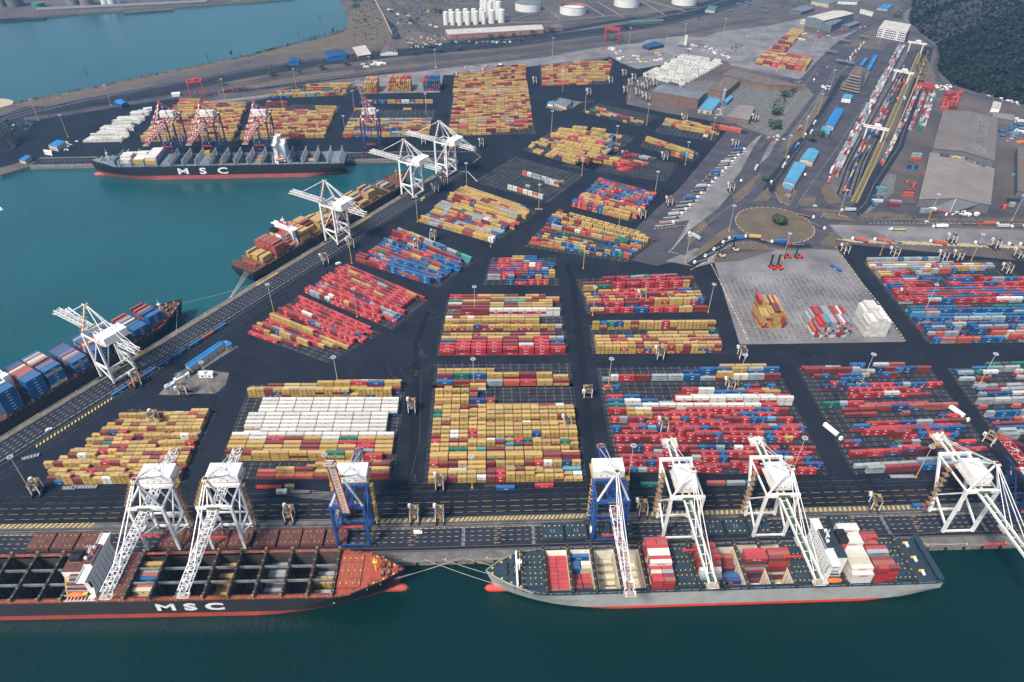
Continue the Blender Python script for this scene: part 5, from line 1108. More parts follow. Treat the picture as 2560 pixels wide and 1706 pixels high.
    def st(a, b, w_=.6):
        if style == 'far': stripes(m_, a, b, w_*1.15, 10, 'red_paint', 'white')
        else: m_.bar(a, b, w_, stay)
    st((-W,0,Hb), apx, .9); st((W,0,Hb), apx, .9); st(apx, (W*.6,G_+(8 if style != 'far' else 0),Hb+1), .55); st(apx, (-W*.6,G_+(8 if style != 'far' else 0),Hb+1), .55)
    m_.box(-1.6,1.6,-.2,3.2,apx.z-.6,apx.z+.3,'white_grime' if style != 'far' else 'red_paint',bottom=True); m_.tube((-.8,1.5,apx.z+.6),(.8,1.5,apx.z+.6),.8,'dark_steel' if style != 'far' else 'red_paint')
    P_('apex_frame', m_)
    hinge = Vector((0,-3,Hb-1.5)); tipL = {'truss': 50 if not lift else 45, 'box': 52, 'blue': 54, 'far': 55 if not wide else 62}[style]
    if boom: tip = hinge+Vector((0,-math.cos(boom)*tipL, math.sin(boom)*tipL))
    else: tip = hinge+Vector((0,-tipL,0))
    m_ = MB()
    if style in ('truss', 'far') or (style == 'blue' and not boom):
        mt = {'truss': 'white', 'far': ('red_paint','white'), 'blue': ('white','red_paint','white_grime')}[style]
        truss(m_, hinge, tip, 4.4, 3.4, 17, mt, th=.42, walk='grey_steel', br=.26)
    elif style == 'box':
        for q in (-1.9, 1.9): m_.bar(hinge+Vector((q,0,0)), tip+Vector((q,0,0)), .8, 'white', 1.5)
        m_.bar(hinge+Vector((0,0,-.4)), tip+Vector((0,0,-.4)), 1.5, 'green_walk', .2)
        for k in range(10): a = hinge.lerp(tip, k/9.); m_.bar(a+Vector((-2.3,0,.2)), a+Vector((2.3,0,.2)), .4, 'white_grime')
        for k in range(24): a = hinge.lerp(tip, k/23.); m_.bar(a+Vector((2.9,0,.6)), a+Vector((2.9,0,1.8)), .12, 'rail_rust')
        m_.bar(hinge+Vector((2.9,0,1.8)), tip+Vector((2.9,0,1.8)), .12, 'rail_rust')
    else:
        d = (tip-hinge).normalized(); nb = Vector((0,1,0)).cross(Vector((1,0,0))); up_ = Vector((1,0,0)).cross(d).normalized()
        for q in (-2.3, 2.3): m_.bar(hinge+Vector((q,0,0)), tip+Vector((q,0,0)), .35, 'red_paint', 1.2)
        m_.bar(hinge, tip, 4.2, 'boom_tan', .5)
        for k in range(18):
            a = hinge.lerp(tip, (k+.5)/18); m_.bar(a+Vector((-1.2,-.3,-.6)), a+Vector((1.2,-.3,.7)), .14, 'rail_rust'); m_.box(a.x-.5+(k%3)*.3,a.x-.1+(k%3)*.3,a.y-.36,a.y-.2,a.z-.4,a.z+.4,'dark_steel')
    P_('boom', m_)
    m_ = MB()                                             # boom end platform
    t = tip
    m_.box(-3.2, 3.2, t.y-2.4, t.y+1, t.z-1.9, t.z-1.6, 'white_grime', bottom=True)
    for q in (-3.2, 3.2): m_.bar((q,t.y-2.4,t.z-.6),(q,t.y+1,t.z-.6), .16, 'rail_rust'); m_.bar((q,t.y-2.4,t.z-1.6),(q,t.y-2.4,t.z-.6), .16, 'rail_rust')
    m_.bar((-3.2,t.y-2.4,t.z-.6),(3.2,t.y-2.4,t.z-.6), .16, 'rail_rust'); m_.tube((-1.6,t.y-1,t.z-.9),(1.6,t.y-1,t.z-.9), .7, 'grey_steel')
    P_('boom_end_platform', m_)
    m_ = MB()
    for q in (-1.6, 1.6):
        for f in (.45, .92) if style != 'truss' else (.72,):
            a = hinge.lerp(tip, f)+Vector((q,0,1.6))
            if style == 'far':
                stripes(m_, apx, a, .4, 14, 'red_paint', 'white')
            else: m_.bar(apx+Vector((q*.3,0,0)), a, .34 if style != 'truss' else .5, stay)
    P_('fore_stay', m_)
    bt = Vector((0, rear if not wide else 47, Hb-1.2)); m_ = MB()
    if style == 'box':
        for q in (-1.9, 1.9): m_.bar((q,-3,Hb-1.5), bt+Vector((q,0,0)), .8, 'white', 1.5)
        m_.bar((0,-3,Hb-1.9), bt+Vector((0,0,-.6)), 1.5, 'green_walk', .2); m_.box(-5,5,42,50,Hb-2.6,Hb-2.3,'white_grime',bottom=True)
        for k in range(14): xx = rnd.uniform(-4.5,4.5); yy = rnd.uniform(42.5,49.5); m_.box(xx-.6,xx+.6,yy-.5,yy+.5,Hb-2.3,Hb-2.3+rnd.uniform(.5,2.6),'white' if k % 3 else 'grey_steel')
        for q in (-5, 5): m_.bar((q,42,Hb-1),(q,50,Hb-1), .16, 'rail_rust')
        m_.bar((-5,50,Hb-1),(5,50,Hb-1), .16, 'rail_rust'); m_.bar((-5,42,Hb-1),(5,42,Hb-1), .16, 'rail_rust')
    else:
        mt = {'truss': 'white', 'blue': 'blue_steel', 'far': ('red_paint','white')}[style]
        truss(m_, (0,-3,Hb-1.5), bt, 4.4, 3., 13, mt, th=.42, br=.26); m_.box(-2.8,2.8,bt.y-1,bt.y+2.4,bt.z-1.6,bt.z-1.3,'rail_rust',bottom=True); m_.tube((-1.4,bt.y+1,bt.z),(1.4,bt.y+1,bt.z),.7,'rail_rust')
    P_('rear_girder', m_)
    m_ = MB(); 
    for q in (-1.2, 1.2): m_.bar(apx, bt+Vector((q*1.6,-4,1.4)), .32, stay if style != 'far' else 'red_paint')
    if style in ('truss','blue'): m_.bar((0,G_+6,Hb+9),(5,G_+3,Hb+1), .5, 'white'); m_.bar((0,G_+6,Hb+9),(-5,G_+3,Hb+1), .5, 'white'); m_.bar((0,G_+6,Hb+9),apx, .25, 'white')
    P_('back_stay', m_)
    if style == 'box': hx, y0_, y1_, z0_, z1_ = 5.6, 3.5, 19, Hb+1.6, Hb+8
    elif style == 'far': hx, y0_, y1_, z0_, z1_ = 8, (13 if wide else 6), (20 if wide else 13), Hb+1.5, Hb+7.5
    else: hx, y0_, y1_, z0_, z1_ = 9.3, 17.5, 28, Hb+.9, Hb+6.4
    m_ = MB(); m_.box(-hx,hx,y0_,y1_,z0_,z1_,'white', bottom=True)
    for k in range(3): m_.box(-hx*.5+k*hx*.4-.4,-hx*.5+k*hx*.4+.4,y0_-.05,y0_,z0_+1,z0_+1.8,'dark_steel')
    m_.box(hx,hx+.05,y0_+2,y0_+3,z0_+.2,z0_+2.2,'wall_grey')
    P_('machinery_house', m_)
    m_ = MB(); e = .9; m_.box(-hx-e,hx+e,y0_-e,y1_+e,z0_-.3,z0_-.05,'white_grime' if style != 'blue' else 'ochre',bottom=True)
    for (a, b) in (((-hx-e,y0_-e),(hx+e,y0_-e)),((hx+e,y0_-e),(hx+e,y1_+e)),((-hx-e,y0_-e),(-hx-e,y1_+e))): m_.bar((a[0],a[1],z0_+1),(b[0],b[1],z0_+1), .14, 'rail_rust' if style != 'blue' else 'ochre')
    P_('house_platform', m_)
    # stair tower and landings
    m_ = MB(); sx = -mirror*(W+1.6) if style != 'truss' else -mirror*(W-.2); stc = {'blue': 'ochre', 'far': 'navy_steel'}.get(style, 'rail_rust')
    yb = 0 if style == 'truss' else G_+1; n_ = 6 if style == 'truss' else 8; z0s, z1s = (Hb, 60) if style == 'truss' else (3, Hb)
    for k in range(n_):
        za, zb = lerp(z0s, z1s, k/n_), lerp(z0s, z1s, (k+1)/n_); f = (k+.5)/n_; xx = sx*(1-f) if style == 'truss' else sx
        m_.box(xx-1.5,xx+1.5,yb-1.5,yb+2.2,zb-.18,zb,stc,bottom=True)
        for q in (-1.5,1.5): m_.bar((xx+q,yb-1.5,zb+1),(xx+q,yb+2.2,zb+1), .13, stc)
        m_.bar((xx-1.5,yb-1.5,zb+1),(xx+1.5,yb-1.5,zb+1), .13, stc); m_.bar((xx,yb-1.3 if k % 2 else yb+2,za),(xx,yb+2 if k % 2 else yb-1.3,zb), .7, 'grey_steel' if stc != 'ochre' else stc, .15)
    P_('stairway', m_)
    if style in ('truss', 'blue'):                       # outer stair / cable reel side
        m_ = MB(); xx = mirror*(W+1.2)
        for k in range(9):
            za, zb = lerp(3, Hb, k/9), lerp(3, Hb, (k+1)/9)
            m_.box(xx-.2,xx+2.2,G_-1.4+(k % 2),G_+1.6,zb-.15,zb,stc,bottom=True); m_.bar((xx+1,G_-1.2,za),(xx+1,G_+1.5,zb), .6, stc, .12); m_.bar((xx+2.2,G_-1.4,zb+1),(xx+2.2,G_+1.6,zb+1), .14, stc); m_.bar((xx+2.2,G_+1.6,za),(xx+2.2,G_+1.6,zb), .16, stc)
        P_('stairway', m_)
        m_ = MB(); m_.tube((xx+.2,4,7),(xx+1,4,7), 2.2, 'ochre' if mirror > 0 else 'white', 16); P_('cable_reel', m_)
    # trolley, cab, spreader
    m_ = MB(); ty = trolley; tz = Hb-3.4 if not boom else Hb-3.4; ty = ty if not boom else 3
    m_.box(-3,3,ty-3,ty+3,tz,tz+.6,'grey_steel' if style != 'blue' else 'blue_steel',bottom=True)
    tr = P_('trolley', m_); c_ = MB(); c_.box(1.8,4,ty+1.5,ty+4,tz-2.6,tz,'white',bottom=True); c_.box(1.75,4.05,ty+1.2,ty+1.5,tz-2.3,tz-.6,'glass'); c_.build('operator_cab', tr)
    sz = 22 if not boom else 15; m_ = MB()
    for a in (-2.4,2.4):
        for b in (-.9,.9): m_.bar((a,ty+b,tz),(a,ty+b,sz+1), .08, 'black')
    m_.box(-6,6,ty-.5,ty+.5,sz,sz+.8,'red_steel',bottom=True); m_.box(-6.1,-5.6,ty-1.2,ty+1.2,sz,sz+.6,'red_steel',bottom=True); m_.box(5.6,6.1,ty-1.2,ty+1.2,sz,sz+.6,'red_steel',bottom=True); P_('spreader', m_)
    m_ = MB()                                             # green walkway on the sea-side beam
    m_.box(-3.4,3.4,-2.6,-1,Hb+1.1,Hb+1.3,'green_walk',bottom=True); m_.bar((-3.4,-2.6,Hb+2.2),(3.4,-2.6,Hb+2.2), .13, stc)
    P_('walkway', m_)
    return r
def fx(u, v): p = G(u, v); return p
crane('tall white lattice crane over the near left ship, leftmost of the front row', (-153.6,-180.3,0), 0, 'truss', trolley=-6)
crane('tall white lattice crane over the near left ship, second in the front row', (-115.0,-180.3,0), 0, 'truss', trolley=-8)
crane('blue legged crane with its tan boom raised, above the bow of the near left ship', (-40.6,-180.2,0), 0, 'blue', boom=R(80))
crane('blue legged crane with a white and red lattice boom lowered over the grey ship', (112.4,-179.4,0), .013, 'blue', mirror=-1, trolley=-12)
crane('white box girder crane over the middle of the grey ship, left of its twin', (155.8,-178.6,0), .013, 'box', trolley=-24)
crane('white box girder crane over the grey ship just before its white bridge', (212,-178,0), .013, 'box', trolley=-30)
crane('white box girder crane at the right, standing past the grey ship stern', (331.2,-177.2,0), .013, 'box', trolley=-25)
crane('blue legged crane with white house cut by the right edge of the photo', (371.5,-176.6,0), .013, 'far', boom=R(20))
crane('white lattice crane on the diagonal quay above the blue stacked ship', (*DG(89.5,-3)[:2],0), DANG+PI, 'truss', trolley=-14, lift=2.5, rear=50, mirror=-1)
crane('white lattice crane on the diagonal quay right of the yellow funnel', (*DG(341,-3)[:2],0), DANG+PI, 'truss', mirror=-1, trolley=6, lift=2.5, rear=50)
crane('white lattice crane over the bow of the middle ship, nearer of the pair', (*DG(466.5,-3)[:2],0), DANG+PI, 'truss', trolley=4, lift=2.5, rear=50, mirror=-1)
crane('white lattice crane nearest the end of the diagonal quay', (*DG(534,-3)[:2],0), DANG+PI, 'truss', trolley=4, lift=2.5, rear=50, mirror=-1)
for k, (u, lab, bo) in enumerate(((426,'leftmost of the red and white striped cranes at the far quay',0), (528,'second from the left of the red and white striped cranes at the far quay',0), (654,'red and white striped crane just left of the far ship bridge',0), (928,'red and white striped crane with raised boom past the far ship stern',R(62)))):
    p = G(u, 374 if k < 3 else 389); q = FG((-350.5,-303,-240,-106)[k]+141.4, 12)
    crane(lab, (q.x, q.y, 0), FANG, 'far', boom=bo, trolley=-12, wide=True)

# ------------------------------------------------------------------ straddle carriers
def make_straddle(paint, beam):
    r = empty('straddle_carrier'); W, Lh, H_ = 2.45, 4.6, 10.8
    for sx in (-1, 1):
        for sy in (-.62, .62):
            m_ = MB(); m_.bar((sx*W,sy*Lh,1.6),(sx*W,sy*Lh,H_), .45, paint, .55); m_.build('leg', r)
        m_ = MB(); m_.box(sx*W-.4,sx*W+.4,-Lh,Lh,1.2,2.2,'dark_steel',bottom=True); m_.box(sx*W-.6,sx*W+.6,-Lh*.55,Lh*.5,2.2,3.3,'dark_steel'); m_.build('side_beam', r)
        m_ = MB(); m_.box(sx*W-.25,sx*W+.25,-Lh*.8,Lh*.8,H_-.5,H_+.1,beam,bottom=True); m_.build('top_rail', r)
        for k in range(4):
            y = -Lh*.85+k*Lh*.567; m_ = MB(); m_.tube((sx*W-.25,y,.75),(sx*W+.25,y,.75), .75, 'tyre', 10); m_.build('wheel', r)
    m_ = MB()
    for y in (-Lh*.62, 0, Lh*.62): m_.bar((-W,y,H_-.1),(W,y,H_-.1), .45, beam)
    m_.build('cross_beam', r)
    m_ = MB(); m_.box(-1.9,1.2,-3,-.6,H_,H_+.9,'dark_steel'); m_.box(.2,1.7,.5,2,H_,H_+.8,'ochre'); m_.tube((-1.6,1.2,H_+.5),(-.2,1.2,H_+.5), .5, 'dark_steel'); m_.bar((-W,-Lh*.6,H_+.9),(W,-Lh*.6,H_+.9), .1, beam); m_.bar((-W,Lh*.6,H_+.9),(W,Lh*.6,H_+.9), .1, beam); m_.bar((-W,-Lh*.6,H_+.9),(-W,Lh*.6,H_+.9), .1, beam); m_.build('hoist_machinery', r)
    m_ = MB(); m_.box(-W-1.6,-W+.2,Lh*.62-.2,Lh*.62+1.8,H_-2.4,H_-.1,'white',bottom=True); m_.box(-W-1.65,-W-1.2,Lh*.62+.2,Lh*.62+1.4,H_-1.7,H_-.7,'glass'); m_.build('cab', r)
    m_ = MB(); m_.box(-1.2,1.2,-3,3,5.4,6.2,'rail_rust' if paint == 'white' else beam,bottom=True)
    for a in (-1,1):
        for b in (-2.4,2.4): m_.bar((a,b,6.9),(a,b,H_-.2), .08, 'black')
    m_.build('spreader', r)
    return r
wh = make_straddle('white', 'rail_mix'); rd = make_straddle('red_paint', 'red_steel')
SP = [(463,987,PI/2,'white straddle carrier on the worn patch by the white cabins'),(389,1060,0,'white straddle carrier over the back rows of the left yellow block'),(98,1233,.1,'white straddle carrier by the lamp mast at the left end of the front apron'),(345.9,963,.5,'straddle carrier with a blue cab at the foot of the diagonal quay crane'),
 (1031,1030,0,'white straddle carrier lifting a maroon container in the lane between yellow blocks'),(727,1300,0,'straddle carrier on the front apron left of the blue crane'),(1037.6,1301,0,'left one of the two straddle carriers side by side on the front apron'),(1100,1301,0,'right one of the two straddle carriers side by side on the front apron'),(1100,1221,0,'straddle carrier at the front left corner of the centre front block'),
 (1467.9,995,PI/2,'straddle carrier carrying a brown container in the central lane'),(1648,898,0,'straddle carrier parked before the tall mustard rows'),(1852,897,0,'straddle carrier standing just below the pale paving'),(1417.5,1073,0,'straddle carrier at the right edge of the centre front block'),(1657,1078,0,'straddle carrier inside the big red and blue block'),(1822,977,0,'straddle carrier at the back of the big red and blue block'),
 (1604,1286,0,'straddle carrier on the front apron right of the blue legs'),(1661,1284,0,'straddle carrier behind the legs of a white box girder crane'),(2181,1272,-.2,'straddle carrier alone on the apron between the right white cranes'),(2467,1112,.6,'rusty straddle carrier in the lane at the right edge'),
 (814,661,.5,'straddle carrier waiting on the diagonal apron left of the lamp mast'),(878,622,.5,'straddle carrier below the crane on the diagonal quay'),(1089,482,.5,'nearer of two straddle carriers by the crane at the bow'),(1112,465,.5,'farther of two straddle carriers by the crane at the bow'),(1083.9,602,-.3,'straddle carrier over the back of the blue block'),(1043,626,-.3,'straddle carrier astride the middle of the blue block'),
 (1605,548,.1,'straddle carrier at the corner of the red and blue block'),(1672,516,.1,'straddle carrier beside the comb of parked trailers'),(1826,480,.1,'straddle carrier on the pale road above the trailers'),(1604,756,0,'straddle carrier in the tall red rows'),
 (2110,636,.2,'straddle carrier at the corner of the trailer bays by the roundabout'),(2233,644,.15,'straddle carrier behind the pole at the upper right block'),(2355,652,.15,'left of a pair of straddle carriers behind the upper right block'),(2392,652,.15,'right of a pair of straddle carriers behind the upper right block'),(2377,609,.2,'straddle carrier over the trailer bays'),(2486,622,.2,'straddle carrier at the right end of the trailer bays'),(2543,647,.2,'straddle carrier cut by the right edge above the blocks'),(2513,685,.2,'straddle carrier at the right end of the upper right block'),
 (1472,240,0,'straddle carrier before the yard office'),(1526,211,0,'straddle carrier right of the farthest yellow block'),(1560,192,0,'straddle carrier behind the farthest yellow block'),(1337,211,0,'straddle carrier left of the farthest yellow block'),(1887,304,.4,'straddle carrier beside the tan roofed brown house'),(1837,369,.4,'straddle carrier at the top of the comb of trailers'),(1710,304,.2,'straddle carrier behind the yellow block near the brown hall'),(1661,402,.2,'straddle carrier in the small rows beside the lorries'),
 (1060,363,0,'straddle carrier between the far crane pairs'),(1204,369,0,'straddle carrier before the big far block'),(1146,200,0,'straddle carrier left of the far back yellow block'),(1212,189,0,'straddle carrier behind the far back yellow block'),(455,355,0,'straddle carrier between the legs of the leftmost striped crane')]
for i, (u, v, a, lab) in enumerate(SP):
    o = wh if i == 0 else dup(wh)
    o.location = G(u, v); o.rotation_euler = (0, 0, a-.0); o['label'] = lab; o['category'] = 'straddle carrier'; o['group'] = 'straddle carriers in the yard'
for i, (u, v) in enumerate(((1563,235),(1575,217),(1584,203),(1593,240),(1598,220),(1606,222),(1613,226),(1620,219),(1609,249),(1618,254),(1636,217),(1617,203))):
    o = dup(wh, G(u, v), rnd.uniform(-.1,.1), 'white straddle carrier parked in the cluster left of the brown hall'); o['category'] = 'straddle carrier'; o['group'] = 'straddle carriers parked by the brown hall'
for i, (u, v, a, lab) in enumerate(((1563,399,.3,'red straddle carrier beside the small yellow block'),(2257,752,-.2,'red straddle carrier at the left edge of the upper right block'))):
    o = rd if i == 0 else dup(rd)
    o.location = G(u, v); o.rotation_euler = (0,0,a); o['label'] = lab; o['category'] = 'straddle carrier'; o['group'] = 'red straddle carriers'

# ------------------------------------------------------------------ lamp masts
def make_mast():
    r = empty('lamp_mast'); m_ = MB(); m_.tube((0,0,0),(0,0,10.5), .34, 'pole_yellow', r1=.28); m_.cyl((0,0), .8, 0, .5, 'pole_yellow', 8); m_.build('pole_base', r)
    m_ = MB(); m_.tube((0,0,10.5),(0,0,29.5), .24, 'lamp_grey', r1=.15); m_.build('pole', r)
    m_ = MB(); n_ = 10
    for k in range(n_):
        a, b = 2*PI*k/n_, 2*PI*(k+1)/n_; m_.bar((1.5*math.cos(a),1.5*math.sin(a),29.6),(1.5*math.cos(b),1.5*math.sin(b),29.6), .2, 'lamp_grey'); m_.box(1.6*math.cos(a)-.3,1.6*math.cos(a)+.3,1.6*math.sin(a)-.3,1.6*math.sin(a)+.3,29.2,29.8,'lamp_grey',bottom=True)
        if k % 2: m_.bar((0,0,29.7),(1.5*math.cos(a),1.5*math.sin(a),29.6), .12, 'lamp_grey')
    m_.build('lamp_ring', r); return r
lm = make_mast()
PL = [(1180.6,1220,'in front of the centre front block'),(2289,1194,'in front of the right front block'),(2154,960,'among the back rows of the right front block'),(1519.7,972,'at the back left corner of the big red and blue block'),(1481.5,789,'at the front left corner of the tall red rows'),(73,1221.6,'at the front left corner of the left yellow block'),(528,982,'on the worn patch by the white cabins'),(893,793,'between the two red blocks by the diagonal quay'),(685,782,'at the quay end of the lower red block'),(1458,672,'on the small island in the central lane'),
 (1378.6,331,'left of the far yellow block'),(2321.7,548,'on the verge before the canted depot shed'),(2530,551,'on the verge at the right edge by the depot'),(1956.8,650,'beside the roundabout, on the pale paving edge'),(2200,638,'left end of the asphalt behind the upper right block'),(2428,651.7,'right end of the asphalt behind the upper right block'),(2310.8,781,'between the red and blue rows of the upper right block'),(2098,537,'on the oval verge right of the roundabout'),(1822,578,'on the verge left of the roundabout'),(1713,655.8,'at the road fork above the tall red rows'),
 (1770,781,'at the right end of the tall red rows'),(1546.9,566,'behind the blue edged block'),(1636.8,489.6,'at the right corner of the red and blue block'),(1346.7,523.7,'right of the yellow block by the diagonal quay'),(1044,555,'at the quay corner of the yellow block'),(1226.9,617.6,'at the right corner of the yellow block by the diagonal quay'),(1167,468,'behind the yellow block, near the diagonal quay'),(879.6,658.5,'at the quay corner of the blue block'),(828,1216,'behind the raised tan boom'),(847,968.4,'behind the long white rows'),
 (1184.7,972.5,'behind the centre front block'),(1187.4,787.8,'in the central red block'),(1571.4,1191.7,'behind the blue crane over the grey ship'),(1843.7,961.6,'at the back of the big red and blue block'),(2449.7,958.8,'in the grey block at the right edge'),(1984,1172.6,'at the right front corner of the big red and blue block'),(1454.3,439.3,'at the corner of the nearly empty plot'),(1538.7,370.4,'at the right end of the far yellow block'),(1462.5,276.4,'at the left end of the sparse plot'),(1616.3,313,'at the right end of the sparse plot'),
 (1778.4,348.6,'at the right end of the yellow block near the brown hall'),(1713,412.6,'right of the small yellow block'),(1406.6,227.4,'on the kerbed strip before the yard office'),(1574,245,'in the cluster of straddle carriers'),(1380.8,139,'on the pale strip above the farthest block'),(1572.8,111.7,'behind the red rail crane'),(1710,100.8,'by the white silo'),(1808,87,'at the left end of the big pale paving'),(1860,133,'at the scrap plot edge'),(1662.6,139,'in the lorry park'),
 (864.7,344.5,'at the left front corner of the far mixed block'),(886.5,277.8,'at the left back corner of the far mixed block'),(1066,286,'at the right back corner of the far mixed block'),(740.8,220.6,'behind the thin far yellow rows'),(926,188,'behind the wide far stow'),(1089,169,'above the blue far stow'),(1248.7,277.8,'in the big far block'),(674,343,'behind the far ship bridge'),(710.8,284.6,'in the far yellow block'),(277.8,264,'left of the blue shed'),(96.7,302,'at the far left road'),(170,343,'by the blue roofed office'),(302,357,'at the right end of the far white block'),(563.7,248,'left of the red rail crane'),
 (2075,223,'before the stepped brown tower'),(2044,286,'on the median of the gate road'),(2007,344.5,'beside the small blue roof on the gate road'),(1963.6,394.9,'at the top of the striped crossing'),(2199,106,'before the white parking block'),(2034,119.8,'on the big pale paving'),(1941.8,179.7,'at the corner of the far stacks on pale paving')]
for i, (u, v, lab) in enumerate(PL):
    o = lm if i == 0 else dup(lm)
    o.location = G(u, v); o['label'] = 'tall grey lamp mast with orange foot ' + lab; o['category'] = 'lamp post'; o['group'] = 'lamp masts of the port'
    if i % 1 == 0: o.rotation_euler = (0,0,rnd.random())
tm = MB()
for k in range(12):
    a, b = 2*PI*k/12, 2*PI*(k+1)/12; tm.box(1.3*math.cos(a)-.35,1.3*math.cos(a)+.35,1.3*math.sin(a)-.35,1.3*math.sin(a)+.35,0,.55,'tyre' if k % 2 else 'kerb')
tm_ = tm.mesh('tyre_ring')
for (u, v, w_) in ((1519.7,972,'at the foot of the mast behind the centre lane'),(2154,960,'at the foot of the mast in the right front block'),(2449.7,958.8,'at the foot of the mast in the grey block'),(1346.7,523.7,'at the foot of the mast by the wide lane')):
    for s_ in (-2.6, 2.6):
        o = cop('tyre_ring', tm_, G(u, v)+Vector((s_,0,0)), 0, 'round tyre guard, '+('left' if s_ < 0 else 'right')+' one '+w_, 'tyre ring', 'tyre guards at the lamp masts')
# ================================================================== hatch covers set down on the quay
def quay_hatch(x, dx, c, spot, lab, grp, layers=2, yc=None, n=1):
    r = empty('hatch_cover_stack', (x, Q(x)+17.6, 0), .013 if x > 0 else 0, label=lab, cat='hatch cover', group=grp)
    for k in range(layers):
        m_ = MB(); z = .4+k*1.25; o_ = .25*k; m_.box(-dx/2+o_,dx/2+o_,-6.2+o_,6.2,z,z+1.05,c,bottom=True)
        if k == layers-1:
            for a in (-.36,-.14,.14,.36):
                for b in (-.3,.3): m_.cyl((a*dx,b*12.4), .42, z+1.05, z+1.2, spot, 6)
            m_.box(-.1,.1,-6,6.1,z+1.05,z+1.12,'dark_steel')
            for a in (-.07,.07): m_.box(a*dx-.1,a*dx+.1,-1.2,1.2,z+1.05,z+1.1,'lamp_grey' if c == 'deck_blue' else 'ochre')
        m_.build('hatch_cover', r)
        m_ = MB()
        for a in (-.4,0,.4): m_.box(a*dx-.2,a*dx+.2,-6,6,z-.2,z,'dark_steel')
        m_.build('support_beam', r)
def xq(zx, tile, zy=545): return G(tile+zx/3.672, 1200+zy/3.672).x
for k, (zx, tl) in enumerate(((418,0),(633,0),(850,0),(1590,0),(1800,0),(2010,0),(2220,0),(102,640),(317,640),(527,640),(743,640))):
    quay_hatch(xq(zx, tl), 13, 'deck_brown' if k < 7 else 'deck_brown', 'ochre', f"rusty brown hatch covers stacked in two layers on the quay, {ORD[k+1]} from the left", 'brown hatch covers on the front quay')
for k, (zx, tl) in enumerate(((370,1280),(585,1280),(800,1280),(1010,1280),(1840,1280),(2060,1280),(2275,1280),(700,1920))):
    quay_hatch(xq(zx, tl, 500), 12.9, 'deck_blue', 'yellow', f"dark blue hatch covers with yellow pads on the quay, {ORD[k+1]} from the left", 'dark blue hatch covers on the front quay')

mb = MB(); A_, B_, C_, E_ = D(1655,640), D(1945,625), D(2062,775), D(1715,785)
for i in range(34):
    for j in range(26):
        p = A_.lerp(B_, (j+.5)/26).lerp(E_.lerp(C_, (j+.5)/26), (i+.5)/34); dk = rnd.random() < .3
        if rnd.random() < .12: continue
        mb.sheet([p+Vector((-1,-.2,0)), p+Vector((1,-.2,0)), p+Vector((1,.2,0)), p+Vector((-1,.2,0))], .06, 'mark_white')
        if dk: mb.sheet([p+Vector((-2.6,-.5,0)), p+Vector((-1.2,-.5,0)), p+Vector((-1.2,.3,0)), p+Vector((-2.6,.3,0))], .062, 'mark_dark')
mb.build('paving_slot_marks', kind='structure')
# ================================================================== vehicles
def vcol(mb, x0,x1,y0,y1,z0,z1,c): mb.box(x0,x1,y0,y1,z0,z1,'vehicle_paint',c=c,bottom=True)
def make_truck(cabc, trailer=True, load=None, bed=(.10,.10,.11)):
    """lorry facing +x"""
    r = empty('lorry'); m_ = MB(); vcol(m_,1.2,3.3,-1.22,1.22,.9,2.3,cabc); vcol(m_,1.2,2.9,-1.18,1.18,2.3,3.2,cabc); m_.build('cab', r)
    m_ = MB(); m_.box(2.92,3.0,-1.1,1.1,2.3,3.0,'glass',bottom=True); m_.build('windscreen', r)
    m_ = MB(); m_.box(-3.0,1.2,-.5,.5,.8,1.1,'dark_steel',bottom=True); m_.build('chassis', r)
    if trailer:
        m_ = MB(); vcol(m_,-13.6,-1.0,-1.2,1.2,1.25,1.5,bed); m_.box(-13,-2,-.5,.5,.95,1.25,'dark_steel',bottom=True); m_.build('trailer', r)
    for x in (2.3,-1.2,-2.4)+((-10.2,-11.5,-12.8) if trailer else ()):
        m_ = MB()
        for s_ in (-1, 1): m_.tube((x,s_*.85,.5),(x,s_*1.22,.5), .5, 'tyre', 8)
        m_.build('axle_wheels', r)
    if load:
        m_ = MB(); vcol(m_,-13.4,-1.2,-1.22,1.22,1.5,4.05,load); m_.build('box_body', r)
    return r
WH = (.75,.75,.72)
kinds = {'w': make_truck(WH), 'wb': make_truck(WH, load=(.02,.13,.38)), 'wy': make_truck(WH, load=(.5,.34,.1)), 'ww': make_truck(WH, load=(.74,.73,.7)), 'r': make_truck((.5,.03,.03)), 'g': make_truck(WH, bed=(.25,.45,.05)), 'k': make_truck((.03,.04,.06)), 'ws': make_truck(WH, load=(.38,.42,.44)), 'wr': make_truck(WH, load=(.42,.09,.06)), 'c': make_truck(WH, trailer=False), 'wt': make_truck(WH, bed=(.2,.08,.06))}
used_k = set()
def truck(kd, p, rz, lab, grp='lorries on the port roads'):
    o = kinds[kd] if kd not in used_k else dup(kinds[kd]); used_k.add(kd)
    o.location = (p.x, p.y, .07); o.rotation_euler = (0,0,rz); o['label'] = lab; o['category'] = 'lorry'; o['group'] = grp
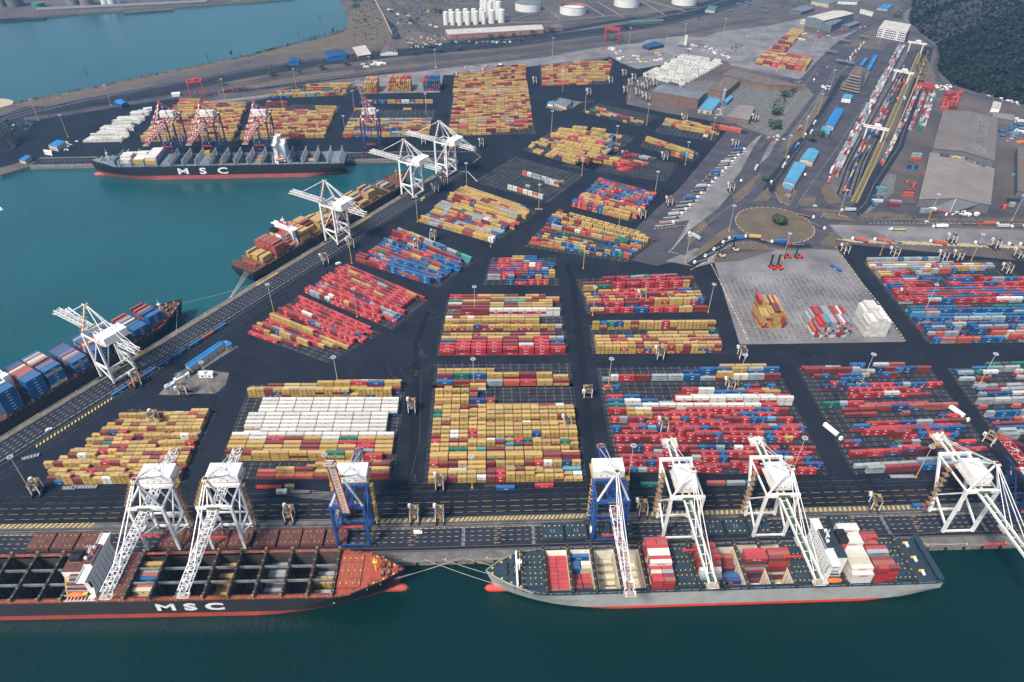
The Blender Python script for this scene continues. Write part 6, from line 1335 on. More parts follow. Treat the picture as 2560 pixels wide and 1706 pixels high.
for kd, p, a, lab in (('ws',M3(1640,595),2.1,'white lorry with pale box body at the road fork'),('w',M3(1690,850),-2.7,'first white lorry of the queue below the roundabout'),('w',M3(1785,790),-2.5,'second white lorry of the queue below the roundabout'),('w',M3(1865,730),-2.5,'third white lorry of the queue below the roundabout'),('w',M3(1950,665),-2.6,'fourth white lorry of the queue below the roundabout'),
   ('wb',M3(2010,632),PI,'white lorry carrying a blue container below the roundabout'),('wy',M3(2160,618),PI-.15,'white lorry carrying a mustard container below the roundabout'),('wb',M4(50,665),PI,'white lorry with long blue load at the roundabout edge'),('r',M4(210,690),PI,'red lorry with green flatbed at the roundabout edge'),
   ('wt',M4(395,435),-.6,'white lorry turning on the right of the roundabout'),('w',M4(500,535),-1.0,'white lorry leaving the roundabout downwards'),('ws',M4(690,375),PI,'grey lorry on the small slip road by the oval verge'),('g',M4(1145,550),PI,'white lorry with a lime green flatbed on the pale road'),('ww',M4(1530,525),PI,'white box lorry on the pale road'),
   ('r',M4(1900,500),0,'dark lorry on the two lane road at the right'),('wr',M4(2085,500),0,'white lorry with brown red load on the road at the right'),('ws',M4(2215,525),0,'tanker lorry at the right end of the pale road'),('w',M4(2330,520),0,'white lorry cut by the right edge of the photo'),
   ('ww',L4(640,890),-1.12,'lorry with two cream containers in the lane beside the right front block'),('ww',L4(1800,720),-1.15,'lorry at the right edge of the right front block'),
   ('c',M3(2095,110),.9,'white box truck on the pale road right of the trailers'),('ws',M3(2245,1540-1568),1.1,'white lorry on the road above the roundabout'),('wr',T4(290,1180),1.0,'red lorry on the gate road'),('wb',T4(270,1340),1.0,'lorry near the striped crossing'),('ws',T4(430,1130),1.05,'first grey lorry queuing by the bright blue roof'),('ws',T4(400,1215),1.05,'second grey lorry queuing by the bright blue roof'),('w',T4(340,1250),1.05,'white lorry queuing below the bright blue roof'),('w',T4(180,1460),1.05,'white lorry near the striped crossing'),('ws',T4(150,1520),1.05,'grey lorry by the pale blue roofed house'),
   ('r',T4(450,690),1.2,'small red lorry on the dark gate plaza'),('w',T4(420,745),1.2,'white lorry on the dark gate plaza'),('c',M4(335,55),1.1,'white truck beside the pale blue roofed house'),('wr',M4(560,85),1.1,'white lorry beside the long rail side stack'),
   ('c',M4(25,120),1.1,'dark truck on the gate road above the roundabout'),('k',M4(40,100),1.1,'dark lorry on the gate road above the roundabout'),
   ('wr',T4(1185,920),1.15,'lorry with brown red load on the rail terminal'),('ws',T4(1245,905),1.15,'grey lorry on the rail terminal'),('wr',T4(1240,745),1.15,'red lorry on the rail terminal, farther up'),
   ('w',L2(305,1395),PI,'lorry with red flatbed near the lamp mast behind the front apron')):
    truck(kd, p, a, lab)
for k in range(12):
    f = k/11; p = T4(725,570).lerp(T4(855,400), f); truck(('wr','ws','w','k','wy')[k % 5], p+Vector((rnd.uniform(-1,1)+(4 if k % 2 else 0),0,0)), 1.1, f"lorry waiting in the gate queue, {ORD[k+1]} from its lower end", 'lorries in the gate queue')
for k in range(21):                                                  # comb of parked trailers
    f = k/20; p = M3(1330,500).lerp(T3(2010,1390), f); truck(('wt','k','w','k','wb','w','ws')[(k*3) % 7], p+Vector((16,3,0)), .22, f"parked trailer lorry, {ORD[k+1]} from the lower end of the comb of bays", 'lorries in the comb of trailer bays')
for k in range(16):
    f = k/15; p = M4(800,640).lerp(M4(2340,690), f)
    if k in (0,2,3,7,11,14,15): truck(('wr','w','wr','k','c')[k % 5], p+Vector((-1,0,0)), PI-.42, f"lorry backed into the trailer bays right of the roundabout", 'lorries in the right trailer bays')
mb = MB()                                                             # barriers between the bays
for k in range(30):
    f = k/29; p = M4(735,655).lerp(M4(2500,720), f); dv = Vector((math.cos(-.42), math.sin(-.42), 0))
    mb.bar(p-dv*11+Vector((0,2,.25)), p+dv*9+Vector((0,2,.25)), .5, 'kerb' if k % 2 else 'mark_yellow', .5)
for k in range(22):
    f = k/21; p = M3(1300,505).lerp(T3(2000,1400), f); dv = Vector((math.cos(.22), math.sin(.22), 0))
    mb.bar(p+dv*1+Vector((0,-2,.25)), p+dv*24+Vector((0,-2,.25)), .6, 'kerb', .5); mb.bar(p+dv*3+Vector((0,1.2,.25)), p+dv*18+Vector((0,1.2,.25)), .5, 'concrete_dirty', .4)
mb.build('bay_divider', kind='structure')

def make_car(c, van=False):
    r = empty('car' if not van else 'van'); m_ = MB(); L_ = 4.3 if not van else 5.2; H_ = .85 if not van else 1.2
    vcol(m_,-L_/2,L_/2,-.88,.88,.3,H_,c)
    if van: vcol(m_,-L_/2+.1,L_/2-1.1,-.85,.85,H_,2.1,c)
    else: vcol(m_,-L_*.32,L_*.18,-.75,.75,H_,1.42,c)
    m_.build('body', r); m_ = MB(); m_.box(-L_*.34,L_*.22,-.78,.78,H_+.02,H_+.42,'glass'); m_.build('windows', r)
    m_ = MB()
    for x in (-L_*.32, L_*.32):
        for s_ in (-1, 1): m_.tube((x,s_*.7,.32),(x,s_*.9,.32), .32, 'tyre', 8)
    m_.build('wheels', r); return r
cars = [('white',make_car(WH)),('silver',make_car((.42,.44,.45))),('red',make_car((.40,.03,.03))),('dark blue',make_car((.02,.05,.14))),('white',make_car(WH, True))]
uc = set()
def car(i, p, rz, lab, grp='cars of the port'):
    nm, proto = cars[i]; o = proto if i not in uc else dup(proto); uc.add(i); o.location = (p.x, p.y, .08); o.rotation_euler = (0,0,rz)
    o['label'] = lab; o['category'] = 'van' if i == 4 else 'car'; o['group'] = grp
car(4, B2(1487,490), 0, 'white van on the front quay lanes between the two cranes'); car(4, M2(757,860), .6, 'white minibus on the asphalt beside the lower red block'); car(0, L1(450,815), .75, 'white car on the diagonal quay lanes'); car(2, M2(2000,1558), .4, 'red car in the lane') if False else None
car(0, M4(430,328), 0, 'white car beside the teardrop shaped verge'); car(0, M4(1455,472), 0, 'white car on the road before the canted shed'); car(0, T4(545,620), .9, 'white car on the dark gate plaza'); car(2, T4(1140,125), .9, 'red car on the curving road at the top'); car(0, T4(1225,98), .9, 'white car on the curving road at the top'); car(3, B3(1460,410), 0, 'small dark car at the foot of a white crane')
car(1, M4(1940,370-0), .3, 'silver car')if False else None
def lot(poly, n, lab, grp, sel=(0,0,1,2,3,0,4), ang=None):
    A, B_, C_, E_ = poly
    for k in range(n):
        s_, t_ = rnd.random(), rnd.random(); p = A.lerp(B_, s_).lerp(E_.lerp(C_, s_), t_); i = rnd.choice(sel)
        nm = cars[i][0]+(' van' if i == 4 else ' car'); car(i, p, (rnd.uniform(0, PI) if ang is None else ang+rnd.uniform(-.1,.1)), 'small '+nm+' '+lab, grp)
lot((T2(1400,450),T2(1700,440),T2(1750,330),T2(1380,340)), 46, 'in the crowded lot below the pink brick shed', 'cars in the crowded lot', (0,0,0,1,3,4))
lot((T2(1800,400),T2(2340,400),T2(2340,385),T2(1800,380)), 22, 'lined up below the pink brick shed', 'cars below the pink shed')
lot((T3(1700,450),T3(2000,550),T3(2020,500),T3(1780,420)), 26, 'in the white cluster on the scrap plot', 'vehicles on the scrap plot', (0,0,4,0,1))
lot((T3(2020,480),T3(2150,500),T3(2120,430),T3(2000,400)), 16, 'in the right half of the scrap plot', 'vehicles on the scrap plot', (3,2,1,3))
lot((T4(1960,870),T4(2320,990),T4(2330,940),T4(1990,860)), 18, 'parked below the dark wooded hill', 'cars below the hill', (0,0,2,1,4))
lot((T4(1520,830),T4(1680,830),T4(1680,780),T4(1520,790)), 18, 'parked beside the red depot gantry', 'vehicles beside the depot gantry', (0,4,0))
lot((T1(480,1400),T1(640,1390),T1(720,1290),T1(600,1310)), 12, 'outside the blue roofed office on the far quay', 'cars by the far office', (0,1,0))
lot((T4(440,830),T4(600,860),T4(590,800),T4(500,780)), 10, 'around the small oval island of the gate plaza', 'cars on the gate plaza')
lot((T4(640,250),T4(1000,260),T4(960,220),T4(720,300)), 14, 'before the big grey shed', 'cars before the grey shed', (0,2,1,3))
lot((T3(1830,1060),T3(1950,1080),T3(1930,990),T3(1870,990)), 10, 'under the sky blue canopy side of the brown hall', 'cars by the blue canopy', (0,1,0,3))
lot((T2(1330,640),T2(2330,620),T2(2330,590),T2(1500,630)), 14, 'on the pale strip above the far blocks', 'vehicles on the pale strip', (0,2,2,4))
lot((T4(10,1300),T4(150,1290),T4(150,1240),T4(10,1250)), 10, 'beside the two round trees', 'cars by the round trees', (0,2,0))
lot((T4(2150,1300),T4(2300,1300),T4(2280,1080),T4(2200,1080)), 12, 'in the clutter right of the depot sign shed', 'vehicles in the depot clutter', (2,0,1,3))
lot((M4(1620,420),M4(1920,415),M4(1920,395),M4(1640,400)), 9, 'parked in front of the canted depot shed', 'vehicles before the canted shed', (0,4,0))
# reach stackers
def make_reach(c):
    r = empty('reach_stacker'); m_ = MB(); vcol(m_,-3.5,3.2,-1.6,1.6,.8,2.2,c); vcol(m_,-3.4,-1.5,-1.4,1.4,2.2,3,c); m_.build('body', r)
    m_ = MB(); m_.box(-.6,.9,-.8,.8,2.2,3.9,'glass'); m_.build('cab', r)
    for x in (-2.6, 2.4):
        m_ = MB()
        for s_ in (-1,1): m_.tube((x,s_*1.2,.9),(x,s_*1.9,.9), .9, 'tyre', 10)
        m_.build('wheels', r)
    m_ = MB()
    for s_ in (-.7,.7): m_.bar((3.4,s_,.8),(3.4,s_,14), .5, 'black', .8)
    for k in range(9): m_.bar((3.4,-.7,1+k*1.55),(3.4,.7,1+k*1.55), .3, 'black')
    m_.build('mast', r); m_ = MB(); m_.box(3.7,4.3,-3,3,1.2,2,'black',bottom=True); m_.build('spreader', r); return r
rs = make_reach((.55,.03,.02)); ry = make_reach((.45,.35,.2))
for i, (p, a, lab) in enumerate(((M4(175,800),PI,'red mast truck on the pale paving, left one of the upper pair'),(M4(280,800),PI,'red mast truck on the pale paving, right one of the upper pair'),(M4(40,900),2,'red mast truck on the pale paving, left one of the lower pair'),(M4(105,900),2,'red mast truck on the pale paving, right one of the lower pair'))):
    o = rs if i == 0 else dup(rs); o.location = p+Vector((0,0,.07)); o.rotation_euler = (0,0,a); o['label'] = lab; o['category'] = 'container handler'; o['group'] = 'red mast trucks'
for i, (p, a, lab) in enumerate(((M3(2050,735),2.2,'cream mast truck at the left edge of the pale paving, upper one'),(M3(1925,790),2.6,'cream mast truck at the left edge of the pale paving, lower one'))):
    o = ry if i == 0 else dup(ry); o.location = p+Vector((0,0,.07)); o.rotation_euler = (0,0,a); o['label'] = lab; o['category'] = 'container handler'; o['group'] = 'cream mast trucks'

# ================================================================== buildings
def shed(name, lab, cs, h, wall, roof, style='flat', rise=2., win=0, over=.5, cat='building', doors=0):
    """cs: four corners (front-left, front-right, back-right, back-left) picked at eaves height"""
    cs = [Vector((p[0],p[1],0)) for p in cs]; ctr = sum(cs, Vector())/4; r = empty(name, tuple(ctr), 0, label=lab, cat=cat); c = [p-ctr for p in cs]
    m_ = MB(); m_.prism([tuple(p[:2]) for p in c], 0, h, wall)
    if style == 'gable':
        e0, e1 = ((c[1]-c[0]).length, (c[2]-c[1]).length)
        if e0 > e1: ra, rb_ = (c[0]+c[3])/2, (c[1]+c[2])/2; ends = ((c[3],c[0],ra),(c[1],c[2],rb_))
        else: ra, rb_ = (c[0]+c[1])/2, (c[3]+c[2])/2; ends = ((c[0],c[1],ra),(c[2],c[3],rb_))
        for a, b, t in ends: m_.face([a+Vector((0,0,h)), b+Vector((0,0,h)), t+Vector((0,0,h+rise))], wall)
    m_.build('walls', r); m_ = MB(); o_ = [p+(p.normalized()*over) for p in c]; Z_ = lambda p, z: Vector((p.x,p.y,z))
    if style == 'flat':
        m_.prism([tuple(p[:2]) for p in o_], h, h+.35, roof)
        for i in range(4): a, b = o_[i], o_[(i+1)%4]; m_.bar(Z_(a,h+.6), Z_(b,h+.6), .35, roof, .7)
        nv = max(2, int(((c[1]-c[0]).length*(c[2]-c[1]).length)**.5/7))
        for k in range(nv): s_, t_ = rnd.uniform(.2,.8), rnd.uniform(.2,.8); p = c[0].lerp(c[1],s_).lerp(c[3].lerp(c[2],s_),t_); m_.box(p.x-.7,p.x+.7,p.y-.7,p.y+.7,h+.35,h+1.1,'grey_steel')
    elif style == 'gable':
        if e0 > e1: ra, rb_ = (o_[0]+o_[3])/2, (o_[1]+o_[2])/2; q = ([o_[0],o_[1],rb_,ra],[o_[2],o_[3],ra,rb_])
        else: ra, rb_ = (o_[0]+o_[1])/2, (o_[3]+o_[2])/2; q = ([o_[1],o_[2],rb_,ra],[o_[3],o_[0],ra,rb_])
        for a, b, t2, t1 in q:
            f = [Z_(a,h+.05), Z_(b,h+.05), Z_(t2,h+rise+.1), Z_(t1,h+rise+.1)]; nrm = (f[1]-f[0]).cross(f[2]-f[0])
            
            for k in range(10):
                g_ = [f[0].lerp(f[1],k/10), f[0].lerp(f[1],(k+1)/10), f[3].lerp(f[2],(k+1)/10), f[3].lerp(f[2],k/10)]; m_.face(g_ if nrm.z > 0 else g_[::-1], roof)
            m_.face([x-Vector((0,0,.6)) for x in (f[::-1] if nrm.z > 0 else f)], roof)
            L_ = (f[1]-f[0]).length
            for k in range(1, int(L_/6)): s_ = k/int(L_/6); m_.bar(f[0].lerp(f[1],s_)+Vector((0,0,.05)), f[3].lerp(f[2],s_)+Vector((0,0,.05)), .16, roof, .16)
        m_.bar(Z_(ra,h+rise+.15), Z_(rb_,h+rise+.15), .6, roof, .3)
    elif style == 'hip':
        t = Vector((0,0,h+rise))
        for i in range(4): a, b = o_[i], o_[(i+1)%4]; f = [Z_(a,h+.05), Z_(b,h+.05), t]; nrm = (f[1]-f[0]).cross(f[2]-f[0]); m_.face(f if nrm.z > 0 else f[::-1], roof)
    m_.build('roof', r)
    for i in range(2 if win else 0):                     # windows on the two walls that face the viewer
        a, b = (c[0], c[1]) if i == 0 else ((c[1], c[2]) if ctr.x < 200 else (c[3], c[0])); d = (b-a); L_ = d.length; d /= L_; nn = Vector((d.y,-d.x,0)); nn = nn if nn.dot(a+b) > 0 else -nn
        n_ = max(2, int(L_/4.5)); fl = max(1, int(h/3.4))
        for q in range(fl):
            for k in range(n_):
                if k >= 14: break
                p = a+d*(L_*(k+.5)/n_)+nn*.04; z = 1+q*3.3; m_ = MB(); m_.face([p-d*.7+Vector((0,0,z)), p+d*.7+Vector((0,0,z)), p+d*.7+Vector((0,0,z+1.3)), p-d*.7+Vector((0,0,z+1.3))], 'glass'); m_.build('window', r)
    for k in range(doors):
        a, b = c[0], c[1]; d = (b-a); L_ = d.length; d /= L_; nn = Vector((d.y,-d.x,0)); nn = nn if nn.dot(a+b) > 0 else -nn; p = a+d*(L_*(k+.5)/doors)+nn*.05; w2, hh = min(2.5,L_/doors*.3), min(h*.7,5)
        m_ = MB(); m_.face([p-d*w2, p+d*w2, p+d*w2+Vector((0,0,hh)), p-d*w2+Vector((0,0,hh))], 'roof_slate'); m_.build('door', r)
    return r
def tc(f, pts, h): return [f(x, y, h) for x, y in pts]
hall = shed('brick_hall','big brown brick hall with a grey ribbed roof behind the yellow blocks', tc(T3, ((1290,838),(1712,912),(1800,850),(1392,770)), 15), 15, 'brick','roof_slate','gable',2.5, doors=0)
m_ = MB(); a, b = T3(1290,838,15), T3(1712,912,15); ctr = Vector(hall.location)
for k in range(26): p = a.lerp(b, (k+.5)/26); p = Vector((p.x,p.y,0))-Vector((ctr.x,ctr.y,0)); m_.box(p.x-.25,p.x+.25,p.y-.45,p.y+.1,0,14.5,'brick')
for z in (4, 8, 12): m_.bar(Vector((a.x-ctr.x,a.y-ctr.y-.1,z)), Vector((b.x-ctr.x,b.y-ctr.y-.1,z)), .3, 'roof_brown')
m_.build('wall_piers', hall)
shed('open_hall','dark roofed hall right of the big brown brick hall', tc(T3, ((1805,822),(1958,855),(2095,738),(1948,705)), 9), 9, 'brick','roof_brown')
shed('brick_building','long low brown brick building with flat roof behind the brown hall', tc(T3, ((1925,690),(2345,785),(2700,800),(2005,628)), 7), 7, 'brick','roof_brown','flat', win=1)
shed('canopy_building','sky blue canopy roof at the right end of the brown brick hall', tc(T3, ((1715,1000),(1835,1018),(1915,925),(1803,892)), 6), 6, 'wall_cream','roof_sky','flat', doors=2)
shed('blue_cabin','small blue roofed cabin beyond the sky blue canopy', tc(T3, ((1942,930),(1975,945),(2028,892),(1998,880)), 4), 4, 'roof_blue','roof_sky')
shed('brown_house','brown flat house with a tan roof among the yard roads', tc(T3, ((1962,1072),(2175,1108),(2228,985),(2078,967)), 6.5), 6.5, 'brick','roof_tan', win=1)
shed('yard_office','small brown yard office with dark roof on its kerbed island', tc(T3, ((385,945),(500,985),(555,930),(440,902)), 4.5), 4.5, 'wall_cream','roof_slate', win=1)
shed('porch_cabin','pale blue cabin left of the yard office', tc(T3, ((325,955),(375,960),(378,938),(340,935)), 3), 3, 'white','roof_sky')
shed('pavilion','blue hipped roof pavilion beside the lorry park', tc(T3, ((1198,418),(1262,440),(1395,412),(1310,378)), 5), 5, 'dark_steel','roof_navy','hip', 3.5)
shed('pink_shed','very long pink brick shed with pale roof at the top of the photo', [T2(1768,322,7), T3(290,272,7), T3(268,230,7), T2(1738,278,7)], 7, 'brick_pink','roof_pale','flat', doors=6)
shed('blue_shed','dark blue shed with ridged roof by the railway', tc(T2, ((655,532),(835,510),(805,458),(632,470)), 6), 6, 'roof_blue','roof_navy','gable',1.5)
shed('pale_roof_shed','pale flat roofed shed right of the dark blue shed', tc(T2, ((938,520),(1058,500),(1002,420),(885,440)), 6), 6, 'brick','roof_pale')
shed('navy_shed','small navy shed left of the dark blue shed', tc(T2, ((298,575),(398,568),(385,530),(295,538)), 5), 5, 'roof_blue','roof_navy','gable',1)
shed('gabled_house','white fronted brown roofed house by the small brick tower', tc(T2, ((1140,488),(1300,480),(1250,415),(1180,425)), 5), 5, 'white','roof_brown','gable',3, win=1)
shed('brick_tower','slim dark brick tower above the white fronted house', tc(T2, ((1172,370),(1196,370),(1196,355),(1172,355)), 12), 12, 'brick','roof_brown')
shed('green_roof_shed','long narrow green roofed shed beside the far railway', tc(T3, ((1085,212),(1390,196),(1386,180),(1090,192)), 4), 4, 'wall_grey','roof_green')
shed('green_house','dark green roofed house with white posts at the top', tc(T3, ((1775,92),(1862,100),(1885,58),(1812,52)), 5), 5, 'wall_cream','roof_green','hip',2.5, win=1)
shed('far_low_shed','low brown shed above the red rail crane', tc(T3, ((345,260),(470,262),(440,222),(345,225)), 5), 5, 'brick','roof_brown')
big = shed('grey_workshop','big grey workshop with a ribbed pale roof and tall shutters at the top right', tc(T4, ((352,160),(512,192),(792,125),(600,98)), 16), 16, 'roof_slate','roof_pale','gable',2.5, doors=2)
shed('workshop_annex','grey annex on the right side of the big workshop', tc(T4, ((505,215),(585,238),(682,188),(600,170)), 12), 12, 'roof_slate','roof_slate')
shed('low_workshop','lower grey roofed building right of the big workshop', tc(T4, ((690,235),(745,250),(848,210),(792,196)), 5), 5, 'wall_grey','roof_slate')
shed('grey_shed','grey shed up left of the big workshop', tc(T4, ((192,95),(305,112),(428,75),(330,50)), 7), 7, 'wall_grey','roof_slate','gable',1.5)
shed('cream_annex','small cream annex left of the big workshop', tc(T4, ((298,195),(345,205),(350,185),(310,180)), 5), 5, 'wall_cream','roof_pale')
shed('office_row','low white office row with dark roofs at the top edge', tc(T4, ((550,10),(820,20),(860,-5),(600,-12)), 6), 6, 'white','roof_slate', win=1)
shed('admin_building','grey office with pale frame at the top edge', tc(T4, ((400,10),(560,40),(640,20),(470,-10)), 8), 8, 'wall_cream','roof_slate', win=1)
shed('blue_roof_pair','blue roofed cream building by the curving road at the top', tc(T4, ((1000,75),(1100,85),(1160,45),(1060,40)), 4), 4, 'wall_cream','roof_blue', win=1)
pk = shed('parking_block','white framed parking building with a broad white roof at the foot of the wooded hill', tc(T4, ((1022,255),(1275,300),(1308,230),(1072,190)), 17), 17, 'dark_steel','roof_pale','flat')
a, b, e = (Vector((*T4(x, y, 17)[:2], 0))-Vector(pk.location) for x, y in ((1022,255),(1275,300),(1072,190))); m_ = MB(); d = (b-a).normalized(); L_ = (b-a).length; nn = Vector((d.y,-d.x,0))*.3
for z in (0.6,4.5,8.4,12.3,16): m_.bar(a+nn+Vector((0,0,z)), b+nn+Vector((0,0,z)), .7, 'white', 1.1); m_.bar(a+Vector((-.3,0,z)), e+Vector((-.3,0,z)), .7, 'white', 1.1)
for k in range(15): p = a.lerp(b, k/14)+nn; m_.bar(p, p+Vector((0,0,17)), .55, 'white')
for k in range(6): p = a.lerp(e, k/5)+Vector((-.3,0,0)); m_.bar(p, p+Vector((0,0,17)), .55, 'white')
for f in (.22, .72): p = a.lerp(b, f)+nn*1.6; m_.bar(p, p+Vector((0,0,16.5)), 5.5, 'white', .5)
m_.build('facade_frame', pk)
tw = shed('stepped_tower','stepped brown office tower with banded floors beside the gate plaza', tc(T4, ((765,672),(850,690),(880,628),(802,612)), 24), 24, 'brick','roof_brown')
a, b, e_, e = (Vector((*T4(x, y, 24)[:2], 0))-Vector(tw.location) for x, y in ((765,672),(850,690),(880,628),(802,612))); m_ = MB()
for k in range(6):
    z = 2+k*3.7; o_ = 1+.12*(6-k); pts = [p*o_*1.12 for p in (a, b, e_, e)]; m_.prism([tuple(p[:2]) for p in pts], z, z+1.5, 'roof_tan')
m_.build('floor_bands', tw)
shed('brown_annex','low brown annex at the foot of the stepped tower', tc(T4, ((665,790),(740,800),(750,755),(690,745)), 5), 5, 'brick','roof_brown')
shed('cyan_roof_house','cyan roofed house with white floors below the stepped tower', tc(T4, ((680,902),(762,912),(775,880),(700,868)), 6), 6, 'white','roof_sky', win=1)
shed('bright_blue_shed','long bright blue gabled roof on the gate road', tc(T4, ((522,1150),(605,1166),(697,1008),(618,992)), 5), 5, 'wall_cream','roof_blue','gable',1.6, doors=1)
shed('teal_roof_shed','small teal blue roof below the bright blue gabled roof', tc(T4, ((475,1222),(558,1240),(580,1182),(500,1165)), 4), 4, 'wall_grey','roof_sky','flat')
shed('sky_roof_house','sky blue gabled roof house in the middle of the gate road', tc(T4, ((298,1458),(412,1492),(470,1392),(372,1360)), 6), 6, 'wall_cream','roof_sky','gable',1.6, win=1)
shed('pale_blue_house','pale blue roofed house nearest the roundabout', [M4(145,95,6), M4(245,128,6), T4(355,1512,6), T4(242,1488,6)], 6, 'wall_cream','roof_sky','gable',1.6, win=1)
shed('blue_porch','small pale blue porch in front of the house nearest the roundabout', tc(M4, ((140,162),(215,185),(226,140),(155,122)), 3.5), 3.5, 'brick','roof_sky')
shed('small_hut','tiny tan hut on the verge above the roundabout', tc(M4, ((150,235),(200,250),(210,225),(165,215)), 2.5), 2.5, 'brick','roof_tan')
shed('long_blue_shed','long narrow blue roof beside the rail terminal road', tc(T4, ((900,640),(932,648),(1008,512),(978,506)), 4), 4, 'brick','roof_blue')
shed('narrow_blue_shed','shorter narrow blue roof left of the long narrow blue roof', tc(T4, ((840,600),(868,606),(918,538),(890,530)), 4), 4, 'wall_grey','roof_blue')
shed('long_brown_shed','long narrow brown roof below the long narrow blue roof', tc(T4, ((862,760),(890,768),(935,660),(905,652)), 4), 4, 'brick','roof_brown')
shed('quay_office','long narrow blue roofed quay office beside the diagonal apron', tc(L1, ((1745,240),(2050,22),(2008,2),(1697,212)), 6), 6, 'wall_cream','roof_blue','gable',1.2, win=1)
shed('quay_office_annex','small square blue roofed annex at the end of the quay office', tc(L1, ((2080,55),(2128,25),(2085,0),(2045,5)), 4), 4, 'wall_cream','roof_blue')
shed('grey_cabin','grey roofed cabin at the lower end of the quay office', tc(L1, ((1625,335),(1725,270),(1700,262),(1610,305)), 3.5), 3.5, 'white','roof_slate')
for (pts, lab) in ((((1600,375),(1740,300),(1725,280),(1595,345)),'long white cabin below the quay office'), (((1515,435),(1605,385),(1590,375),(1512,410)),'short white cabin at the tip of the worn patch'), (((1820,310),(1950,308),(1952,278),(1822,280)),'long white cabin beside the lamp mast on the worn patch')):
    shed('site_cabin', lab, tc(L1, pts, 3), 3, 'white','white','flat', win=1, over=.1)
shed('far_blue_shed','blue box shed on the far quay road', tc(T1, ((1048,938),(1112,962),(1165,940),(1105,908)), 6), 6, 'roof_navy','roof_blue','gable',1)
shed('far_office','blue roofed cream office by parked cars on the far quay', tc(T1, ((442,1335),(520,1350),(600,1300),(525,1285)), 6), 6, 'wall_cream','roof_blue','hip',1.5, win=1)
shed('far_small_office','small blue roofed hut at the left edge of the far quay', tc(T1, ((175,1470),(230,1480),(285,1440),(235,1430)), 4), 4, 'wall_cream','roof_blue')
for k, (pts) in enumerate((((1575,875),(1650,868),(1650,850),(1577,855)), ((1315,1010),(1392,1000),(1392,988),(1318,995)), ((405,1400),(475,1410),(470,1390),(400,1380)))):
    shed('white_cabin', ('white cabin left of the left red rail crane','white cabin above the leftmost striped crane','low white cabin beside the blue roofed office')[k], tc(T1, pts, 3), 3, 'white','white', over=.1)
# depot sheds with lettering
ds = shed('depot_shed','large tan roofed depot shed with dark letters SACD on its upper roof edge', [M4(1388,262,10), M4(2042,316,10), T4(2080,1552,10), T4(1490,1402,10)], 10, 'wall_grey','roof_tan','gable',5, doors=1)
c_ = Vector(ds.location); hh = 10; rise = 5
FLc, FRc, BRc, BLc = (Vector((*p[:2], 0))-c_ for p in (M4(1388,262,10), M4(2042,316,10), T4(2080,1545,10), T4(1490,1392,10)))
rb_, ra = (BLc+BRc)/2, (FLc+FRc)/2; Zv = Vector((0,0,1))
def letters_on(mb, f, txt, u0, v0, h, mt, **k):
    t_ = MB(); letters(t_, txt, (u0,v0,0), (1,0,0), (0,1,0), h, mt, **k)
    for q in t_.f: mb.face([f(t_.v[i][0], t_.v[i][1]) for i in q], mt)
Wl, Ll = (ra-FLc).length, (BLc-FLc).length
fl = lambda u, v: (FLc.lerp(ra, u/Wl)).lerp(BLc.lerp(rb_, u/Wl), v/Ll)+Zv*(hh+rise*u/Wl+.4)
fr = lambda u, v: (ra.lerp(FRc, u/Wl)).lerp(rb_.lerp(BRc, u/Wl), v/Ll)+Zv*(hh+rise*(1-u/Wl)+.4)
m_ = MB(); letters_on(m_, fl, 'S', Wl*.34, Ll-13, 8, 'black', th=.24, wr=1.1); letters_on(m_, fl, '^', Wl*.70, Ll-13, 7.6, 'yellow', th=.26, wr=1.1); letters_on(m_, fr, 'CD', Wl*.10, Ll-13, 8, 'black', th=.24, wr=1.1, sp=1.5); m_.build('roof_lettering', ds)
a_, p_, b_ = (G(*q)-c_ for q in ((2301,515),(2374,533),(2449,526))); a_.z = p_.z = b_.z = 0; e_ = ra.lerp(FRc,.75)
m_ = MB(); m_.face([a_, p_, ra+Zv*(hh+rise-.2), FLc+Zv*(hh-.1)], 'wall_grey'); m_.face([p_, b_, e_+Zv*(hh+rise*.25-.2), ra+Zv*(hh+rise-.2)], 'wall_grey'); m_.bar(a_+Zv*.5, p_+Zv*.5, .4, 'red_steel', 1); m_.bar(p_, ra+Zv*(hh+rise-.3), .5, 'roof_pale'); m_.build('canted_front', ds)
d2_ = shed('depot_shed','tan roofed depot shed carrying the long pale sign SA CONTAINER DEPOTS', tc(T4, ((1512,1362),(2080,1478),(2108,1090),(1612,1012)), 10), 10, 'wall_grey','roof_brown2','gable',4)
c_ = Vector(d2_.location); A_, B_, C_, E_ = (Vector((*T4(x, y, 10)[:2], 0))-c_ for x, y in ((1512,1362),(2080,1478),(2108,1090),(1612,1012)))
M0, M1_ = (A_+B_)/2, (E_+C_)/2; Wd, Ln = (B_-M0).length, (C_-B_).length
def rp(s_, t_, dz=.3): return ((M0.lerp(B_, s_)).lerp(M1_.lerp(C_, s_), t_))+Zv*(10+4*(1-s_)+dz)
m_ = MB(); s0, s1_, t0, t1_ = .28, .66, .06, .96
for k in range(8): ta, tb = lerp(t0,t1_,k/8), lerp(t0,t1_,(k+1)/8); m_.face([rp(s0,ta), rp(s1_,ta), rp(s1_,tb), rp(s0,tb)], 'concrete')
txt = 'SA CONTAINER DEPOTS'; hL = Wd*(s1_-s0)*.66; wr_ = Ln*(t1_-t0)*.95/(hL*(1.35*17+.8*2)); 
letters_on(m_, lambda u, v: rp(s1_-.06-v/Wd, t0+.02+u/Ln, .45), txt, 0, 0, hL, 'roof_brown', th=.14, wr=wr_, sp=1.35); m_.build('roof_sign', d2_)
shed('depot_shed','tan flat shed behind the sign shed under the hill', tc(T4, ((2062,1078),(2262,1112),(2255,1060),(2068,1035)), 7), 7, 'wall_grey','roof_tan')
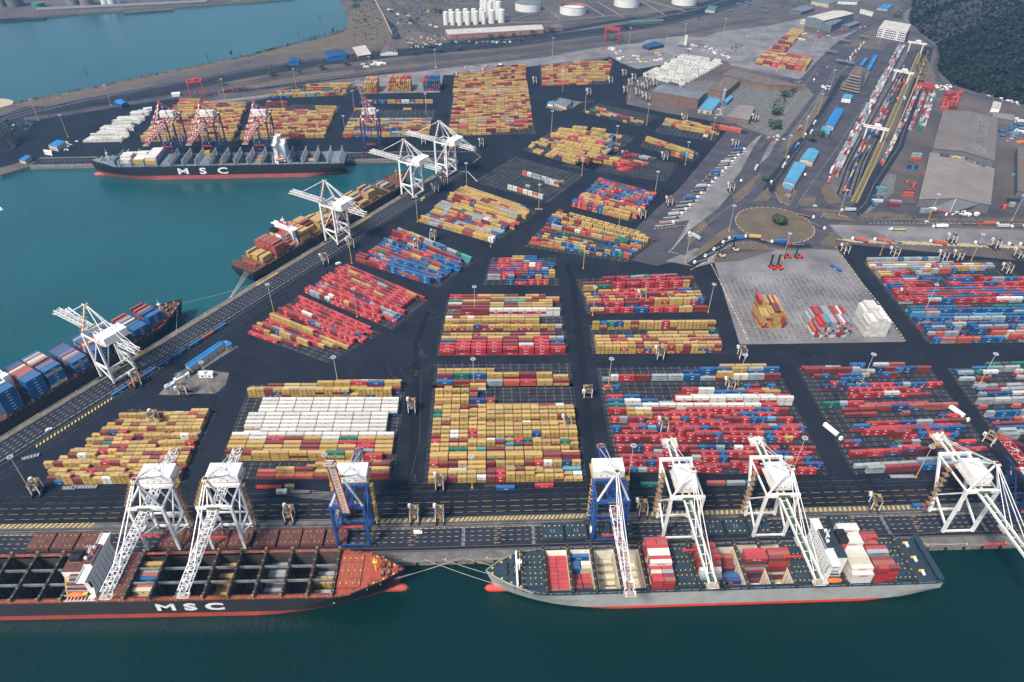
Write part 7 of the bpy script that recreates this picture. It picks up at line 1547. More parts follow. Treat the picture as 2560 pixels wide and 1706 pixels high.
shed('depot_shed','brown roofed shed cut by the right edge of the photo', [M4(2290,190,9), M4(2700,240,9), T4(2700,1400,9), T4(2290,1352,9)], 9, 'wall_grey','roof_brown')
shed('depot_office','white office at the head of the depot columns', tc(T4, ((1355,805),(1405,812),(1410,785),(1365,778)), 4), 4, 'white','roof_pale')
shed('depot_office','white roofed building at the right under the hill', tc(T4, ((2055,985),(2130,1000),(2140,950),(2070,935)), 7), 7, 'white','roof_pale')
for k, (a, b) in enumerate((((825,352),(925,372)), ((525,492),(630,510)), ((615,580),(790,612)), ((640,390),(755,410)))):
    r = empty('toll_gate', T4(*a), 0, label=('toll gate canopy at the head of the gate queue','toll gate canopy left of the gate queue','long low toll gate canopy before the stepped tower','thin canopy left of the upper toll gate')[k], cat='gate', group='toll gates'); p0 = T4(*a); p1 = T4(*b)-p0; m_ = MB(); m_.bar(Vector((0,0,6)), p1+Vector((0,0,6)), 7, 'roof_slate', .8); m_.build('canopy', r)
    for q in range(6): m_ = MB(); pp = p1*(q/5); m_.box(pp.x-.4,pp.x+.4,pp.y-.6,pp.y+.6,0,5.6,'concrete'); m_.build('pillar', r)
# tanks and silos
def tank(lab, p, r_, h, top='tank_white', roof=None, open_=False, name='storage_tank', wall='tank_white', cat='tank', grp='storage tanks'):
    r = empty(name, tuple(p), 0, label=lab, cat=cat, group=grp); m_ = MB(); n_ = 40 if r_ > 10 else 16
    for k in range(n_):
        a, b = 2*PI*k/n_, 2*PI*(k+1)/n_; A = Vector((r_*math.cos(a),r_*math.sin(a),0)); B = Vector((r_*math.cos(b),r_*math.sin(b),0)); m_.face([A,B,B+Zv*h,A+Zv*h], wall)
        if open_: m_.face([B*.985+Zv*h,A*.985+Zv*h,A*.985+Zv*(h*.6),B*.985+Zv*(h*.6)][::1], 'tank_rust')
    m_.build('shell', r); m_ = MB()
    if open_: m_.face([Vector((r_*.985*math.cos(2*PI*k/n_), r_*.985*math.sin(2*PI*k/n_), h*.62)) for k in range(n_)], top)
    else: m_.cyl((0,0), r_, h, h+(r_*.12 if r_ > 10 else r_*.35), top, n_, r1=.01)
    m_.build('roof', r); m_ = MB()
    for k in range(n_):
        a, b = 2*PI*k/n_, 2*PI*(k+1)/n_; m_.bar((r_*math.cos(a),r_*math.sin(a),h+.3),(r_*math.cos(b),r_*math.sin(b),h+.3), .5 if r_ > 10 else .2, 'tank_rust' if r_ > 10 else 'grey_steel')
    m_.build('rim', r)
for (x, y, rr, top, op, lab) in ((147,95,118,'roof_slate',False,'white storage tank with a dark cone roof at the top of the photo'),(561,125,121,'tank_white',True,'open topped white storage tank with a rusty inner wall'),(1055,55,115,'tank_white',True,'white storage tank third along the top, open topped'),(1585,38,114,'tank_white',True,'white storage tank fourth along the top, open topped')):
    a, b = T3(x-rr,y), T3(x+rr,y); tank(lab, (a+b)/2+Vector((0,6,0)), (b-a).length/2, 15, top, open_=op)
si = 0
for (x, y, rr) in ((1745,228,24),(1807,230,22),(1873,232,25),(1945,228,26),(2018,222,26),(2092,220,20),(2162,212,32),(2252,206,32),(1790,205,20),(1855,205,22),(1925,200,24),(2000,198,24),(2070,195,22),(2085,140,30),(2110,160,26),(2165,110,28),(2195,130,28),(2225,180,28),(2150,180,26)):
    si += 1; a, b = T2(x-rr,y), T2(x+rr,y); tank('white cylindrical silo, '+('front' if si < 9 else 'back')+' row of the silo cluster, '+(ORD[si] if si < 9 else ORD[si-8])+' along', (a+b)/2, (b-a).length/2, 24 if si < 14 else 34, 'tank_white', name='silo', cat='silo', grp='white silos')
for (x, y, rr, h, wl, lab) in ((30,60,30,18,'wall_grey','grey tank at the far left shore'),(150,55,70,20,'wall_grey','large grey tank on the left shore'),(360,68,55,9,'roof_green','green tank on the left shore'),(680,40,58,16,'roof_tan','tan tank on the left shore'),(808,50,62,20,'roof_tan','wide tan tank on the left shore'),(968,48,32,24,'tank_white','first of the three white tanks on the left shore'),(1030,48,32,22,'tank_white','second of the three white tanks on the left shore'),(1085,38,26,18,'tank_white','third of the three white tanks on the left shore')):
    a, b = T1(x-rr,y), T1(x+rr,y); tank(lab, (a+b)/2, (b-a).length/2, h, wl if wl != 'roof_tan' else 'roof_tan', wall=wl, grp='tanks on the left shore')
a, b = T3(1578,425), T3(1602,425); tank('single slim white silo by the lorry park', (a+b)/2, 2.8, 19, name='silo', cat='silo', grp='slim silos')
a, b = T3(1925,915), T3(1955,915); tank('single slim grey silo beside the small blue cabin', (a+b)/2, 2.4, 15, name='silo', cat='silo', grp='slim silos', wall='grey_steel')
for k in range(5): tank(f'short white tank, {ORD[k+1]} in the row beside the big workshop', T4(850+k*24,125+k*6), 3, 8, grp='short tanks by the workshop')
# bund walls of the tank farm
mb = MB()
for (a, b) in (((360,120),(440,180)),((680,50),(860,160)),((780,20),(1020,160)),((0,190),(300,100)),((1170,10),(1400,140)),((1240,10),(1600,110)),((430,200),(1700,70)),((-20,215),(430,205))): mb.bar(T3(*a)+Vector((0,0,.8)), T3(*b)+Vector((0,0,.8)), 3, 'roof_tan', 1.6)
mb.build('bund_wall', label='low earth bund walls ringing the white storage tanks', cat='wall')
mb = MB(); pts = [T2(1090,0), T2(1160,130), T2(1250,320)]
for a, b in zip(pts, pts[1:]): mb.bar(a+Vector((0,0,1.4)), b+Vector((0,0,1.4)), .8, 'wall_cream', 2.8)
mb.build('boundary_wall', label='pale boundary wall running down beside the scrubby shore', cat='wall')
mb = MB(); strip(mb, [T1(1140,118), T1(1590,85)], 7, -.6, 'concrete_dirty'); mb.box(0,0.1,0,0.1,0,0.1,'concrete_dirty'); 
a, b = T1(1140,112), T1(1590,80)
m_ = MB(); m_.bar(a+Vector((0,0,-1.5)), b+Vector((0,0,-1.5)), 7, 'concrete_dirty', 3); m_.build('jetty', label='long tanker jetty off the left shore', cat='jetty')
a, b = T1(0,185), T1(415,160); m_ = MB(); m_.bar(a+Vector((0,0,-1.5)), b+Vector((0,0,-1.5)), 12, 'dark_steel', 3); m_.build('jetty', label='dark jetty in the upper left corner', cat='jetty')
m_ = MB()
for k in range(4): m_.bar(T1(340+k*0,105-k*6)+Vector((0,0,3)), T1(1900,30-k*4)+Vector((0,0,3)), 1.2, 'grey_steel')
m_.build('pipeline', label='bundle of grey pipes along the left shore', cat='pipeline')

# ------------------------------------------------------------------ rail cranes, wagons
def red_gantry(p0, p1, h, lab):
    r = empty('rail_crane', tuple(p0), 0, label=lab, cat='crane', group='red rail cranes'); v = p1-p0; d = v.normalized(); n_ = Vector((-d.y,d.x,0))*13; c = (Vector(), v, v+n_, n_)
    for q in c: m_ = MB(); m_.bar(q, q+Zv*h, 1.3, 'red_steel'); m_.build('leg', r)
    for i in range(4): m_ = MB(); m_.bar(c[i]+Zv*h, c[(i+1)%4]+Zv*h, 1.8, 'red_steel', 2); m_.bar(c[i]+Zv*h*.5, c[(i+1)%4]+Zv*h*.5, .8, 'red_steel') if i % 2 else None; m_.bar(c[i]+Zv*1, c[(i+1)%4]+Zv*1, 1., 'red_steel') if i % 2 else None; m_.build('beam', r)
    m_ = MB(); q = (v+n_)/2; m_.box(q.x-3,q.x+3,q.y-3,q.y+3,h,h+3,'red_steel'); m_.build('trolley', r); m_ = MB(); m_.box(q.x-1,q.x+1,q.y-6,q.y+6,h*.35,h*.35+1.2,'red_steel'); m_.build('spreader', r)
red_gantry(T1(1760,925), T1(1885,910), 26, 'red frame crane over the railway at the upper left'); red_gantry(T3(845,388), T3(970,400), 24, 'red frame crane over the railway at the top centre')
red_gantry(T4(1365,870), T4(1500,880), 14, 'low red frame crane at the head of the depot columns')
def white_gantry(a, b, lab):
    r = empty('rail_gantry_crane', tuple(a), 0, label=lab, cat='crane', group='white rail gantry cranes'); v = b-a; d = v.normalized(); n_ = Vector((-d.y,d.x,0)); h = 17
    for q in (Vector(), v):
        for s_ in (-4, 4): m_ = MB(); m_.bar(q+n_*s_*1.4, q+n_*s_*.5+Zv*h, 1.1, 'white'); m_.build('leg', r)
        m_ = MB(); m_.bar(q+n_*-7+Zv*.8, q+n_*7+Zv*.8, 1., 'red_steel', 1.2); m_.build('sill_beam', r)
    for s_ in (-2.6, 2.6): m_ = MB(); m_.bar(n_*s_-d*5+Zv*h, v+n_*s_+d*5+Zv*h, 1.2, 'white', 2); m_.build('girder', r)
    m_ = MB(); q = v*.55+Zv*(h+1); m_.box(q.x-3.5,q.x+3.5,q.y-3.5,q.y+3.5,q.z,q.z+3.5,'white'); m_.build('trolley', r)
    m_ = MB(); m_.bar(n_*-3.6-d*5+Zv*(h+1.6), v+n_*-3.6+d*5+Zv*(h+1.6), .3, 'red_steel'); m_.build('handrail', r)
white_gantry(T4(880,1270), T4(1035,1300), 'white rail gantry crane nearest the roundabout'); white_gantry(T4(1150,745), T4(1275,770), 'white rail gantry crane in the middle of the rail terminal'); white_gantry(T4(1283,475), T4(1400,492), 'white rail gantry crane at the far end of the rail terminal')
wg = MB(); wg.box(-6.3,6.3,-1.3,1.3,.9,1.25,'dark_steel',bottom=True)
for x in (-4.6,4.6): wg.box(x-1.2,x+1.2,-.9,.9,.3,.9,'black',bottom=True)
wgm = wg.mesh('rail_wagon')
for ln, (a, b, n_, dens, pal) in enumerate(((M4(690,200),T4(1310,480),44,.95,'yyssmob'),(T4(740,1568),T4(1330,480),34,.6,'ombrs'),(T4(790,1560),T4(1345,485),34,.75,'rsyob'),(T4(900,1420),T4(1360,490),26,.35,'krs'))):
    d = (b-a); L_ = d.length; d.normalize(); rz = math.atan2(d.y, d.x)
    for k in range(min(n_, int(L_/13.4))):
        p = a+d*(13.4*(k+.5)); o = cop('rail_wagon', wgm, (p.x,p.y,.05), rz, 'flat wagon on the '+('left','second','third','right')[ln]+' track of the rail terminal', 'wagon', 'wagons on the '+('left','second','third','right')[ln]+' track')
        if rnd.random() < dens: add_c((p.x,p.y,1.3), rz, 12.19, pick(pal), True, .8, 'container on a wagon in the rail terminal')
for k in range(40):
    f = k/39; p = G(600,229).lerp(G(1130,163), f) if k < 28 else G(560,233).lerp(G(620,224), (k-28)/12)
    if k < 34: o = cop('rail_wagon', wgm, (p.x,p.y,.06), .33 if k < 28 else .3, 'flat wagon in the long train above the far blocks', 'wagon', 'wagons of the long train')
    if k >= 30: add_c((p.x,p.y,1.4), .3, 12.19, pick('ombc'), True, .8, 'container on a train wagon by the red rail crane')

# ------------------------------------------------------------------ trees, scrub, wooded hill
def tree(lab, p, r_, h, grp=None, mt='leaf', n_=420, sh=.55):
    r = empty('tree', tuple(p), 0, label=lab, cat='tree', group=grp); m_ = MB(); m_.tube((0,0,0),(0,0,h*.55), r_*.07+.12, 'bark', 6, r1=r_*.03+.08)
    lobes = [(Vector((rnd.uniform(-.6,.6)*r_, rnd.uniform(-.6,.6)*r_, h*rnd.uniform(.5,.8))), r_*rnd.uniform(.32,.55)) for _ in range(9)]
    for c, _ in lobes[:6]: m_.tube((0,0,h*.35), tuple(c), r_*.035+.05, 'bark', 5, r1=.05)
    m_.build('trunk', r); m_ = MB()
    for k in range(n_):
        c, q = rnd.choice(lobes); v = Vector((rnd.gauss(0,1), rnd.gauss(0,1), rnd.gauss(0,1))).normalized(); pp = c+Vector((v.x*q, v.y*q, v.z*q*.75))*rnd.uniform(.75,1.08); s_ = r_*rnd.uniform(.06,.13)
        a = Vector((rnd.gauss(0,1), rnd.gauss(0,1), rnd.gauss(0,.6))).normalized(); b = a.cross(v+Vector((0,0,.3))).normalized(); m_.face([pp+a*s_, pp+b*s_, pp-a*s_, pp-b*s_], mt)
    m_.build('crown', r); return r
tree('dark green spreading tree in the middle of the roundabout', G(1943,560), 9.5, 9, n_=1500)
tree('round dense tree beside the gate road, upper of the pair', T4(80,1060), 9, 11, 'pair of round trees', n_=900); tree('round dense tree beside the gate road, lower of the pair', T4(60,1180), 9.5, 11, 'pair of round trees', n_=900)
tree('small dark round tree at the lamp mast above the roundabout', M3(2325,100), 5, 7, n_=400)
protos = [tree('p', Vector((0,0,0)), 7, 8, n_=260), tree('p', Vector((0,0,0)), 6, 9, n_=260)]; tu = 0
for (f, pts, lab, sz) in ((T2, ((610,640),(395,680),(155,700),(290,632),(825,605),(1440,460),(1605,445),(1795,410),(1985,395),(2155,365),(2245,355),(2250,410),(1685,485),(1455,510),(1870,460)), 'bushy tree on the verges above the railway', 1.25), (T3, ((190,325),(90,385),(15,340),(360,300),(1050,275),(1185,262),(1705,180),(250,260)), 'bushy tree beside the long pink brick shed', 1.1), (T1, ((2035,790),), 'tree beside the left red rail crane', 1.2), (T2, ((1005,200),(920,60),(905,75),(940,70),(1240,120),(1650,115),(1690,120),(1330,205),(1420,205),(1480,200)), 'low bush on the scrubby shore', 1.0), (T4, ((1370,10),(1210,180),(1175,165),(230,850),(150,890),(480,1260),(400,1300)), 'bush near the upper right roads', 1.2), (T1, ((2130,535),), 'lone slender tree on the near shore', 1.0), (T2, ((710,318),), 'second slender tree on the near shore', 1.)):
    for x, y in pts:
        pr = protos[tu % 2]; o = pr if tu < 2 else dup(pr); tu += 1; o.location = f(x, y); s_ = sz*rnd.uniform(.8,1.15); o.scale = (s_*(.5 if 'slender' in lab else 1), s_*(.5 if 'slender' in lab else 1), s_*(1.6 if 'slender' in lab else .9)); o.rotation_euler = (0,0,rnd.random()*6); o['label'] = lab; o['group'] = 'trees: '+lab; o['category'] = 'tree'
# hill
edge = [T4(1330,-30),T4(1300,200),T4(1330,240),T4(1560,420),T4(1590,520),T4(1560,640),T4(1700,780),T4(1960,860),T4(2350,960),T4(2900,1080)]
hp = MB(); rows_ = 16; prev = None; cur_pts = []
for i in range(rows_+1):
    t = i/rows_; ring = []
    for p in edge:
        q = p+Vector((560*t, 240*t, 0)); hgt = 115*(t**.8)*(1 if t < .6 else 1)+5*math.sin(p.x*.05+i)*t; ring.append(Vector((q.x, q.y, hgt+.05)))
    if prev:
        for k in range(len(ring)-1): hp.face([prev[k], prev[k+1], ring[k+1], ring[k]][::-1], 'hill_soil')
    prev = ring; cur_pts.append(ring)
hp.build('hill', kind='structure')
wd = MB(); hr = random.Random(5)
for k in range(14000):
    i = hr.random()**1.4*(rows_-.01); j = hr.random()*(len(edge)-1.01); a, b = int(i), int(j); fi, fj = i-a, j-b
    p = cur_pts[a][b].lerp(cur_pts[a][b+1], fj).lerp(cur_pts[a+1][b].lerp(cur_pts[a+1][b+1], fj), fi)
    if a < 6 and 150 < 100 and hr.random() < .4: continue
    if i < 4 and j < 3 and hr.random() < .6: continue
    s_ = hr.uniform(1.8, 4.2); h_ = hr.uniform(2, 7)
    for q in range(3):
        v = Vector((hr.gauss(0,1), hr.gauss(0,1), hr.gauss(0,1))).normalized(); u_ = v.cross(Vector((hr.gauss(0,1),hr.gauss(0,1),.4))).normalized(); c = p+Vector((hr.uniform(-2,2), hr.uniform(-2,2), h_*(.5+.4*q/3))); wd.face([c+v*s_, c+u_*s_, c-v*s_, c-u_*s_], 'leaf_dark')
wd.build('hillside_wood', kind='stuff', label='dense dark wood covering the hill at the upper right', cat='wood')
sb = MB()
def scrub(poly, n_, mt='leaf', lo=.6, hi=2.):
    A, B_, C_, E_ = poly
    for k in range(n_):
        s_, t_ = hr.random(), hr.random(); p = A.lerp(B_, s_).lerp(E_.lerp(C_, s_), t_)
        for q in range(3): v = Vector((hr.gauss(0,1), hr.gauss(0,1), hr.gauss(0,.6))).normalized(); u_ = v.cross(Vector((hr.gauss(0,1),hr.gauss(0,1),.6))).normalized(); s2_ = hr.uniform(lo, hi); c = p+Vector((hr.uniform(-1,1),hr.uniform(-1,1),hr.uniform(.2,1.2))); sb.face([c+v*s2_, c+u_*s2_, c-v*s2_, c-u_*s2_], mt)
scrub((T2(870,400),T2(1230,380),T2(1080,20),T2(880,20)), 160); scrub((T2(0,500),T2(800,300),T2(820,260),T2(0,485)), 160); scrub((T1(150,960),T1(2350,510),T1(2350,490),T1(150,935)), 160, lo=.5, hi=1.4)
scrub((T4(1310,700),T4(1440,720),T4(1480,480),T4(1420,480)), 90); scrub((T2(1220,330),T2(1750,330),T2(1700,60),T2(1150,60)), 140); scrub((T4(0,1000),T4(200,760),T4(330,760),T4(150,1000)), 110); scrub((M4(830,440),M4(2350,460),M4(2350,440),M4(900,420)), 90, lo=.3, hi=.9); scrub((T4(0,100),T4(700,60),T4(900,0),T4(100,0)), 120)
scrub((T2(1400,30),T2(2300,20),T2(2300,-10),T2(1300,-10)), 120); scrub((T3(0,200),T3(1700,60),T3(1900,0),T3(0,0)), 160, lo=.5, hi=1.4)
sb.build('scrub', kind='stuff', label='scrubby bushes scattered over the dry verges', cat='bushes')
# clutter: small sheds, scrap and stores in the far yards
bl = MB(); 
def clutter(poly, n_, lab, grp, pal):
    A, B_, C_, E_ = poly
    for k in range(n_):
        s_, t_ = rnd.random(), rnd.random(); p = A.lerp(B_, s_).lerp(E_.lerp(C_, s_), t_); mm = rnd.choice(pal); w2, l2, h2 = rnd.uniform(1.1,2.4), rnd.uniform(1.8,5.5), rnd.uniform(1.4,3.2)
        m_ = MB(); m_.box(-l2,l2,-w2,w2,0,h2,mm[1],top=mm[0]); m_.box(-l2-.2,l2+.2,-w2-.2,w2+.2,h2-.02,h2+.15,mm[0]); m_.box(-l2*.3,-l2*.3+1,-w2-.05,-w2,0,2,'roof_slate') 
        o = m_.build('store_shed', label=lab, cat='shed', group=grp); o.location = p; o.rotation_euler = (0,0,rnd.uniform(-.3,.4))
pb = [('roof_blue','wall_grey'),('roof_pale','wall_cream'),('roof_tan','brick'),('white','white'),('roof_brown','brick')]
clutter((T2(1250,250),T2(1680,260),T2(1650,60),T2(1200,40)), 26, 'small shed in the far blue roofed yard', 'sheds of the far yard', pb)
clutter((T3(2000,140),T3(2340,130),T3(2300,0),T3(2000,40)), 22, 'small blue or brick shed beyond the far railway', 'sheds beyond the railway', [('roof_blue','roof_navy'),('roof_tan','brick'),('roof_green','wall_grey')])
clutter((T3(1440,440),T3(1700,500),T3(1760,400),T3(1500,400)), 14, 'small store by the slim silo', 'stores by the silo', pb)
clutter((T3(870,520),T3(1020,560),T3(1010,450),T3(870,440)), 12, 'small orange or white store beside the blue pavilion', 'stores beside the pavilion', [('orange','orange'),('white','white'),('roof_blue','white')])
clutter((T3(1050,600),T3(1420,570),T3(1440,480),T3(1050,520)), 14, 'tank lorry or store in the triangular lorry park', 'stores in the lorry park', [('white','white'),('roof_green','white'),('yellow','orange'),('wall_cream','wall_grey')])
clutter((T4(2120,1250),T4(2340,1330),T4(2340,1090),T4(2150,1080)), 18, 'coloured box or store in the depot clutter', 'stores in the depot', [('orange','ochre'),('roof_blue','roof_navy'),('roof_sky','wall_grey'),('white','white')])
clutter((T4(1050,0),T4(1300,0),T4(1200,-40),T4(1000,-30)), 5, 'small shed at the top edge', 'sheds at the top edge', pb)
clutter((T4(30,340),T4(560,400),T4(600,330),T4(340,300)), 16, 'low store before the big workshop', 'stores before the workshop', [('roof_tan','brick'),('white','wall_cream'),('red_steel','brick')])
clutter((T1(0,1240),T1(360,1190),T1(300,1100),T1(0,1100)), 12, 'dark scrap heap or trailer in the far left yard', 'scrap of the far left yard', [('dark_steel','dark_steel'),('roof_navy','dark_steel'),('white','wall_grey')])
clutter((M4(1350,400),M4(2000,420),M4(2000,390),M4(1400,350)), 7, 'small store along the fence before the canted shed', 'stores before the canted shed', [('white','white'),('grey_steel','wall_grey')])
clutter((T2(860,640),T2(1260,600),T2(1260,560),T2(880,600)), 8, 'white trailer or store above the railway', 'stores above the railway', [('white','white'),('roof_pale','white')])
clutter((T1(1150,60),T1(2300,0),T1(2300,-30),T1(300,20)), 16, 'low store on the left shore', 'stores on the left shore', [('roof_tan','wall_grey'),('grey_steel','wall_grey'),('white','white')])
# buoys
by = MB(); by.cyl((0,0), 1.5, SEA-.3, SEA+1, 'roof_green', 10); by.cyl((0,0), .9, SEA+1, SEA+7, 'roof_green', 8, r1=.25); by.cyl((0,0), .6, SEA+7, SEA+8.4, 'dark_steel', 8); bym = by.mesh('buoy')
for (f, x, y, lab) in ((T1,787,665,'green buoy nearest the sandy corner'),(T1,1898,515,'green buoy before the slender tree'),(T2,385,305,'green buoy off the curved shore'),(T2,585,150,'green buoy farthest up the channel')):
    p = f(x, y, SEA); cop('channel_buoy', bym, (p.x,p.y,0), 0, lab, 'buoy', 'green channel buoys')
# small boat with wake at the left edge
p = M1(8, 355, SEA); m_ = MB(); m_.prism([(-4,-1.3),(3,-1.3),(5,0),(3,1.3),(-4,1.3)], SEA-.3, SEA+1, 'white'); r = empty('motor_boat', (p.x,p.y,0), 2.4, label='small white motor boat entering at the left edge', cat='boat'); m_.build('hull', r); m_ = MB(); m_.box(-2,1,-.9,.9,SEA+1,SEA+2.2,'white'); m_.build('cabin', r)
# dark quay crane legs at the left edge of the far quay
q = T1(60,1330); r = empty('quay_crane', (q.x,q.y,0), 0, label='dark lattice crane cut by the left edge at the far quay', cat='crane'); m_ = MB(); truss(m_, (18,-14,0), (-22,14,58), 3, 3, 12, 'dark_steel', th=.7, br=.35); m_.build('boom', r); m_ = MB()
for a in (-8, 8): m_.bar((a,-10,0),(a,-10,30), 1.2, 'dark_steel'); m_.bar((a,6,0),(a,6,30), 1.2, 'dark_steel'); m_.bar((a,-10,30),(a,6,30), 1.2, 'dark_steel')
m_.build('portal', r)
q = G(-30,440); m_ = MB()
# stacked flat beds and racks on the front apron
for (f, x, y, w_, lab) in ((L1,640,1350,4,'square steel rack on the front apron'),(L1,780,1340,8,'long steel rack with green bits on the front apron'),(L1,285,1065,5,'steel rack at the hatched edge of the diagonal quay'),(L2,120,1340,8,'red flat rack behind the left lamp mast'),(L2,2165,1330,5,'black empty trailer by the blue container'),(L4,1225,1245,8,'pale rack of frames by the lamp mast of the right front block')):
    p = f(x, y); m_ = MB(); c = 'grey_steel' if 'red' not in lab and 'black' not in lab else ('red_steel' if 'red' in lab else 'dark_steel')
    m_.box(-w_,w_,-1.3,1.3,.5,.8,c,bottom=True)
    for k in range(int(w_)+1): xx = -w_+2*k*w_/int(w_); m_.box(xx-.2,xx+.2,-1.3,1.3,.8,1.4,c); m_.box(xx-.3,xx+.3,-1.1,-.6,0,.5,'tyre')
    o = m_.build('steel_rack', label=lab, cat='rack'); o.location = p; o.rotation_euler = (0,0,.4 if 'diagonal' in lab else 0)

# ================================================================== realise the containers
def cont_mesh(mb, T, L, c, t, top, h=2.6, logo=None, lod=1):
    base = CC[c][0]; cs = tuple(min(1, x*t*.92) for x in base); gr = sum(cs)/3
    ct = tuple(min(1, x*.98+.12*(gr*.5+.20)) for x in cs)               # dusty roof paint, also lightened to imitate sky light on top
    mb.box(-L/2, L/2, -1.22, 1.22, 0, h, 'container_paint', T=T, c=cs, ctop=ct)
def decals(mb, T, L, c, lg, near, sides=(-1, 1)):
    def sq(x, z, w_, hh, cc, side=-1, mt='container_paint'):
        y = side*1.235; f = [(x-w_/2,y,z),(x+w_/2,y,z),(x+w_/2,y,z+hh),(x-w_/2,y,z+hh)]
        if side > 0: f.reverse()
        mb.face([T @ Vector(p) for p in f], mt, cc)
    wc = (.78,.78,.75)
    if lg == '': return
    for side in sides:
        if side == 1 and not near: continue
        if c == 'y' or (c in 'lw' and lg is None): sq(-.1, .75, 1.05, 1.0, (.05,.042,.03), side); sq(-.1, 1.55, .55, .35, CC[c][0], side) if near else None
        elif c == 'r':
            O = T @ Vector((-L*.16*(-side)*-1, side*1.24, 1.25)); Xd = (T.to_3x3() @ Vector((-side, 0, 0))); O = T @ Vector((L*.17*side, side*1.24, 1.2))
            if near: letters(mb, 'K', O, Xd, (0,0,1), 1.1, 'container_paint', .2, c=wc, wr=.8); letters(mb, 'LINE', O+Xd*1.5, Xd, (0,0,1), .62, 'container_paint', .2, c=wc, wr=.8)
            else: sq(-L*.10, 1.2, .9, .9, wc, side); sq(L*.06, 1.25, L*.16, .35, wc, side)
        elif c == 's' and L > 8:
            O = T @ Vector((L*.2*side, side*1.24, 1.0)); Xd = (T.to_3x3() @ Vector((-side, 0, 0)))
            if near: letters(mb, 'MAERSK', O, Xd, (0,0,1), .95, 'container_paint', .2, c=(.03,.04,.06), wr=.9); sq(-L*.33*(1 if side < 0 else -1), .9, 1.2, 1.1, (.10,.42,.62), side)
            else: sq(L*.05, 1.1, L*.35, .5, (.08,.09,.11), side); sq(-L*.3, .9, 1.1, 1.1, (.10,.42,.62), side)
        elif lg == 'KL': sq(0, .9, L*.4, .85, (.62,.05,.05), side)
        elif c == 'w' and L > 8: sq(0, .8, 1.1, 1., (.14,.14,.15), side)
        elif c in 'bn': sq(.3, .95, 2.6 if L > 8 else 1.4, .42, wc, side)
        elif c == 'g': sq(0, 1.25, 1.8, .3, wc, side)
def area(k):
    p = k['p']; d = (p-CAM); dist = d.length; s_ = F_PX/dist; el = abs(d.z)/dist
    w2 = Vector((math.cos(k['rz']), math.sin(k['rz']), 0)); vw = d.normalized(); u_ = p-CAM; x_, y_, z_ = u_.dot(RT), u_.dot(UP), u_.dot(FW)
    if abs(x_/z_*F_PX) > 1290 or abs(y_/z_*F_PX) > 860: return 0
    face = abs(vw.dot(Vector((-w2.y, w2.x, 0)))); end = abs(vw.dot(w2))
    return s_*s_*((k['L']*2.44*el if k['top'] else 0)+k['L']*2.6*face*k['vis']+2.44*2.6*end*.3)
CONT.sort(key=area, reverse=True)
cache = {}; seen = {}
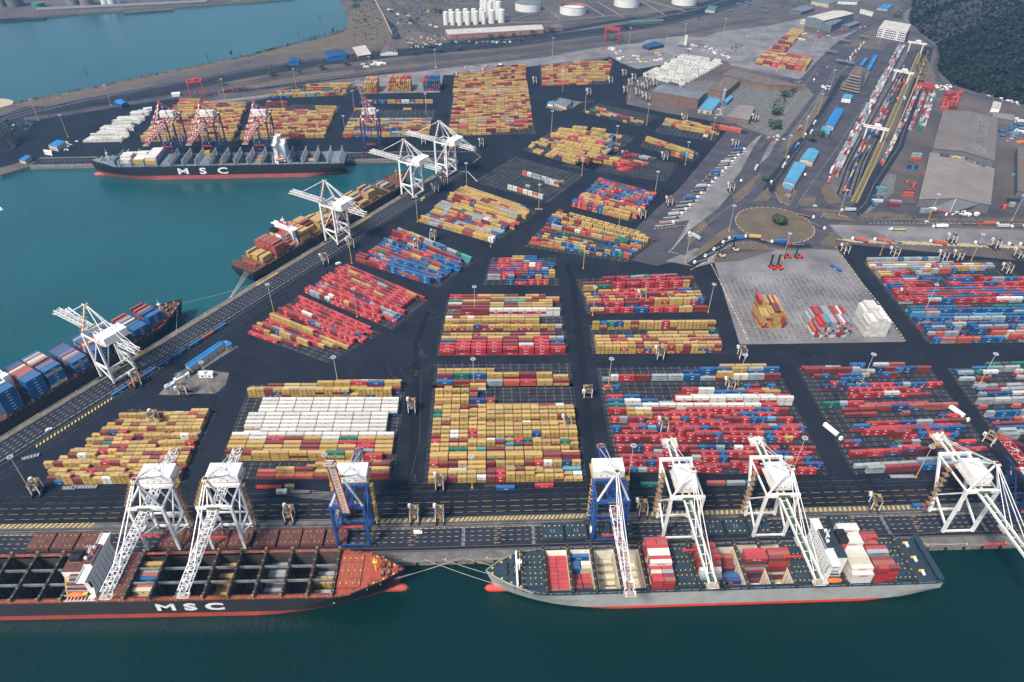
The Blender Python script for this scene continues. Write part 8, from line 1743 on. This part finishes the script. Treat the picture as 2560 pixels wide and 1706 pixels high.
for k in CONT[:300]:
    c, L = k['c'], k['L']; nm, col_ = CC[c][1], c; desc = k['d']
    key = (c, L, k['logo'], int(rnd.random()*4))
    if key not in cache:
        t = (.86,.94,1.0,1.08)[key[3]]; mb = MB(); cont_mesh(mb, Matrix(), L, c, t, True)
        for x in range(int(L/1.5)):                                        # roof bows and corner posts
            xx = -L/2+.7+x*1.5; mb.box(xx-.06,xx+.06,-1.1,1.1,2.6,2.63,'container_paint',c=tuple(v*.85 for v in CC[c][0]))
        for a in (-1, 1):
            for b in (-1, 1): mb.box(a*L/2-.09 if a > 0 else a*L/2-.02, a*L/2+.02 if a > 0 else a*L/2+.09, b*1.22-.1 if b > 0 else b*1.22-.02, b*1.22+.02 if b > 0 else b*1.22+.1, 0, 2.62, 'container_paint', c=tuple(v*.7 for v in CC[c][0]))
        dms = []
        for sd_ in (-1, 1): dm = MB(); decals(dm, Matrix(), L, c, k['logo'], True, (sd_,)); dms.append(dm.mesh('side_marking') if dm.f else None)
        bars = MB()
        for y in (-.8,-.3,.3,.8): bars.bar((L/2+.04,y,.15),(L/2+.04,y,2.45), .06, 'grey_steel')
        bars.box(L/2,L/2+.02,-.03,.03,.1,2.5,'dark_steel')
        cache[key] = (mb.mesh('container_body'), dms, bars.mesh('door'))
    me, dme, bme = cache[key]
    if desc.startswith('!'): lab = desc[1:]
    else: lab = nm+' '+desc
    seen[lab] = seen.get(lab, 0)+1
    r = empty('shipping_container', tuple(k['p']), k['rz'], label=lab, cat='container', group='shipping containers')
    for n2, m2_ in (('body', me), ('side_marking', dme[0]), ('side_marking', dme[1]), ('door_bars', bme)):
        if m2_ is None: continue
        o = bpy.data.objects.new(n2, m2_); col.objects.link(o); o.parent = r
mb = MB()
for k in CONT[300:]:
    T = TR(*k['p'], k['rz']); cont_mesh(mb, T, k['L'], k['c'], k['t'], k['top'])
    if k['vis'] > .3: decals(mb, T, k['L'], k['c'], k['logo'], False)
mb.build('stacked_containers', kind='stuff', label='thousands of smaller looking shipping containers stacked across the yards and ships', cat='containers')
print('containers', len(CONT))
tops = [o for o in col.objects if o.parent is None and 'label' in o and 'kind' not in o]
by_ = {}
for o in tops: by_.setdefault(o['label'], []).append(o)
def scr(o):
    d_ = o.location-CAM; return d_.dot(RT)/d_.dot(FW), d_.dot(UP)/d_.dot(FW)
for lab, os_ in by_.items():
    if len(os_) < 2 or len(os_) > 119: continue
    vert = max(scr(o)[1] for o in os_)-min(scr(o)[1] for o in os_) > max(scr(o)[0] for o in os_)-min(scr(o)[0] for o in os_)
    os_.sort(key=lambda o: scr(o)[1] if vert else scr(o)[0])
    for i, o in enumerate(os_): o['label'] = lab+', '+ORD[i+1]+(' from bottom' if vert else ' from left')
# ------------------------------------------------------------------ haze
hz_ = MB(); hz_.box(-6950,6950,-6950,6950,-10.5,420,'white',bottom=True); ho = hz_.build('haze', kind='stuff', label='thin blue haze over the harbour', cat='haze')
hm = bpy.data.materials.new('haze'); hm.use_nodes = True; n, l = hm.node_tree.nodes, hm.node_tree.links; n.remove(n['Principled BSDF'])
pv = n.new('ShaderNodeVolumePrincipled'); pv.inputs['Color'].default_value = (.20,.56,.98,1); pv.inputs['Density'].default_value = HAZE; pv.inputs['Anisotropy'].default_value = .2
l.new(pv.outputs[0], n['Material Output'].inputs['Volume']); ho.data.materials.clear(); ho.data.materials.append(hm)
